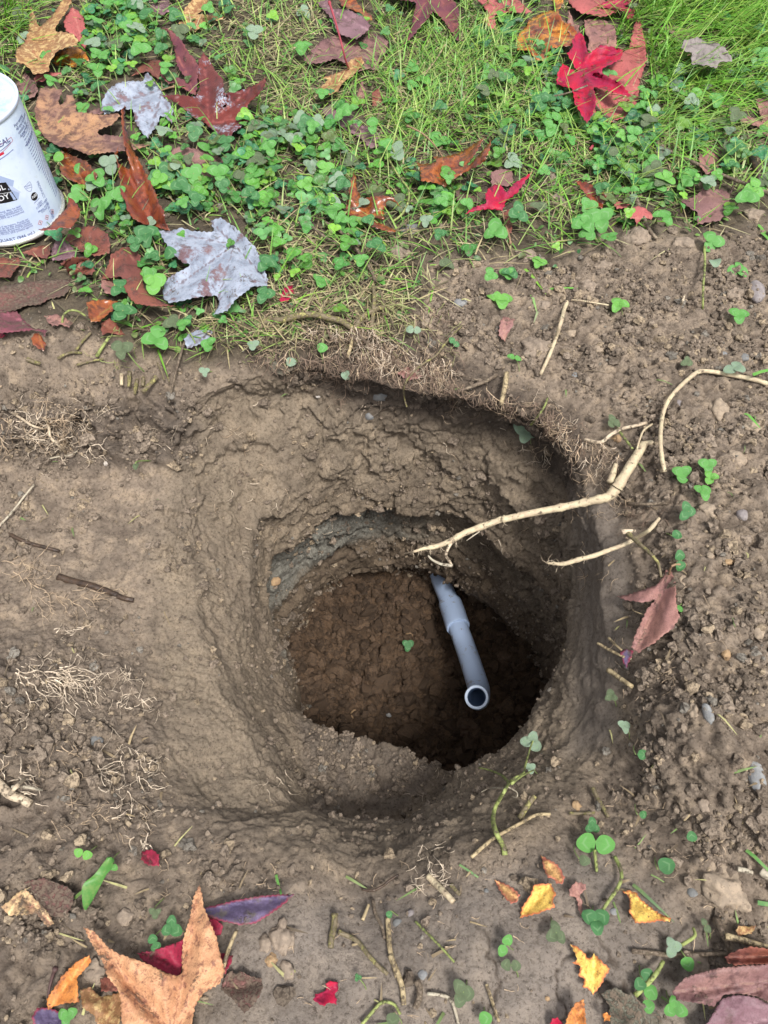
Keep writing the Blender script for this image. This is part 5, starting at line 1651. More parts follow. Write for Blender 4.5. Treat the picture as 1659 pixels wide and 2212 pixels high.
    ('A', 460, 1160, 170, 100, 'fresh', 'clover leaf on a long stem leaning over the can edge'),
    ('A', 600, 1230, 190, 180, 'fresh', 'large clean clover leaf between the can and the tall folded leaf'),
    ('A', 650, 970, 180, 60, 'pale', 'dew frosted clover leaf left of the tall folded leaf'),
    ('A', 560, 1100, 150, -40, 'pale', 'frosted clover leaf above the large clean one by the can'),
    ('A', 300, 480, 120, 60, 'fresh', 'clover leaf just above the brown star leaf beside the can'),
    ('A', 270, 335, 120, 60, 'fresh', 'clover leaf lying on the tan speckled star leaf'),
    ('A', 1035, 1010, 110, 0, 'pale', 'silver grey round leaflet below the dull brown leaf'),
    ('A', 970, 770, 150, 60, 'pale', 'dusty clover leaf under the silver frosted star leaf'),
    ('A', 1150, 780, 140, 60, 'deep', 'dark clover leaflets below the stalk end of the frosted red leaf'),
    ('A', 350, 960, 100, 0, 'lime', 'narrow upright lime leaflet touching the can label'),
    ('C', 1190, 570, 120, 90, 'lime', 'yellow green leaflet at the foot of the long bright grass'),
    ('H', 915, 965, 90, 60, 'deep', 'tiny green leaf scrap on the floor of the hole beside the round pebble'),
]
for c_, x_, y_, s_, a_, t_, lab_ in SPR:
    px, py = pc(c_, [(x_, y_)])[0]
    k = CROPS[c_][2] / 3024.0
    n_, sp_, miss = 3, 118, ()
    if 'pair' in lab_ or 'two ' in lab_:
        n_, sp_ = 2, 165
    if 'single' in lab_ or 'leaflet ' in lab_ and 'leaflets' not in lab_ and 'pair' not in lab_:
        n_, sp_ = 1, 0
    if n_ == 1:
        s_ *= 1.5
    onsoil = c_ in 'EFGHIJKL'
    if onsoil:
        s_ *= .86
    else:
        s_ *= .84
    sprig(px, py, s_ * k, a_, t_, lab_, None, n_, h=.009 if onsoil else .02, tilt=.42, spread=sp_, stem=c_ not in 'H')

# ------------------------------------------------------------------ where the lawn grows
CL_BLOBS = [(250, 420, 150, 1.2), (330, 90, 130, 1.1), (200, 60, 90, .8), (560, 470, 120, 1.3), (700, 430, 120, 1.2), (620, 330, 110, .9), (1290, 440, 70, .7), (1100, 480, 70, .5), (850, 330, 120, .6), (1350, 250, 110, .9),
            (1280, 300, 80, .8), (1130, 60, 60, .8), (1180, 130, 70, .8), (1560, 430, 60, .5), (1420, 380, 90, .7), (300, 640, 80, .7), (480, 620, 60, .5), (1080, 300, 110, .5), (480, 350, 120, .7), (1030, 160, 70, .6),
            (1600, 350, 90, .7), (1240, 220, 70, .8), (420, 20, 70, .8), (800, 40, 60, .2), (660, 100, 60, .2), (380, 560, 80, .7), (970, 470, 60, .5), (430, 690, 50, .4), (1640, 160, 60, .5)]
EDGE = [(-900, 725), (0, 600), (140, 620), (250, 720), (330, 765), (430, 760), (520, 755), (600, 740), (700, 735), (800, 725), (870, 690), (960, 570), (1080, 560), (1200, 570), (1300, 520), (1400, 490), (1500, 520), (1659, 440), (2600, 400)]


def edge_y(px):
    return np.interp(px, [p[0] for p in EDGE], [p[1] for p in EDGE])


def lawn_at(px, py, soft=25):
    return smooth(soft, -soft, py - edge_y(px))


def clover_density(px, py):
    d = .13
    for a, b, r, w in CL_BLOBS:
        d = d + w * math.exp(-((px - a) ** 2 + (py - b) ** 2) / (2 * (r * .8) ** 2))
    d *= .35 + 1.3 * smooth(-.25, .3, float(vnoise(np.array([[px * .01, py * .01, 0]]), 1.6, 9)[0]))
    # bare or strawy places
    for a, b, r in ((680, 700, 70), (820, 690, 60), (560, 700, 40), (620, 120, 75), (520, 60, 60), (880, 200, 90), (700, 180, 80), (1120, 350, 40), (1180, 420, 45), (1500, 80, 120), (60, 600, 90), (1500, 450, 40), (960, 110, 80)):
        d *= 1 - .8 * math.exp(-((px - a) ** 2 + (py - b) ** 2) / (2 * r * r))
    return d


def grass_density(px, py):
    d = .42
    for a, b, r, w in ((1500, 60, 150, 2.2), (1400, 150, 110, 1.0), (1620, 60, 90, 1.5), (1350, 40, 80, .9), (960, 150, 150, 1.6), (1000, 60, 100, 1.2), (1080, 230, 120, 1.0), (820, 300, 120, .8), (1280, 300, 120, .8), (20, 60, 60, 1.6), (100, 200, 60, .6), (560, 180, 120, .5), (850, 260, 120, .5), (1450, 330, 120, .5), (1250, 380, 100, .4), (560, 640, 60, .5)):
        d = d + w * math.exp(-((px - a) ** 2 + (py - b) ** 2) / (2 * (r * .8) ** 2))
    return d


def sample_lawn(n, dfun, maxd, seed, ymin=.52, ymax=1.45, soft=25):
    r_ = random.Random(seed)
    out = []
    boxes = [(q[:, 0].min(), q[:, 0].max(), q[:, 1].min(), q[:, 1].max(), q) for q, pl__ in LEAF_POLYS if pl__ not in ('muddy', 'magenta', 'purplebrown', 'mauve') or seed != 5]
    while len(out) < n:
        x = r_.uniform(-.75, .75)
        y = r_.uniform(ymin, ymax)
        px, py = proj((x, y, 0))
        if px < -160 or px > 1820 or py < -330:
            continue
        L = lawn_at(px, py, soft)
        if r_.random() < dfun(px, py) / maxd * L:
            if (x - CANX) ** 2 + (y - CANY) ** 2 < (.056) ** 2:
                continue
            hid = False
            for bx0, bx1, by0, by1, q in boxes:
                if bx0 < px < bx1 and by0 < py < by1 and inpoly_soft(np.array([px]), np.array([py]), q, 16)[0] > .2:
                    hid = True
                    break
            if hid and r_.random() < .9:
                continue
            z, nor = down(x, y)
            out.append((x, y, z, float(px), float(py)))
    return out


# 210 single clover leaves of the lawn ...
pts = sample_lawn(1700, clover_density, 2.2, 5)
pts.sort(key=lambda p: (Vector(p[:3]) - CAMV).length)
inview = [p for p in pts if 0 < p[3] < 1659 and 20 < p[4] < 900]
rl = random.Random(3)
rl.shuffle(inview)
singles = sorted(inview[:200], key=lambda p: -p[4])
single_set = set(id(p) for p in singles)
for p in singles:
    tone = rl.choices(('fresh', 'deep', 'lime', 'pale', 'muddy'), (5, 4, 1, 1.2, 1.3))[0]
    hgt = rl.uniform(.008, .026)
    sprig(p[3], p[4], rl.uniform(.0085, .0145) * rl.choice((.75, 1, 1)), rl.uniform(0, 360), tone, 'green clover leaf of three leaflets growing in the lawn among many like it',
          'clover leaves scattered through the lawn', h=hgt, tilt=.35, base=Vector((p[0], p[1], p[2] + hgt)), rs=rl)
# ... and the thick of it as one mass
mb, ms = MB(), MB()
TINTS = [((.12, .35, .05), 5), ((.075, .27, .05), 3), ((.21, .44, .05), 3), ((.14, .36, .11), 2), ((.17, .25, .16), 1), ((.12, .17, .05), 1), ((.05, .22, .09), 3)]
for p in pts:
    if id(p) in single_set:
        continue
    c = np.array(rl.choices([t[0] for t in TINTS], [t[1] for t in TINTS])[0]) * rl.uniform(.5, 1.1)
    hgt = rl.uniform(.003, .019)
    s = rl.uniform(.004, .0118)
    nrm0 = Vector((rl.uniform(-.4, .4), -.1 + rl.uniform(-.4, .4), 1)).normalized()
    a0 = rl.uniform(0, 6.28)
    b0 = np.array([p[0], p[1], p[2] + hgt])
    for k in range(3):
        a = a0 + k * 2.09 + rl.uniform(-.2, .2)
        nr = (nrm0 + Vector((math.sin(a), math.cos(a), 0)) * rl.uniform(-.4, .1)).normalized()
        sc = s * rl.uniform(.85, 1.1)
        mb.add(LV2 @ (rot_to(nr, a).T) * sc + b0, LF2, c, LUV2)
    a = rl.uniform(0, 6.28)
    V, F = tube([b0, b0 + np.array([math.cos(a) * hgt * .5, math.sin(a) * hgt * .5, -hgt * .5]), b0 + np.array([math.cos(a) * hgt, math.sin(a) * hgt, -hgt - .002])], .00055, 3, False)
    ms.add(V, F)
cm = mb.mesh('clover'); cm.materials.append(MASS)
o = obj('clover', cm); tag(o, 'dense low clover filling the lawn', 'clover', kind='stuff')
sm_ = ms.mesh('clover_stalks'); sm_.materials.append(STALKM)
o = obj('clover_stalks', sm_); tag(o, 'thin pale green clover stalks between the leaves', 'clover', kind='stuff')

# grass blades, green and dead
def blade(mb, x, y, z, L, lean, az, w, col, droop=.5, n=5, twist=0):
    c = np.asarray(col)
    V, F, UV = [], [], []
    d = np.array([math.cos(az), math.sin(az), 0])
    s = np.array([-math.sin(az), math.cos(az), 0])
    p = np.array([x, y, z - .001])
    ang = lean
    for i in range(n + 1):
        t = i / n
        ww = w * (1 - t ** 2.2) + .0001
        V.append(p - s * ww); V.append(p + s * ww + np.array([0, 0, .0002]))
        UV += [(0, t), (1, t)]
        ang2 = ang + droop * t
        p = p + (d * math.sin(ang2) + np.array([0, 0, math.cos(ang2)])) * (L / n)
        p[2] = max(p[2], z + .0015)
    for i in range(n):
        F.append((2 * i, 2 * i + 1, 2 * i + 3, 2 * i + 2))
    mb.add(V, F, c, UV)


GRASSM = None
g = N('grass_blade')
tint = g.attr('tint', 'Color')
b = g.mix(g.ramp(g.noise(250, 3), .4, .7, 0, .3), tint, (.35, .38, .14))
g.done(b, .45, None, .4)
tr = g.n('ShaderNodeBsdfTranslucent'); g.put(tr.inputs['Color'], b)
mx = g.n('ShaderNodeMixShader'); mx.inputs[0].default_value = .25
g.l(g.b.outputs[0], mx.inputs[1]); g.l(tr.outputs[0], mx.inputs[2]); g.l(mx.outputs[0], g.out.inputs['Surface'])
GRASSM = g.m
mb = MB()
pts = sample_lawn(10500, grass_density, 3.0, 9)
for p in pts:
    bright = math.exp(-((p[3] - 1500) ** 2 + (p[4] - 60) ** 2) / (2 * 190 ** 2)) + math.exp(-((p[3] - 20) ** 2 + (p[4] - 60) ** 2) / (2 * 80 ** 2))
    if rl.random() < .25 + .6 * min(1, bright):
        c = (.15, .38, .035) if rl.random() < .7 else (.26, .42, .06)
    else:
        c = rl.choice([(.13, .31, .05), (.21, .36, .07), (.32, .42, .12), (.10, .26, .05)])
    c = np.array(c) * rl.uniform(.75, 1.2)
    az = rl.gauss(-.9, 1.0) if bright > .3 else rl.uniform(0, 6.28)
    blade(mb, p[0], p[1], p[2], rl.uniform(.02, .055) * (1 + .7 * min(1, bright)), rl.uniform(.5, 1.35), az, rl.uniform(.0004, .0010) * (1 + .3 * min(1, bright)), c, rl.uniform(.2, .9))
gm = mb.mesh('grass'); gm.materials.append(GRASSM)
o = obj('grass', gm); tag(o, 'thin green grass blades in the lawn, brightest at upper right', 'grass', kind='stuff')
g = N('dead_grass')
tint = g.attr('tint', 'Color')
DEADM = g.done(g.mix(g.ramp(g.noise(300, 3), .4, .7, 0, .45), tint, (.10, .075, .045)), .75)


def dead_density(px, py):
    d = .55
    for a, b, r, w in ((610, 110, 100, 1.6), (880, 250, 130, 1.0), (760, 640, 110, 1.2), (700, 740, 120, 2.2), (560, 760, 80, 1.6), (880, 720, 90, 1.6), (1300, 300, 120, .7), (700, 200, 100, .9), (450, 640, 90, .7), (1450, 330, 100, .6), (960, 110, 90, .7), (640, 600, 80, .8)):
        d = d + w * math.exp(-((px - a) ** 2 + (py - b) ** 2) / (2 * (r * .8) ** 2))
    return d


mb = MB()
for p in sample_lawn(10500, dead_density, 2.6, 21, soft=80):
    c = np.array(rl.choice([(.34, .28, .15), (.24, .19, .11), (.13, .10, .06), (.42, .38, .21), (.30, .33, .13), (.10, .085, .05)])) * rl.uniform(.7, 1.1)
    az = rl.uniform(0, 6.28)
    blade(mb, p[0], p[1], p[2] + rl.uniform(0, .006), rl.uniform(.012, .045), rl.uniform(1.25, 1.6), az, rl.uniform(.00025, .0008), c, rl.uniform(-.1, .5), 4)
o = obj('dead_grass', mb.mesh('dead_grass'), DEADM); tag(o, 'dry straw and dead grass matted under the lawn', 'dead grass', kind='stuff')
# ragged low weeds: small narrow leaves near the ground
mb = MB()
for p in sample_lawn(5200, lambda a, b: .5 * clover_density(a, b) + .35, 2.2, 33, soft=30):
    c = np.array(rl.choice([(.06, .19, .04), (.09, .24, .04), (.13, .27, .05), (.05, .15, .05), (.14, .19, .07)])) * rl.uniform(.6, 1.15)
    a = rl.uniform(0, 6.28)
    nr = Vector((rl.uniform(-.6, .6), rl.uniform(-.6, .6), 1)).normalized()
    s = rl.uniform(.004, .010)
    V = LV2 * np.array([rl.uniform(.45, .8), 1, 1])
    mb.add(V @ (rot_to(nr, a).T) * s + np.array([p[0], p[1], p[2] + rl.uniform(.0, .008)]), LF2, c, np.zeros((len(V), 2)))
wm = mb.mesh('low_weeds'); wm.materials.append(GRASSM)
o = obj('low_weeds', wm); tag(o, 'small ragged green weed leaves low in the lawn', 'weeds', kind='stuff')

# ------------------------------------------------------------------ stems, sticks and big roots
def root_mat(name, c1, c2, dirt=.35, rough=.6):
    g = N(name)
    b = g.mix(g.ramp(g.noise(160, 4, .6), .4, .6), c1, c2)
    d = g.ramp(g.noise(230, 5, .75), .66 - dirt * .4, .72 - dirt * .3)
    b = g.mix(g.math('MULTIPLY', d, .85), b, (.14, .105, .075))
    return g.done(b, rough, g.bump(g.math('ADD', g.noise(300, 4), d), .0014, .8))


RM = {'yellow': root_mat('stem_yellow', (.38, .34, .13), (.26, .24, .09), .65), 'straw': root_mat('stem_straw', (.42, .33, .19), (.30, .23, .13)), 'brown': root_mat('stick_brown', (.16, .12, .085), (.23, .18, .125), .5),
      'green': root_mat('stem_green', (.27, .31, .10), (.19, .22, .07), .35), 'dark': root_mat('stick_dark', (.035, .024, .018), (.07, .045, .03), .2, .35), 'pale': root_mat('root_pale', (.55, .45, .32), (.42, .33, .23), .3),
      'cream': root_mat('root_cream', (.50, .42, .27), (.42, .33, .22), .2), 'bone': root_mat('stem_bone', (.45, .40, .30), (.36, .31, .23), .3)}


def stem(name, label, crop, pts, r, mat, cat, h=.003, sides=8, group=None, taper=.8, knob=0.0, world=None, branches=(), m=5):
    """tube through picture points (x, y[, height above the ground])"""
    w = []
    for p in pc(crop, pts):
        w.append(tuple(hit(p[0], p[1], p[2] if len(p) > 2 else h)[0]))
    c = spline(w, m)
    n = len(c)
    base = Vector(c[0])
    if 'shoot' in name:
        r = r * .8
    rr = np.array([r * (1 - (1 - taper) * i / (n - 1)) for i in range(n)])
    if knob:
        rk = random.Random(label)
        rr = rr * np.array([1 + (knob * rk.random() if rk.random() < .25 else 0) for _ in range(n)])
    V, F = tube([Vector(v) - base for v in c], rr, sides)
    me = mesh_np(name, V, F)
    o = obj(name, me, RM[mat], None, base)
    tag(o, label, cat, group)
    for bname, bp, br, bm in branches:
        w = [tuple(hit(p[0], p[1], p[2] if len(p) > 2 else h)[0]) for p in pc(crop, bp)]
        cc = spline(w, 5)
        V, F = tube([Vector(v) - base for v in cc], np.linspace(br, br * .55, len(cc)), 6)
        b_ = obj(bname, mesh_np(bname, V, F), RM[bm], o)
    return o


def free_stem(name, label, pts, r, mat, cat, rootlets=(), knob=.0, branches=()):
    """stem hanging free: (crop, x, y, z) with z its true height"""
    w = []
    for c_, x, y, z in pts:
        px, py = pc(c_, [(x, y)])[0]
        w.append(tuple(at(px, py, z)))
    c = spline(w, 6)
    base = Vector(c[0])
    n = len(c)
    rk = random.Random(label)
    rr = np.interp(np.linspace(0, 1, n), np.linspace(0, 1, len(r)), r) * np.array([1 + (knob * rk.random() if rk.random() < .3 else 0) for _ in range(n)])
    V, F = tube([Vector(v) - base for v in c], rr, 10)
    o = obj(name, mesh_np(name, V, F), RM[mat], None, base)
    tag(o, label, cat)
    for bname, bp, br, bm in branches:
        w = [tuple(at(*pc(c_, [(x, y)])[0], z)) for c_, x, y, z in bp]
        cc = spline(w, 5)
        V, F = tube([Vector(v) - base for v in cc], np.linspace(br, br * .5, len(cc)), 6)
        obj(bname, mesh_np(bname, V, F), RM[bm], o)
    # fine rootlets along it
    mbr = MB()
    for i in rootlets:
        k = int(i * (n - 1))
        for q in range(rk.randint(3, 6)):
            d = Vector((rk.uniform(-1, 1), rk.uniform(-1, 1), rk.uniform(-1, .3))).normalized()
            p = Vector(c[k]) - base
            pp_ = [p]
            for s in range(4):
                d = (d + Vector((rk.uniform(-.6, .6), rk.uniform(-.6, .6), rk.uniform(-.6, .5)))).normalized()
                p = p + d * rk.uniform(.0012, .0028)
                pp_.append(p)
            V, F = tube(pp_, np.linspace(.00028, .0001, len(pp_)), 3)
            mbr.add(V, F)
    if mbr.n:
        ob_ = obj('rootlets', mbr.mesh('rootlets'), RM['pale'], o)
        ob_['kind'] = 'stuff'
    return o


free_stem('root', 'long pale yellow root stem reaching out over the hole above the pipe',
          [('F', 905, 1310, .012), ('I', 760, 0, .010), ('I', 735, 35, .006), ('I', 690, 85, .004), ('I', 640, 100, .004), ('I', 540, 122, .0), ('I', 370, 158, -.004), ('I', 200, 190, -.008), ('I', 60, 222, -.010), ('H', 1480, 215, -.012), ('H', 1380, 252, -.014),
           ('H', 1260, 296, -.016), ('H', 1170, 345, -.018), ('H', 1085, 378, -.020), ('H', 1010, 392, -.021), ('H', 945, 412, -.022)],
          [.0038, .0046, .0040, .0032, .0030, .0028, .0027, .0025, .0019, .0008], 'cream', 'root', rootlets=(.5, .56, .75, .86, .9, .94, .97, 1.0, .72, .78), knob=.28,
          branches=[('side_root', [('H', 1195, 335, -.018), ('H', 1160, 375, -.02), ('H', 1140, 430, -.022), ('H', 1160, 465, -.022), ('H', 1178, 494, -.022)], .0017, 'pale'),
                    ('side_root', [('H', 1178, 494, -.022), ('H', 1110, 484, -.024), ('H', 1060, 460, -.026), ('H', 1032, 432, -.026)], .0015, 'bone'),
                    ('side_root', [('F', 700, 1545, .006), ('F', 720, 1480, .007), ('F', 735, 1430, .009)], .0036, 'cream'),
                    ('side_root', [('H', 1340, 290, -.015), ('H', 1290, 325, -.018), ('H', 1262, 345, -.02)], .0007, 'bone'),
                    ('side_root', [('F', 905, 1310, .012), ('F', 980, 1300, .014), ('F', 1060, 1308, .016), ('F', 1130, 1340, .015)], .0026, 'cream')])
free_stem('root', 'thin greenish root stem over the right side of the hole, below the long one',
          [('I', 1000, 215, 0.040), ('I', 935, 290, 0.034), ('I', 860, 335, 0.018), ('I', 790, 375, 0.014), ('I', 700, 408, 0.010), ('I', 600, 445, 0.006), ('I', 520, 465, 0.004), ('I', 410, 495, 0.000), ('I', 310, 488, -0.002)],
          [.0012, .0016, .0017, .0017, .0018, .0020, .0018, .0008], 'cream', 'root', rootlets=(.85, .9, .98, 1.0, .7), knob=.25,
          branches=[('side_root', [('I', 790, 290, .024), ('I', 830, 330, .026), ('I', 890, 385, .032), ('I', 950, 440, .038), ('I', 990, 490, .040), ('I', 1010, 575, .036)], .0019, 'yellow'),
                    ('side_root', [('I', 770, 300, 0.024), ('I', 800, 296, 0.025), ('I', 850, 292, 0.024)], .0026, 'pale')])
stem('root', 'pale root standing up and bending over the right mound', 'F', [(1659, 945), (1560, 915), (1400, 885), (1300, 868, .006), (1235, 872, .008), (1180, 910, .010), (1100, 985, .010), (1045, 1060, .011), (1015, 1150, .013), (1005, 1280, .015), (1015, 1400, .013), (1032, 1480, .006)],
     .0021, 'cream', 'root', h=.003, knob=.15)
stem('clover_runner', 'long curved pale green stem with leaflets beside the hole mouth', 'K', [(1490, 705, .001), (1480, 650, .004), (1440, 575, .008), (1420, 500, .012), (1430, 430, .016), (1460, 370, .018), (1490, 320, .020), (1515, 275, .020)], .0019, 'green', 'plant stem', taper=.6,
     branches=[('side_shoot', [(1515, 275, .020), (1550, 245, .020), (1600, 220, .020), (1612, 170, .02), (1640, 70, .018), (1660, 20, .014)], .0011, 'green'), ('side_shoot', [(1515, 275, .020), (1470, 230, .018), (1400, 200, .016), (1335, 185, .012)], .0011, 'green'),
               ('side_shoot', [(1530, 280, .02), (1590, 235, .018), (1659, 200, .014)], .0010, 'green'), ('rootlet', [(1500, 310, .018), (1440, 305, .014), (1390, 310, .01), (1350, 330, .006)], .0005, 'bone'),
               ('rootlet', [(1510, 300, .018), (1560, 330, .012), (1560, 360, .01), (1530, 355, .008)], .0005, 'bone')])
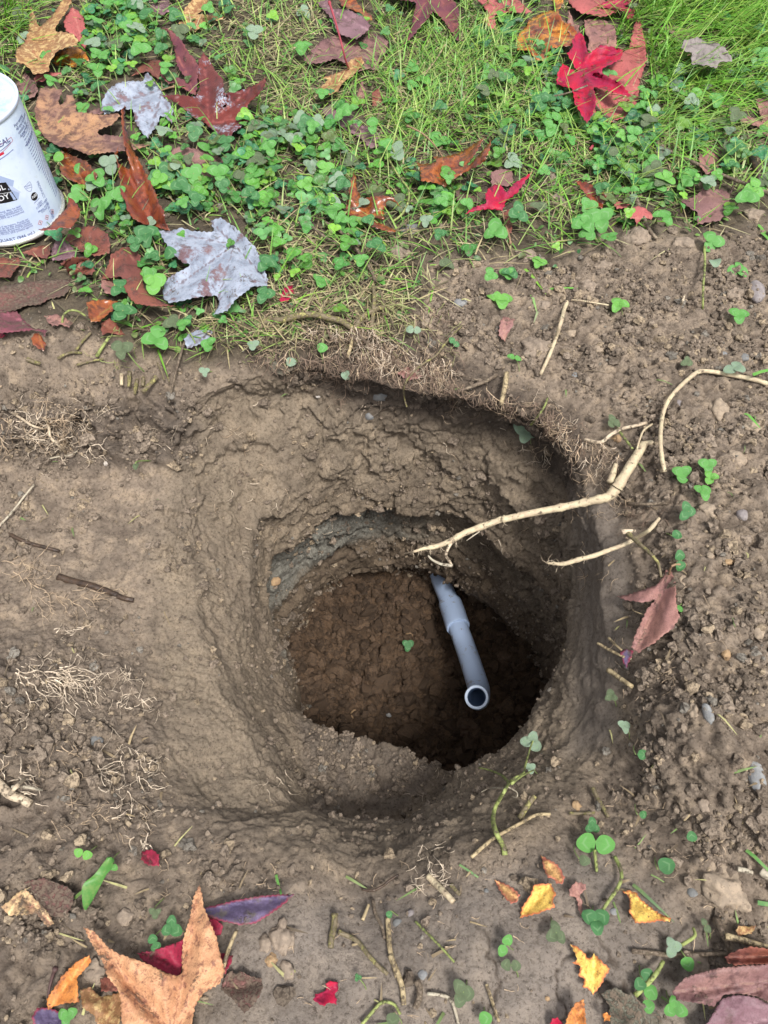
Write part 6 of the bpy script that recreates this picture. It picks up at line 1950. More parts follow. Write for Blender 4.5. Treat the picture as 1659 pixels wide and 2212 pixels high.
S_ = [
    ('cut_shoot', 'short thick yellow stub leaning beside the long curved stem', 'L', [(150, 495, .002), (190, 430, .008), (242, 360, .014)], .0026, 'yellow', 'plant stem'),
    ('straw', 'long tan straw running from the rim under the curved stem', 'K', [(1290, 718), (1360, 655), (1430, 600), (1500, 560), (1600, 505), (1680, 465), (1760, 460)], .0013, 'straw', 'straw'),
    ('cut_shoot', 'yellow straw end pointing right, above the widest clover leaf', 'L', [(450, 468), (520, 468), (606, 464)], .0016, 'yellow', 'plant stem'),
    ('cut_shoot', 'yellow mottled stub at the upper right of the widest clover leaf', 'L', [(592, 312, .006), (620, 370, .006), (650, 425, .004), (688, 490, .002)], .0020, 'yellow', 'plant stem'),
    ('dry_stick', 'long dark dry stick lying slanted across the right lawn', 'C', [(608, 648), (650, 695), (720, 742), (850, 812), (1000, 880), (1080, 930), (1200, 985), (1350, 1052), (1500, 1110), (1700, 1190)], .0022, 'brown', 'stick', .010),
    ('dry_stick', 'short dark stick standing out of the soil beside the light pink scrap', 'C', [(858, 1210, .012), (880, 1270, .010), (905, 1330, .008), (940, 1400, .005), (985, 1455, .002)], .0022, 'brown', 'stick'),
    ('dry_stick', 'forked pale stick across the lower part of the scarlet leaf', 'C', [(290, 590, .02), (380, 580, .024), (460, 560, .028), (560, 520, .032)], .0012, 'brown', 'stick'),
    ('root', 'thick yellow root sticking out over the top rim of the hole', 'E', [(40, 560), (100, 545, .004), (160, 545, .008), (250, 520, .010), (350, 510, .012), (450, 532, .012), (520, 550, .010), (580, 590, .008), (605, 605, .006)], .0034, 'yellow', 'root'),
    ('root', 'yellow stem rising from the thick yellow root', 'E', [(600, 600, .006), (625, 550, .008), (660, 515, .010), (700, 490, .010), (735, 475, .010), (775, 470, .008)], .0028, 'yellow', 'root'),
    ('root', 'upright yellow green stem crossing the thick yellow root', 'E', [(692, 592, .004), (705, 530, .008), (712, 460, .012), (715, 400, .012), (708, 345, .010)], .0022, 'yellow', 'root'),
    ('cut_shoot', 'short yellow stem right of the crossing yellow stems', 'E', [(752, 375, .006), (770, 440, .006), (795, 520, .004)], .0018, 'yellow', 'plant stem'),
    ('root', 'brown root hanging from the thick yellow root down into the hole', 'E', [(605, 600, .006), (640, 650, .010), (690, 690, .010), (760, 710, .008), (820, 715, .004)], .0014, 'brown', 'root'),
    ('root', 'pale broken root end pointing down at the top of the hole', 'E', [(590, 650, .008), (575, 700, .012), (555, 765, .012)], .0020, 'straw', 'root'),
    ('plant_shoot', 'thin bright yellow stem bent down into the hole at the top', 'E', [(1235, 575, .004), (1190, 620, .006), (1130, 690, .010), (1080, 755, .014), (1010, 800, .016), (940, 860, .016), (892, 935, .018), (892, 1000, .014), (908, 1060, .010)], .0013, 'yellow', 'plant stem'),
    ('root', 'brown broken root pointing left over the top right rim', 'E', [(1440, 868, .004), (1380, 905, .010), (1300, 935, .012), (1200, 972, .012)], .0019, 'brown', 'root'),
    ('root', 'crumbly broken root end hanging at the top right rim', 'E', [(1500, 860, .006), (1490, 940, .010), (1465, 1050, .012)], .0026, 'straw', 'root'),
    ('plant_shoot', 'long thin brown stem along the upper right rim', 'E', [(1105, 825, .006), (1180, 855, .008), (1260, 880, .008), (1340, 902, .004)], .0009, 'brown', 'plant stem'),
    ('root', 'mottled pale stem going down the mound from a clover leaf', 'F', [(445, 435, .006), (420, 490, .008), (400, 570, .008), (365, 680, .008), (325, 780, .008), (275, 888, .006)], .0020, 'cream', 'root'),
    ('plant_shoot', 'thin pale clover stem lying flat to the bright clover leaf on the mound', 'F', [(440, 435, .006), (500, 436, .008), (580, 448, .008), (690, 466, .008)], .0012, 'cream', 'plant stem'),
    ('plant_shoot', 'brown dry stalk hanging down at the left corner of the hole', 'D', [(1205, 570), (1150, 610, .006), (1100, 670, .008), (1075, 740, .010), (1050, 830, .012), (1025, 930, .012), (1005, 1035, .010)], .0016, 'brown', 'stalk'),
    ('cut_shoot', 'cut yellow green stub, leftmost in the row at the lawn edge', 'D', [(722, 865, .004), (722, 930, .010)], .0024, 'cream', 'plant stem'),
    ('cut_shoot', 'cut yellow green stub, second from left in the row at the lawn edge', 'D', [(770, 850, .004), (765, 940, .012)], .0024, 'yellow', 'plant stem'),
    ('cut_shoot', 'cut yellow stub pointing down, third in the row at the lawn edge', 'D', [(815, 895, .004), (798, 985, .012)], .0022, 'yellow', 'plant stem'),
    ('cut_shoot', 'shortest upright stub, fourth in the row at the lawn edge', 'D', [(852, 885, .006), (848, 935, .010)], .0022, 'yellow', 'plant stem'),
    ('cut_shoot', 'thickest slanted yellow stub, rightmost in the row at the lawn edge', 'D', [(930, 880, .006), (890, 925, .010), (848, 972, .014)], .0032, 'yellow', 'plant stem'),
    ('cut_shoot', 'arched pale yellow stem lying on the left bare soil', 'D', [(345, 772), (385, 750), (430, 735), (485, 738)], .0018, 'yellow', 'plant stem'),
    ('cut_shoot', 'yellow stem rising to the lawn from the left bare soil', 'D', [(450, 722), (490, 670), (540, 618)], .0018, 'yellow', 'plant stem'),
    ('cut_shoot', 'slim yellow green stem flat on the soil above the stub row', 'D', [(455, 812), (540, 788), (615, 775)], .0014, 'yellow', 'plant stem'),
    ('cut_shoot', 'muddy thick yellow stub at the far left of the bare soil', 'D', [(158, 775), (195, 790), (240, 803)], .0026, 'yellow', 'plant stem'),
    ('plant_shoot', 'arched green stem over the scraps at the left lawn edge', 'D', [(370, 570, .003), (375, 520, .010), (410, 488, .014), (460, 490, .012), (510, 520, .008)], .0014, 'green', 'plant stem'),
    ('plant_shoot', 'dirty green stem between mud stained clovers at the lawn edge', 'D', [(575, 760), (600, 715, .006), (645, 650, .010)], .0022, 'green', 'plant stem'),
    ('plant_shoot', 'yellow green stem lying slanted right of the stub row', 'D', [(935, 800), (960, 850, .008), (975, 900, .010)], .0012, 'yellow', 'plant stem'),
    ('plant_shoot', 'second slanted yellow green stem next to the stub row', 'D', [(960, 790), (985, 850, .008), (1005, 910, .010)], .0011, 'yellow', 'plant stem'),
    ('cut_shoot', 'thick muddy yellow stem below the lower right rim of the hole', 'K', [(1035, 828), (1080, 875), (1130, 925), (1185, 982)], .0030, 'cream', 'plant stem'),
    ('cut_shoot', 'thin yellow stem beside the thick muddy one below the hole', 'K', [(1170, 882), (1200, 915), (1222, 942)], .0018, 'yellow', 'plant stem'),
    ('cut_shoot', 'curving yellow brown stem under the lower rim, pointing down right', 'K', [(500, 1160), (560, 1185), (620, 1222), (680, 1300), (735, 1360), (795, 1412)], .0020, 'yellow', 'plant stem'),
    ('cut_shoot', 'upright thick mottled stem below the lower left rim', 'K', [(480, 1055), (475, 1130), (462, 1190), (455, 1255)], .0028, 'yellow', 'plant stem'),
    ('straw', 'split straw bundle running down from the notch of the lower rim', 'K', [(795, 1080), (800, 1160), (805, 1250), (825, 1340), (850, 1430)], .0018, 'straw', 'straw'),
    ('straw', 'long tan straw continuing from the split bundle to the bottom', 'K', [(810, 1300), (850, 1400), (880, 1490), (890, 1595)], .0020, 'straw', 'straw'),
    ('straw', 'dark straw just left of the split bundle', 'K', [(705, 970), (725, 1060), (760, 1130), (775, 1200)], .0012, 'brown', 'straw'),
    ('straw', 'small yellow straw slanting left of the rim notch', 'K', [(645, 1090), (665, 1040), (682, 998)], .0012, 'straw', 'straw'),
    ('cut_shoot', 'reddish brown worm shaped root on the smooth mud at the bottom', 'K', [(968, 1452), (985, 1500), (980, 1560), (955, 1615)], .0028, 'brown', 'root'),
    ('plant_shoot', 'dark green thin stem lying on the smooth mud', 'K', [(960, 1100), (1040, 1180), (1110, 1250), (1190, 1340)], .0011, 'green', 'plant stem'),
    ('plant_shoot', 'yellowish straw upright at the bottom right of the smooth mud', 'K', [(1380, 1470), (1410, 1560), (1455, 1695)], .0014, 'straw', 'straw'),
    ('plant_shoot', 'pale arched stem at the bottom edge, centre', 'K', [(1030, 1528), (1110, 1535), (1165, 1560), (1195, 1630), (1215, 1720)], .0014, 'bone', 'plant stem'),
    ('plant_shoot', 'green arched stem at the bottom edge left of the pale arched one', 'K', [(640, 1710), (700, 1640), (760, 1580), (830, 1590), (870, 1650)], .0013, 'green', 'plant stem'),
    ('plant_shoot', 'curved green stem of the dark clover on the lower right soil', 'L', [(728, 732), (760, 800, .005), (768, 860, .006), (740, 930, .006), (690, 1000, .006), (620, 1108, .006)], .0016, 'green', 'plant stem'),
    ('plant_shoot', 'short paired stem under the widest clover leaf', 'L', [(605, 690, .006), (612, 760, .004), (618, 825, .002)], .0016, 'green', 'plant stem'),
    ('straw', 'orange tan straw at the lower right edge above the rolled leaf', 'L', [(1400, 1215), (1480, 1232), (1570, 1258), (1700, 1298)], .0022, 'straw', 'straw', .012),
    ('dry_stick', 'dark twig arching left of the orange tan straw', 'L', [(1340, 1110), (1375, 1180, .010), (1410, 1250, .010), (1430, 1300, .008)], .0020, 'brown', 'twig'),
    ('dry_stick', 'thin brown twig lying below the silvery clover leaf', 'L', [(830, 1305), (950, 1315), (1080, 1330), (1250, 1325), (1400, 1318)], .0015, 'brown', 'twig'),
    ('plant_shoot', 'pale green arched stem of the silvery clover leaf', 'L', [(1130, 1270, .008), (1180, 1240, .010), (1215, 1210, .010), (1205, 1165, .006)], .0014, 'green', 'plant stem'),
    ('plant_shoot', 'green stem joining the two clover leaves above the bottom edge', 'L', [(850, 1575, .004), (920, 1510, .008), (980, 1440, .010), (1020, 1370, .006)], .0020, 'green', 'plant stem'),
    ('bleached_straw', 'white bleached stem at the lower right edge', 'L', [(1620, 820), (1659, 850), (1720, 880)], .0028, 'bone', 'plant stem'),
    ('bleached_straw', 'white split straw end left of the bleached stem', 'L', [(1475, 808), (1520, 815), (1565, 830)], .0018, 'bone', 'straw'),
    ('straw', 'pale broad straw leaning on the right inner slope', 'I', [(688, 1140, .006), (750, 1185, .008), (830, 1240, .006)], .0022, 'straw', 'straw'),
    ('straw', 'thin grey straw left of the violet scrap on the right slope', 'I', [(622, 978, .008), (700, 1020, .008), (785, 1062, .004)], .0013, 'straw', 'straw'),
    ('straw', 'short grey straw right above the thin grey straw on the right slope', 'I', [(690, 945, .008), (730, 985, .008), (770, 1020, .004)], .0011, 'straw', 'straw'),
    ('dry_stick', 'straight grey twig at the right rim above the thin root stem', 'I', [(805, 128, .004), (900, 132, .006), (1055, 125, .004)], .0016, 'brown', 'twig'),
    ('root', 'red brown root across the upper right rim', 'F', [(545, 1285, .006), (640, 1300, .008), (700, 1255, .010), (770, 1218, .010), (850, 1200, .008), (920, 1182, .004)], .0018, 'pale', 'root'),
    ('plant_shoot', 'green stem of the muddy clover at the root fork', 'F', [(745, 1218, .008), (790, 1280, .010), (835, 1340, .008)], .0016, 'green', 'plant stem'),
    ('plant_shoot', 'arched greenish stem just left of the root fork', 'F', [(955, 1190, .004), (905, 1225, .010), (880, 1280, .012), (862, 1340, .010)], .0012, 'cream', 'plant stem'),
    ('plant_shoot', 'curled stem of the pale whitish clover leaf', 'F', [(215, 1195, .010), (255, 1150, .012), (300, 1080, .012), (318, 1030, .006)], .0014, 'green', 'plant stem'),
    ('plant_shoot', 'long vertical green stem on the upper right mound', 'F', [(1272, 110, .010), (1275, 220, .012), (1265, 350, .012), (1262, 490, .004)], .0016, 'green', 'plant stem'),
    ('pink_sprout', 'tiny pink sprout standing on the upper right mound', 'F', [(1128, 468, .002), (1140, 440, .006), (1152, 405, .010)], .0013, 'pale', 'sprout'),
    ('dry_stick', 'dark wet stick half buried in the left trench', 'G', [(345, 560, -.0005), (440, 590, .0), (530, 610, .0005), (620, 640, .0), (700, 672, .0)], .0036, 'dark', 'stick'),
    ('dry_stick', 'shiny blackish stick end in the left trench', 'G', [(700, 675, .001), (745, 690, .002), (795, 700, .002)], .0028, 'dark', 'stick'),
    ('dry_stick', 'thin dark stick with whitish tip at the left edge of the trench', 'G', [(30, 290, .001), (110, 335, .002), (190, 365, .002), (270, 385, .002), (352, 408, .002)], .0020, 'dark', 'stick'),
    ('straw', 'thin pale straw pointing up in the left trench', 'G', [(-20, 275), (50, 200, .006), (100, 140, .008), (150, 75, .008), (205, 10, .006)], .0011, 'bone', 'straw'),
    ('thin_root', 'thin white root lying at the foot of the left bank', 'D', [(285, 1368), (360, 1352), (420, 1345), (462, 1320)], .0008, 'bone', 'root'),
    ('root', 'thick forked root coming out of the left edge, low', 'J', [(-60, 240, .004), (0, 290, .006), (60, 345, .008), (120, 368, .006), (180, 400, .002)], .0036, 'pale', 'root'),
    ('root', 'pale branch of the thick forked root at the left edge', 'J', [(60, 340, .008), (95, 300, .012), (145, 252, .012)], .0016, 'pale', 'root'),
    ('root', 'lower pale branch of the thick forked root', 'J', [(70, 300, .010), (150, 300, .012), (250, 318, .010)], .0011, 'bone', 'root'),
    ('root', 'long pale root slanting down the left bank, upper part', 'D', [(70, 1095, .004), (130, 1130, .008), (190, 1170, .010), (260, 1190, .010)], .0013, 'pale', 'root'),
    ('root', 'long pale root slanting down the left bank, lower part', 'D', [(270, 1120, .006), (290, 1180, .010), (300, 1240, .010), (345, 1285, .010), (390, 1330, .006)], .0015, 'pale', 'root'),
    ('plant_shoot', 'dark knotty root below the spade marks under the notch', 'K', [(640, 905, .004), (700, 915, .004), (760, 890, .006), (810, 850, .006), (860, 820, .004)], .0013, 'dark', 'root'),
    ('plant_shoot', 'yellowish straw over the right lobe of the largest orange leaf', 'J', [(1325, 1370, .012), (1360, 1260, .014), (1405, 1150, .012)], .0017, 'straw', 'straw'),
    ('plant_shoot', 'arched bright stem of the clover that leans on the can', 'A', [(355, 1030, .035), (400, 1070, .03), (450, 1120, .024), (520, 1170, .02), (580, 1230, .014)], .0009, 'green', 'plant stem'),
    ('plant_shoot', 'arched light green stem between the can top and the tan speckled leaf', 'A', [(125, 465, .006), (135, 420, .016), (165, 375, .02), (220, 350, .02)], .0013, 'green', 'plant stem'),
    ('plant_shoot', 'thick arched yellow green stem right of the orange edged rusty leaf', 'B', [(820, 1320, .004), (880, 1270, .010), (918, 1190, .014), (915, 1120, .016), (870, 1060, .018), (820, 980, .016), (795, 930, .012)], .0015, 'green', 'plant stem'),
    ('dry_stick', 'dark straight twig lying in the lawn left of the cupped orange leaf stalk', 'C', [(1540, 940, .004), (1575, 1000, .008), (1600, 1060, .008), (1600, 1110, .004)], .0032, 'dark', 'stick'),
    ('straw', 'long straw slanting over the grass at the top centre', 'B', [(1145, 250, .02), (1090, 340, .02), (1010, 450, .016)], .0009, 'straw', 'straw'),
    ('straw', 'brown straw crossing below the big silver leaf to the right', 'E', [(0, 345, .008), (100, 375, .008), (220, 410, .006), (370, 432, .004)], .0011, 'straw', 'straw'),
    ('straw', 'thick pale straw running down to the soil beside the bright lone clover', 'E', [(100, 30, .010), (190, 115, .010), (260, 200, .008), (330, 265, .008), (380, 320, .004)], .0015, 'straw', 'straw'),
    ('dry_stick', 'long brown stalk slanting to the crossing yellow stems', 'E', [(420, -40, .012), (500, 10, .012), (580, 80, .012), (640, 170, .012), (690, 240, .010), (720, 310, .006)], .0016, 'brown', 'stalk'),
    ('dry_stick', 'second brown stalk beside the long slanting one', 'E', [(330, -20, .010), (440, 60, .010), (540, 100, .010), (640, 150, .010), (740, 220, .008)], .0013, 'brown', 'stalk'),
]
for s in S_:
    nm, lab, cr_, pts_, r_, mt, ct = s[:7]
    hh_ = s[7] if len(s) > 7 else (.004 if cr_ in 'ABC' else .0025)
    stem(nm, lab, cr_, pts_, r_, mt, ct, h=hh_ + r_ * .5, knob=.12 if mt in ('yellow', 'cream', 'brown') else 0)

# bent narrow green leaf at the lower left
_V, _F = [], []
lp = spline([tuple(hit(*pc('J', [q])[0][:2], hh)[0]) for q, hh in (((655, 720), .012), ((620, 800), .014), ((570, 850), .014), ((545, 920), .010), ((515, 1030), .004))], 5)
for i in range(len(lp)):
    t = i / (len(lp) - 1)
    w_ = .0012 + .0062 * math.sin(math.pi * min(1, t * 1.02)) ** .8 if t < .98 else .0006
    for s in (-1, 0, 1):
        _V.append((lp[i][0] + s * w_ * .9, lp[i][1] + s * w_ * .35, lp[i][2] + abs(s) * .002))
for i in range(len(lp) - 1):
    for s in (0, 1):
        _F.append((3 * i + s, 3 * i + s + 1, 3 * i + s + 4, 3 * i + s + 3))
me_ = mesh_np('narrow_leaf', _V, _F)
vcol(me_, 'tint', np.tile((.08, .24, .045), (len(_V), 1)))
o = obj('narrow_leaf', me_, GRASSM)
tag(o, 'bright narrow bent green leaf on the crumbly soil at the lower left', 'green leaf')

# ------------------------------------------------------------------ stones and clods
def stone_mat(name, c1, c2, sc=40, rough=.7):
    g = N(name)
    b = g.mix(g.ramp(g.noise(sc * 4, 5, .6), .4, .62), c1, c2)
    b = g.mix(g.ramp(g.noise(300, 3, .6), .58, .66, 0, .6), b, (.14, .105, .075))
    return g.done(b, rough, g.bump(g.noise(350, 5, .7), .0015, .7))


STM = {'grey': stone_mat('stone_grey', (.17, .17, .17), (.25, .25, .24)), 'blue': stone_mat('stone_blue', (.13, .13, .125), (.18, .18, .175)), 'violet': stone_mat('stone_violet', (.19, .165, .16), (.26, .23, .22)),
       'tan': stone_mat('stone_tan', (.36, .24, .13), (.28, .18, .10)), 'clod': stone_mat('clod', (.21, .165, .125), (.28, .22, .165), 60, .95), 'lightclod': stone_mat('light_clod', (.26, .205, .15), (.34, .265, .19), 60, .95),
       'red': stone_mat('stone_red', (.095, .058, .035), (.065, .040, .025)), 'white': stone_mat('stone_white', (.55, .5, .44), (.45, .4, .35))}
ICO = {}


def ico(sub):
    if sub not in ICO:
        import bmesh
        bm = bmesh.new()
        bmesh.ops.create_icosphere(bm, subdivisions=sub, radius=1)
        ICO[sub] = (np.array([tuple(v.co) for v in bm.verts]), [tuple(v.index for v in f.verts) for f in bm.faces])
        bm.free()
    return ICO[sub]


def lumpy(sub, seed, rough_=.25, sc=1.3):
    V, F = ico(sub)
    n = fbm(V + seed * 3.1, sc, 3, seed)
    n2 = fbm(V + seed * 1.7, 3.5, 2, seed + 3)
    return V * (1 + rough_ * n + rough_ * .35 * n2)[:, None], F


STONES = [
    ('B', 930, 1360, 68, 45, 'blue', 'stone', 'round blue grey pebble at the lawn edge below the orange edged rusty leaf'),
    ('F', 1590, 375, 50, 85, 'violet', 'stone', 'upright grey violet stone at the right edge beside a moss patch'),
    ('F', 1515, 780, 38, 28, 'blue', 'stone', 'pointed grey stone above the dust covered clover on the right'),
    ('F', 1385, 765, 34, 28, 'grey', 'stone', 'small grey stone left of the pointed grey stone'),
    ('F', 255, 735, 95, 80, 'clod', 'clod', 'largest smooth brown clod right above the hole rim'),
    ('F', 455, 640, 34, 28, 'lightclod', 'clod', 'pale tan clod right of the largest smooth clod'),
    ('F', 630, 735, 32, 30, 'lightclod', 'clod', 'small tan clod in the middle of the mound'),
    ('F', 1360, 1110, 60, 70, 'lightclod', 'clod', 'long pale clod on the right mound, above the root fork level'),
    ('F', 1565, 1210, 50, 45, 'lightclod', 'clod', 'rough tan clod near the right edge, upper one'),
    ('F', 1460, 1395, 62, 58, 'lightclod', 'clod', 'smooth pale clod near the right edge, lower one'),
    ('F', 940, 1290, 52, 48, 'clod', 'clod', 'brown clod tucked behind the fork of the long root stem'),
    ('F', 740, 1275, 28, 22, 'tan', 'clod', 'little orange brown clod under the red brown root'),
    ('F', 1120, 1065, 26, 30, 'violet', 'stone', 'small mauve stone beside the pale bending root'),
    ('F', 300, 470, 48, 34, 'clod', 'clod', 'flat clod below the lime green clover leaf'),
    ('F', 490, 895, 26, 34, 'grey', 'stone', 'greenish grey flake of stone on the mound'),
    ('F', 1240, 1400, 48, 42, 'clod', 'clod', 'brown clod left of the smooth pale clod'),
    ('I', 1130, 600, 42, 44, 'lightclod', 'clod', 'crumbly ochre clod right of the faded pink leaf stalk'),
    ('I', 1300, 170, 46, 44, 'lightclod', 'clod', 'light clod beside the dark round leaflets on the right'),
    ('I', 1505, 190, 40, 36, 'violet', 'stone', 'pinkish grey stone at the right, level with the twig'),
    ('I', 1430, 482, 32, 24, 'tan', 'clod', 'ochre clod on the right mound above the thin white root'),
    ('I', 1605, 915, 32, 34, 'lightclod', 'clod', 'ochre clod near the right edge at mid height'),
    ('I', 1405, 1045, 28, 32, 'tan', 'clod', 'orange clod on the right mound below mid height'),
    ('I', 1290, 1415, 34, 66, 'grey', 'stone', 'long pale grey pebble on the right mound'),
    ('I', 1200, 1420, 52, 62, 'lightclod', 'clod', 'orange brown clod left of the long grey pebble'),
    ('I', 1310, 445, 26, 24, 'lightclod', 'clod', 'small pale clod right of the dark oval leaflets'),
    ('L', 1600, 235, 52, 92, 'grey', 'stone', 'largest grey pebble at the lower right edge'),
    ('L', 945, 125, 30, 50, 'clod', 'clod', 'smooth dark clod at the top of the lower right mound'),
    ('L', 1270, 420, 34, 40, 'clod', 'clod', 'brown clod left of the withered leaflet on the lower right'),
    ('L', 1385, 925, 140, 130, 'lightclod', 'clod', 'big flat tan clod on the lower right soil, above the straw'),
    ('L', 1200, 950, 34, 30, 'blue', 'stone', 'blue grey pebble left of the big flat tan clod'),
    ('L', 500, 425, 26, 30, 'tan', 'clod', 'small ochre clod near the yellow stub on the lower right'),
    ('L', 725, 1065, 30, 22, 'grey', 'stone', 'little grey stone right of the dark clover leaf'),
    ('L', 1215, 1370, 80, 60, 'clod', 'clod', 'smooth brown clod behind the dry twig at the lower right'),
    ('L', 318, 1595, 16, 14, 'tan', 'stone', 'tiny orange pebble on the smooth mud at the bottom right'),
    ('K', 105, 1325, 34, 34, 'tan', 'clod', 'ochre pebble left of the smooth mud at the bottom'),
    ('K', 165, 1200, 62, 90, 'clod', 'clod', 'large rough clod below the indigo leaf'),
    ('K', 70, 1235, 44, 44, 'clod', 'clod', 'rough clod left of the large rough clod below the indigo leaf'),
    ('K', 200, 1395, 40, 50, 'clod', 'clod', 'long brown clod right of the ochre pebble'),
    ('K', 850, 1105, 30, 26, 'blue', 'stone', 'dark blue grey pebble in the notch of the lower rim'),
    ('K', 1005, 1415, 38, 28, 'grey', 'stone', 'rounded grey pebble above the worm shaped root'),
    ('K', 930, 1050, 24, 24, 'violet', 'stone', 'small mauve pebble right of the rim notch'),
    ('K', 1380, 915, 16, 14, 'blue', 'stone', 'small blue pebble left of the pink tipped yellow scrap'),
    ('H', 918, 893, 42, 32, 'tan', 'stone', 'smooth oval pebble on the floor of the hole, left of the pipe'),
    ('H', 1190, 1080, 80, 78, 'red', 'stone', 'large reddish clod on the floor of the hole right of its middle, near the pipe'),
    ('H', 1000, 720, 32, 36, 'red', 'stone', 'small reddish clod on the hole floor left of the pipe coupling'),
    ('H', 1480, 1030, 48, 34, 'red', 'stone', 'reddish clod at the right foot of the hole wall'),
    ('H', 860, 700, 46, 34, 'red', 'stone', 'flat reddish clod under the far wall of the hole'),
    ('H', 620, 1180, 46, 38, 'red', 'stone', 'orange brown clod on the left part of the hole floor'),
    ('H', 1020, 940, 56, 34, 'red', 'stone', 'angular brown clod just right of the green leaf scrap on the hole floor'),
    ('H', 600, 1380, 28, 28, 'tan', 'stone', 'small ochre clod near the front of the hole floor'),
    ('H', 800, 1385, 20, 18, 'grey', 'stone', 'small pale stone near the front of the hole floor'),
    ('H', 1240, 1440, 80, 60, 'red', 'stone', 'broad dark clod at the front of the hole floor below the pipe mouth'),
    ('H', 125, 585, 40, 30, 'tan', 'stone', 'ochre stone set in the left wall of the hole at the grey layer'),
    ('E', 740, 1005, 62, 34, 'blue', 'stone', 'dark blue green stone set in the far wall of the hole'),
    ('E', 690, 1120, 32, 24, 'grey', 'stone', 'small pale stone in the far wall below the dark blue green one'),
    ('E', 380, 1000, 16, 14, 'white', 'stone', 'tiny whitish pebble in the far wall of the hole'),
    ('E', 1225, 440, 44, 30, 'grey', 'stone', 'greenish grey stone in the tan soil left of the biggest bright clover'),
    ('E', 1025, 565, 34, 34, 'lightclod', 'clod', 'tan clod in the light soil above the thin yellow stem'),
    ('E', 635, 410, 22, 26, 'lightclod', 'clod', 'small tan clod above the crossing yellow stems'),
    ('E', 870, 145, 60, 60, 'clod', 'clod', 'dark rough clod below the round blue grey pebble'),
    ('E', 320, 165, 50, 40, 'clod', 'clod', 'rough clod at the lawn edge above the bright lone clover'),
    ('D', 628, 1395, 14, 16, 'white', 'stone', 'white crumb of rock on the soil of the left bank'),
    ('D', 565, 1335, 20, 16, 'grey', 'stone', 'pale grey stone above the white crumb on the left bank'),
    ('J', 560, 25, 52, 30, 'blue', 'stone', 'blue grey stone in the root tangle at the lower left'),
    ('J', 520, 895, 44, 40, 'clod', 'clod', 'brown clod left of the narrow green leaf'),
    ('J', 740, 1075, 50, 42, 'clod', 'clod', 'mauve brown clod above the rust orange leaf'),
    ('J', 1610, 1330, 32, 32, 'tan', 'clod', 'ochre clod right of the mud crusted red leaf'),
    ('J', 560, 1400, 70, 60, 'clod', 'clod', 'grey brown clod between the orange lobe and the largest orange leaf'),
    ('C', 330, 1090, 55, 60, 'clod', 'clod', 'crumbly clod on the bare patch right of the small red leaf'),
    ('C', 380, 1230, 60, 55, 'clod', 'clod', 'dark clod on the bare patch left of the fiery pointed leaf'),
    ('C', 870, 1440, 75, 70, 'clod', 'clod', 'large clod left of the short dark stick'),
    ('C', 1560, 1310, 55, 50, 'clod', 'clod', 'rough clod right of the wine coloured leaf at the lawn edge'),
    ('F', 1145, 95, 65, 50, 'clod', 'clod', 'rounded clod below the large clean clover leaf'),
    ('F', 650, 235, 55, 45, 'clod', 'clod', 'tan clod at the top left of the mound'),
    ('F', 560, 360, 60, 48, 'clod', 'clod', 'crumbly clod right of the grass blade on the mound'),
    ('F', 195, 165, 55, 45, 'clod', 'clod', 'dark clod above the lime green clover leaf'),
    ('F', 1450, 400, 50, 50, 'clod', 'clod', 'brown clod left of the grey violet stone'),
]
for k, (c_, x_, y_, rx, ry, mt, ct, lab) in enumerate(STONES):
    px, py = pc(c_, [(x_, y_)])[0]
    kk = CROPS[c_][2] / 3024.0
    loc, nor = hit(px, py, 0)
    dep = (loc - CAMV).dot(Vector((0, ST, -CT)))
    a = rx * kk / FOC * dep
    b = ry * kk / FOC * dep
    sub = 4 if max(a, b) > .006 else 3
    V, F = lumpy(sub, k + 1, .20 if ct == 'stone' and mt != 'red' else .6, 1.2 if ct == 'stone' and mt != 'red' else 1.8)
    if ct == 'clod':
        V = V * (1 + .10 * worley(V * .01, .0045, k + 3))[:, None]
    c = min(a, b)
    s_ = np.array([a, b * 1.05, c * .75])
    tilt_ = Matrix.Rotation(random.Random(k).uniform(-.25, .25), 3, 'Z')
    me_ = mesh_np(ct, V * s_, list(F))
    o = obj('stone' if ct == 'stone' else 'soil_clod', me_, STM[mt], None, loc - nor * c * (.25 if ct == 'stone' else .15))
    o.rotation_euler = (0, 0, random.Random(k).uniform(-.3, .3))
    if nor.z < .6:
        q = Vector((0, 0, 1)).rotation_difference(nor)
        o.rotation_mode = 'QUATERNION'
        o.rotation_quaternion = q
        o.location = loc - nor * c * .35
    tag(o, lab, ct)

# ------------------------------------------------------------------ loose crumbs of earth
g = N('crumb_soil')
tint = g.attr('tint', 'Color')
CRUMBM = g.done(g.mix(g.math('MULTIPLY', g.ramp(g.noise(420, 4, .7), .58, .38), .7), tint, (.045, .032, .024)), .95, g.bump(g.noise(900, 4, .7), .0010, .9), .2)
VARS = [lumpy(1, s + 50, .8, 1.8) for s in range(8)] + [lumpy(2, s + 80, .95, 2.1) for s in range(6)]
FV = [lumpy(2, s + 130, .85, 1.9) for s in range(6)]
w_all = (crumb * near * (np.abs(SS) > 2.2) + .05 * near * outside) * (1 - .92 * np.clip(lawn, 0, 1))
w_all = w_all * (.35 + patch.mean())
vis = (PXX > -120) & (PXX < 1780) & (PYY > 380) & (PYY < 2330)
G3 = P.reshape(NS, NPHI, 3)
da = np.linalg.norm(np.gradient(G3, axis=0), axis=2) * np.linalg.norm(np.gradient(G3, axis=1), axis=2)
w_s = w_all * vis * da.ravel()
Nn2 = grid_normals(P)
if Nn2[(NS - 20) * NPHI, 2] < 0:
    Nn2 = -Nn2
clump = smooth(-.25, .35, fbm(P, 38, 2, 71))
w_s = w_s * (.10 + clump ** 1.5)
pick = rng.choice(len(P), size=23000, p=w_s / w_s.sum(), replace=True)
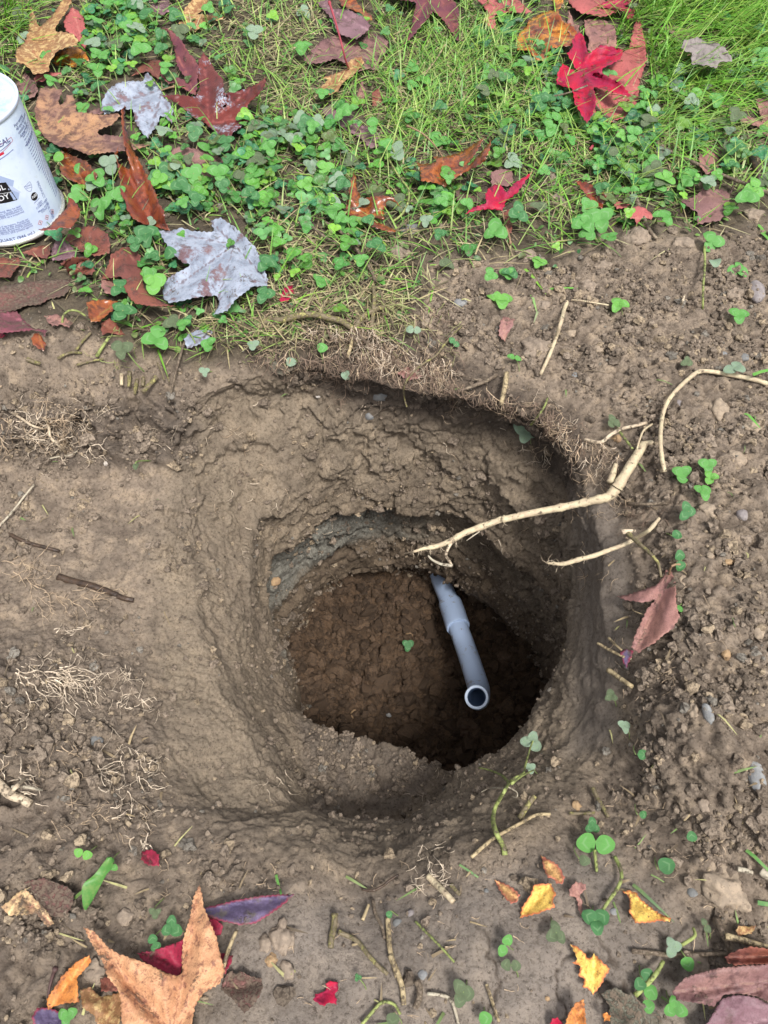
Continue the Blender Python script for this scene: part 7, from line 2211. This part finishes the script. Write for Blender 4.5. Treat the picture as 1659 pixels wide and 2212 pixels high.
fpick = rng.choice(len(P), size=2600, p=(floor_m * da.ravel()) / (floor_m * da.ravel()).sum(), replace=True)
mb = MB()
for arr, isf in ((pick, 0), (fpick, 1)):
    sz = np.exp(rng.normal(math.log(.00120), .58, len(arr))) if not isf else np.exp(rng.normal(math.log(.0031), .55, len(arr)))
    sz = np.clip(sz, .0006, .0055 if not isf else .011)
    for i, s in zip(arr, sz):
        V, F = VARS[rng.integers(0, 8)] if s < .0026 else VARS[rng.integers(8, 14)]
        if isf:
            V, F = FV[rng.integers(0, 6)]
        a = rng.uniform(0, 6.28)
        ca, sa = math.cos(a), math.sin(a)
        R_ = np.array([[ca, -sa, 0], [sa, ca, 0], [0, 0, 1]])
        sv = s * rng.uniform(.75, 1.25, 3) * np.array([1, 1, .85])
        if isf:
            c = np.array((.080, .051, .031)) * rng.uniform(.5, 1.4)
        else:
            c = np.array((.225, .178, .134)) * rng.uniform(.6, 1.25)
            if rng.random() < .16:
                c = np.array((.34, .265, .18)) * rng.uniform(.8, 1.15)
            elif rng.random() < .05:
                c = np.array((.20, .18, .15)) * rng.uniform(.7, 1.3)
        mb.add((V * sv) @ R_.T + P[i] + Nn2[i] * s * .35 + rng.uniform(-.0009, .0009, 3) * np.array([1, 1, 0]), F, c)
cm = mb.mesh('soil_crumbs', False); cm.materials.append(CRUMBM)
o = obj('soil_crumbs', cm); tag(o, 'loose brown crumbs of dug earth around and in the hole', 'soil', kind='stuff')

# ------------------------------------------------------------------ fine hair roots
mb_r, mb_d = MB(), MB()
rr_ = random.Random(77)


def hair(px, py, ang, length, r, lift, mb, col, wig=.35, br=.12, depth=0, curl=0.0):
    pts, x, y, a = [], px, py, ang
    n = max(4, int(length / 5))
    r = r * 1.35 if depth == 0 else r
    kids = []
    l0 = lift
    for i in range(n):
        p, nr = hit(x, y, max(.0005, lift))
        if pts and (p - pts[-1]).length > .02:
            break
        pts.append(p)
        a += rr_.gauss(curl, wig)
        x += math.cos(a) * 5
        y += math.sin(a) * 5
        lift = max(.0004, lift + rr_.uniform(-.0012, .0012))
        if depth < 2 and rr_.random() < br:
            kids.append((x, y, a + rr_.choice((-1, 1)) * rr_.uniform(.5, 1.1), (length * (1 - i / n)) * rr_.uniform(.4, .8), lift))
    if len(pts) > 2:
        V, F = tube(pts, np.linspace(r, r * .4, len(pts)), 3, False)
        mb.add(V, F, np.array(col) * rr_.uniform(.75, 1.15))
    for k in kids:
        hair(k[0], k[1], k[2], k[3], r * .7, k[4], mb, col, wig, br, depth + 1)


PALE, TAN_, DRK = (.68, .56, .42), (.48, .36, .24), (.20, .14, .10)
def tangle(crop, x0, y0, x1, y1, n, ang, sp, L, r, col, lift=.004, wig=.3, br=.12):
    for k in range(n):
        t = rr_.random()
        px, py = pc(crop, [(x0 + (x1 - x0) * rr_.random(), y0 + (y1 - y0) * rr_.random())])[0]
        hair(px, py, math.radians(ang + rr_.gauss(0, sp)), L * rr_.uniform(.4, 1.2), r * rr_.uniform(.6, 1.2), rr_.uniform(.001, lift), mb_r, col, wig, br)


# lower left root mats
tangle('G', 60, 1090, 480, 1190, 26, 15, 22, 85, .00042, PALE, .006)
tangle('G', 280, 1130, 600, 1220, 16, 28, 20, 80, .0004, PALE, .006)
tangle('G', 680, 1270, 900, 1340, 18, -5, 45, 55, .0004, PALE, .006)
tangle('G', 0, 440, 300, 620, 16, -10, 40, 60, .00035, TAN_, .005)
tangle('G', 200, 640, 560, 720, 24, 8, 20, 70, .00036, TAN_, .005)
tangle('G', 280, 860, 480, 930, 6, -15, 20, 55, .0004, PALE, .005)
tangle('G', 700, 1080, 790, 1150, 8, 110, 30, 45, .00036, PALE, .005)
tangle('G', 0, 1000, 700, 1500, 34, 20, 70, 40, .0003, PALE, .004)
tangle('J', 500, 60, 900, 330, 34, 25, 45, 60, .00036, PALE, .005)
tangle('J', 300, 380, 900, 620, 26, 10, 50, 50, .0003, TAN_, .004)
tangle('J', 650, 400, 900, 520, 12, -20, 40, 45, .00036, PALE, .005)
tangle('J', 0, 200, 160, 400, 10, -20, 60, 50, .0005, PALE, .008)
tangle('J', 0, 0, 500, 250, 20, 20, 60, 40, .0003, TAN_, .004)
tangle('J', 780, 560, 930, 680, 6, 30, 60, 35, .0005, PALE, .005)
# left bank
tangle('D', 0, 1080, 560, 1330, 60, 30, 60, 65, .00036, PALE, .008, .4, .18)
tangle('D', 0, 1100, 300, 1250, 16, 35, 30, 100, .0005, TAN_, .008, .3, .2)
tangle('D', 300, 1050, 520, 1250, 24, 60, 50, 50, .0003, TAN_, .006)
tangle('D', 820, 1150, 1300, 1300, 8, 20, 60, 50, .0003, PALE, .003)
# hanging from the top rim
for x0, x1, y0, n, L in ((560, 640, 600, 24, 85), (480, 760, 600, 60, 60), (640, 900, 700, 70, 60), (700, 860, 720, 36, 70), (1020, 1180, 800, 50, 80), (880, 1060, 760, 30, 45), (250, 480, 600, 30, 40)):
    for k in range(n):
        px, py = pc('E', [(rr_.uniform(x0, x1), y0 + rr_.uniform(-30, 60))])[0]
        hair(px, py, math.radians(92 + rr_.gauss(0, 22)), L * rr_.uniform(.3, 1.15), .0003 * rr_.uniform(.6, 1.5), rr_.uniform(.002, .014), mb_r, rr_.choice((TAN_, DRK, DRK, PALE)), .3, .14)
# right side under the mound edge
for x0, x1, y0, y1, n, L in ((250, 560, 1150, 1400, 60, 60), (540, 760, 1300, 1540, 60, 50), (300, 420, 1050, 1300, 20, 80)):
    for k in range(n):
        px, py = pc('F', [(rr_.uniform(x0, x1), rr_.uniform(y0, y1))])[0]
        hair(px, py, math.radians(115 + rr_.gauss(0, 30)), L * rr_.uniform(.3, 1.1), .0003 * rr_.uniform(.6, 1.4), rr_.uniform(.002, .010), mb_r, rr_.choice((TAN_, DRK, TAN_, PALE)), .35, .14)
tangle('I', 450, 0, 800, 200, 30, 130, 40, 40, .0003, TAN_, .006)
tangle('I', 500, 350, 760, 620, 12, 120, 60, 40, .00025, TAN_, .004)
tangle('I', 800, 130, 1050, 260, 20, 140, 40, 50, .0004, DRK, .006)
tangle('K', 950, 640, 1150, 900, 26, 80, 60, 40, .0003, PALE, .005)
tangle('K', 0, 180, 260, 330, 6, 60, 50, 45, .0003, PALE, .003)
tangle('K', 900, 200, 1300, 420, 8, -80, 50, 25, .00022, PALE, .006)
tangle('E', 0, 330, 700, 480, 40, 10, 40, 60, .00045, TAN_, .006)
tangle('E', 700, 280, 900, 560, 40, 70, 50, 50, .00036, (.30, .32, .12), .008)
for k in range(210):
    px = rr_.uniform(560, 1230)
    yy = np.interp(px, [560, 750, 850, 950, 1050, 1180, 1230], [775, 790, 820, 835, 862, 895, 935])
    hair(px, yy + rr_.uniform(-25, 12), math.radians(92 + rr_.gauss(0, 20)), rr_.uniform(25, 100) * (.6 if px < 640 else 1), .00034 * rr_.uniform(.6, 1.7), rr_.uniform(.004, .016), mb_r, rr_.choice((TAN_, DRK, DRK, DRK, DRK, DRK)), .26, .15)
for k in range(260):
    px, py = rr_.uniform(520, 1000), rr_.uniform(650, 790)
    if py > np.interp(px, [520, 750, 1000], [770, 795, 850]):
        continue
    hair(px, py, math.radians(rr_.choice((0, 180, 60, 110)) + rr_.gauss(0, 35)), rr_.uniform(15, 60), .0004 * rr_.uniform(.5, 1.3), rr_.uniform(.001, .010), mb_r, rr_.choice((TAN_, DRK, DRK, TAN_, (.30, .30, .13))), .3, .1)
for k in range(90):
    px, py = rr_.uniform(180, 600), rr_.uniform(680, 790)
    hair(px, py, math.radians(rr_.uniform(0, 360)), rr_.uniform(10, 40), .0004 * rr_.uniform(.5, 1.3), rr_.uniform(.001, .006), mb_r, rr_.choice((TAN_, DRK, (.34, .34, .14), (.25, .30, .10))), .3, .1)
for k in range(70):
    px, py = rr_.uniform(440, 1200), rr_.uniform(860, 1200)
    hair(px, py, math.radians(rr_.uniform(20, 160)), rr_.uniform(8, 30), .0004 * rr_.uniform(.5, 1.4), rr_.uniform(.001, .006), mb_r, rr_.choice((TAN_, DRK, PALE)), .4, .15)
# a few on the smooth walls
tangle('H', 100, 200, 700, 700, 5, 10, 60, 35, .00025, TAN_, .002)
tangle('I', 600, 600, 1300, 1500, 16, 60, 90, 40, .00025, TAN_, .003)
tangle('L', 500, 300, 1500, 1300, 26, 40, 90, 35, .0003, TAN_, .003)
tangle('K', 200, 700, 1600, 1700, 34, 40, 90, 30, .0003, TAN_, .003)
tangle('J', 900, 600, 1650, 1000, 14, 40, 90, 30, .0003, TAN_, .003)
hm = mb_r.mesh('fine_roots')
g = N('fine_root')
hm.materials.append(g.done(g.mix(g.ramp(g.noise(400, 3), .4, .7, 0, .5), g.attr('tint', 'Color'), (.13, .095, .07)), .7))
o = obj('fine_roots', hm); tag(o, 'tangled fine hair roots hanging from the rim and on the left soil', 'roots', kind='stuff')

# scattered grass blades and bits on the bare soil and along the edge
mb = MB()
for c_, x_, y_, az, L, w, col in (('F', 320, 365, -.1, .05, .0012, (.14, .38, .06)), ('C', 790, 1290, -1.1, .05, .0012, (.18, .42, .06)), ('F', 180, 240, -1.2, .045, .0014, (.2, .42, .05)), ('F', 1625, 20, -1.4, .06, .0016, (.13, .36, .06)),
                                 ('F', 1520, 1120, -1.2, .02, .0012, (.12, .36, .06)), ('F', 1570, 885, .2, .03, .0014, (.12, .34, .06)), ('C', 1600, 1360, -1.45, .06, .0015, (.14, .38, .06)), ('L', 840, 900, -.8, .03, .001, (.09, .16, .06)),
                                 ('K', 130, 820, -1.2, .02, .0008, (.10, .30, .06)), ('K', 545, 830, -.5, .02, .0008, (.2, .26, .1)), ('K', 1220, 760, -.6, .03, .0006, (.14, .26, .1)), ('L', 1600, 1010, -.2, .03, .0012, (.10, .26, .08)),
                                 ('F', 220, 400, -1.5, .03, .0012, (.25, .42, .14)), ('F', 260, 500, -1.9, .02, .0010, (.3, .36, .2)), ('J', 440, 960, .6, .02, .0009, (.12, .22, .06)), ('L', 1530, 690, -.9, .025, .001, (.10, .26, .06))):
    px, py = pc(c_, [(x_, y_)])[0]
    p, _ = hit(px, py, .004)
    blade(mb, p.x, p.y, p.z, L, 1.45, az, w, col, .1)
gm = mb.mesh('stray_grass'); gm.materials.append(GRASSM)
o = obj('stray_grass', gm); tag(o, 'few stray green blades lying on the bare soil', 'grass', kind='stuff')
mb = MB()
for k in range(230):
    px, py = rr_.uniform(0, 1659), rr_.uniform(560, 2212)
    if lawn_at(px, py, 10) > .5:
        continue
    sx, sy = int(px), int(py)
    if 380 < px < 1300 and 850 < py < 1850:
        continue
    p, nr = hit(px, py, .0015)
    az = rr_.uniform(0, 6.28)
    c = np.array(rr_.choice([(.30, .23, .13), (.20, .15, .09), (.38, .36, .16), (.12, .09, .06), (.16, .24, .08)])) * rr_.uniform(.7, 1.1)
    blade(mb, p.x, p.y, p.z, rr_.uniform(.004, .018), 1.5, az, rr_.uniform(.0003, .0009), c, .1, 3)
o = obj('plant_bits', mb.mesh('plant_bits'), DEADM); tag(o, 'tiny bits of straw and stem strewn on the bare soil', 'litter', kind='stuff')
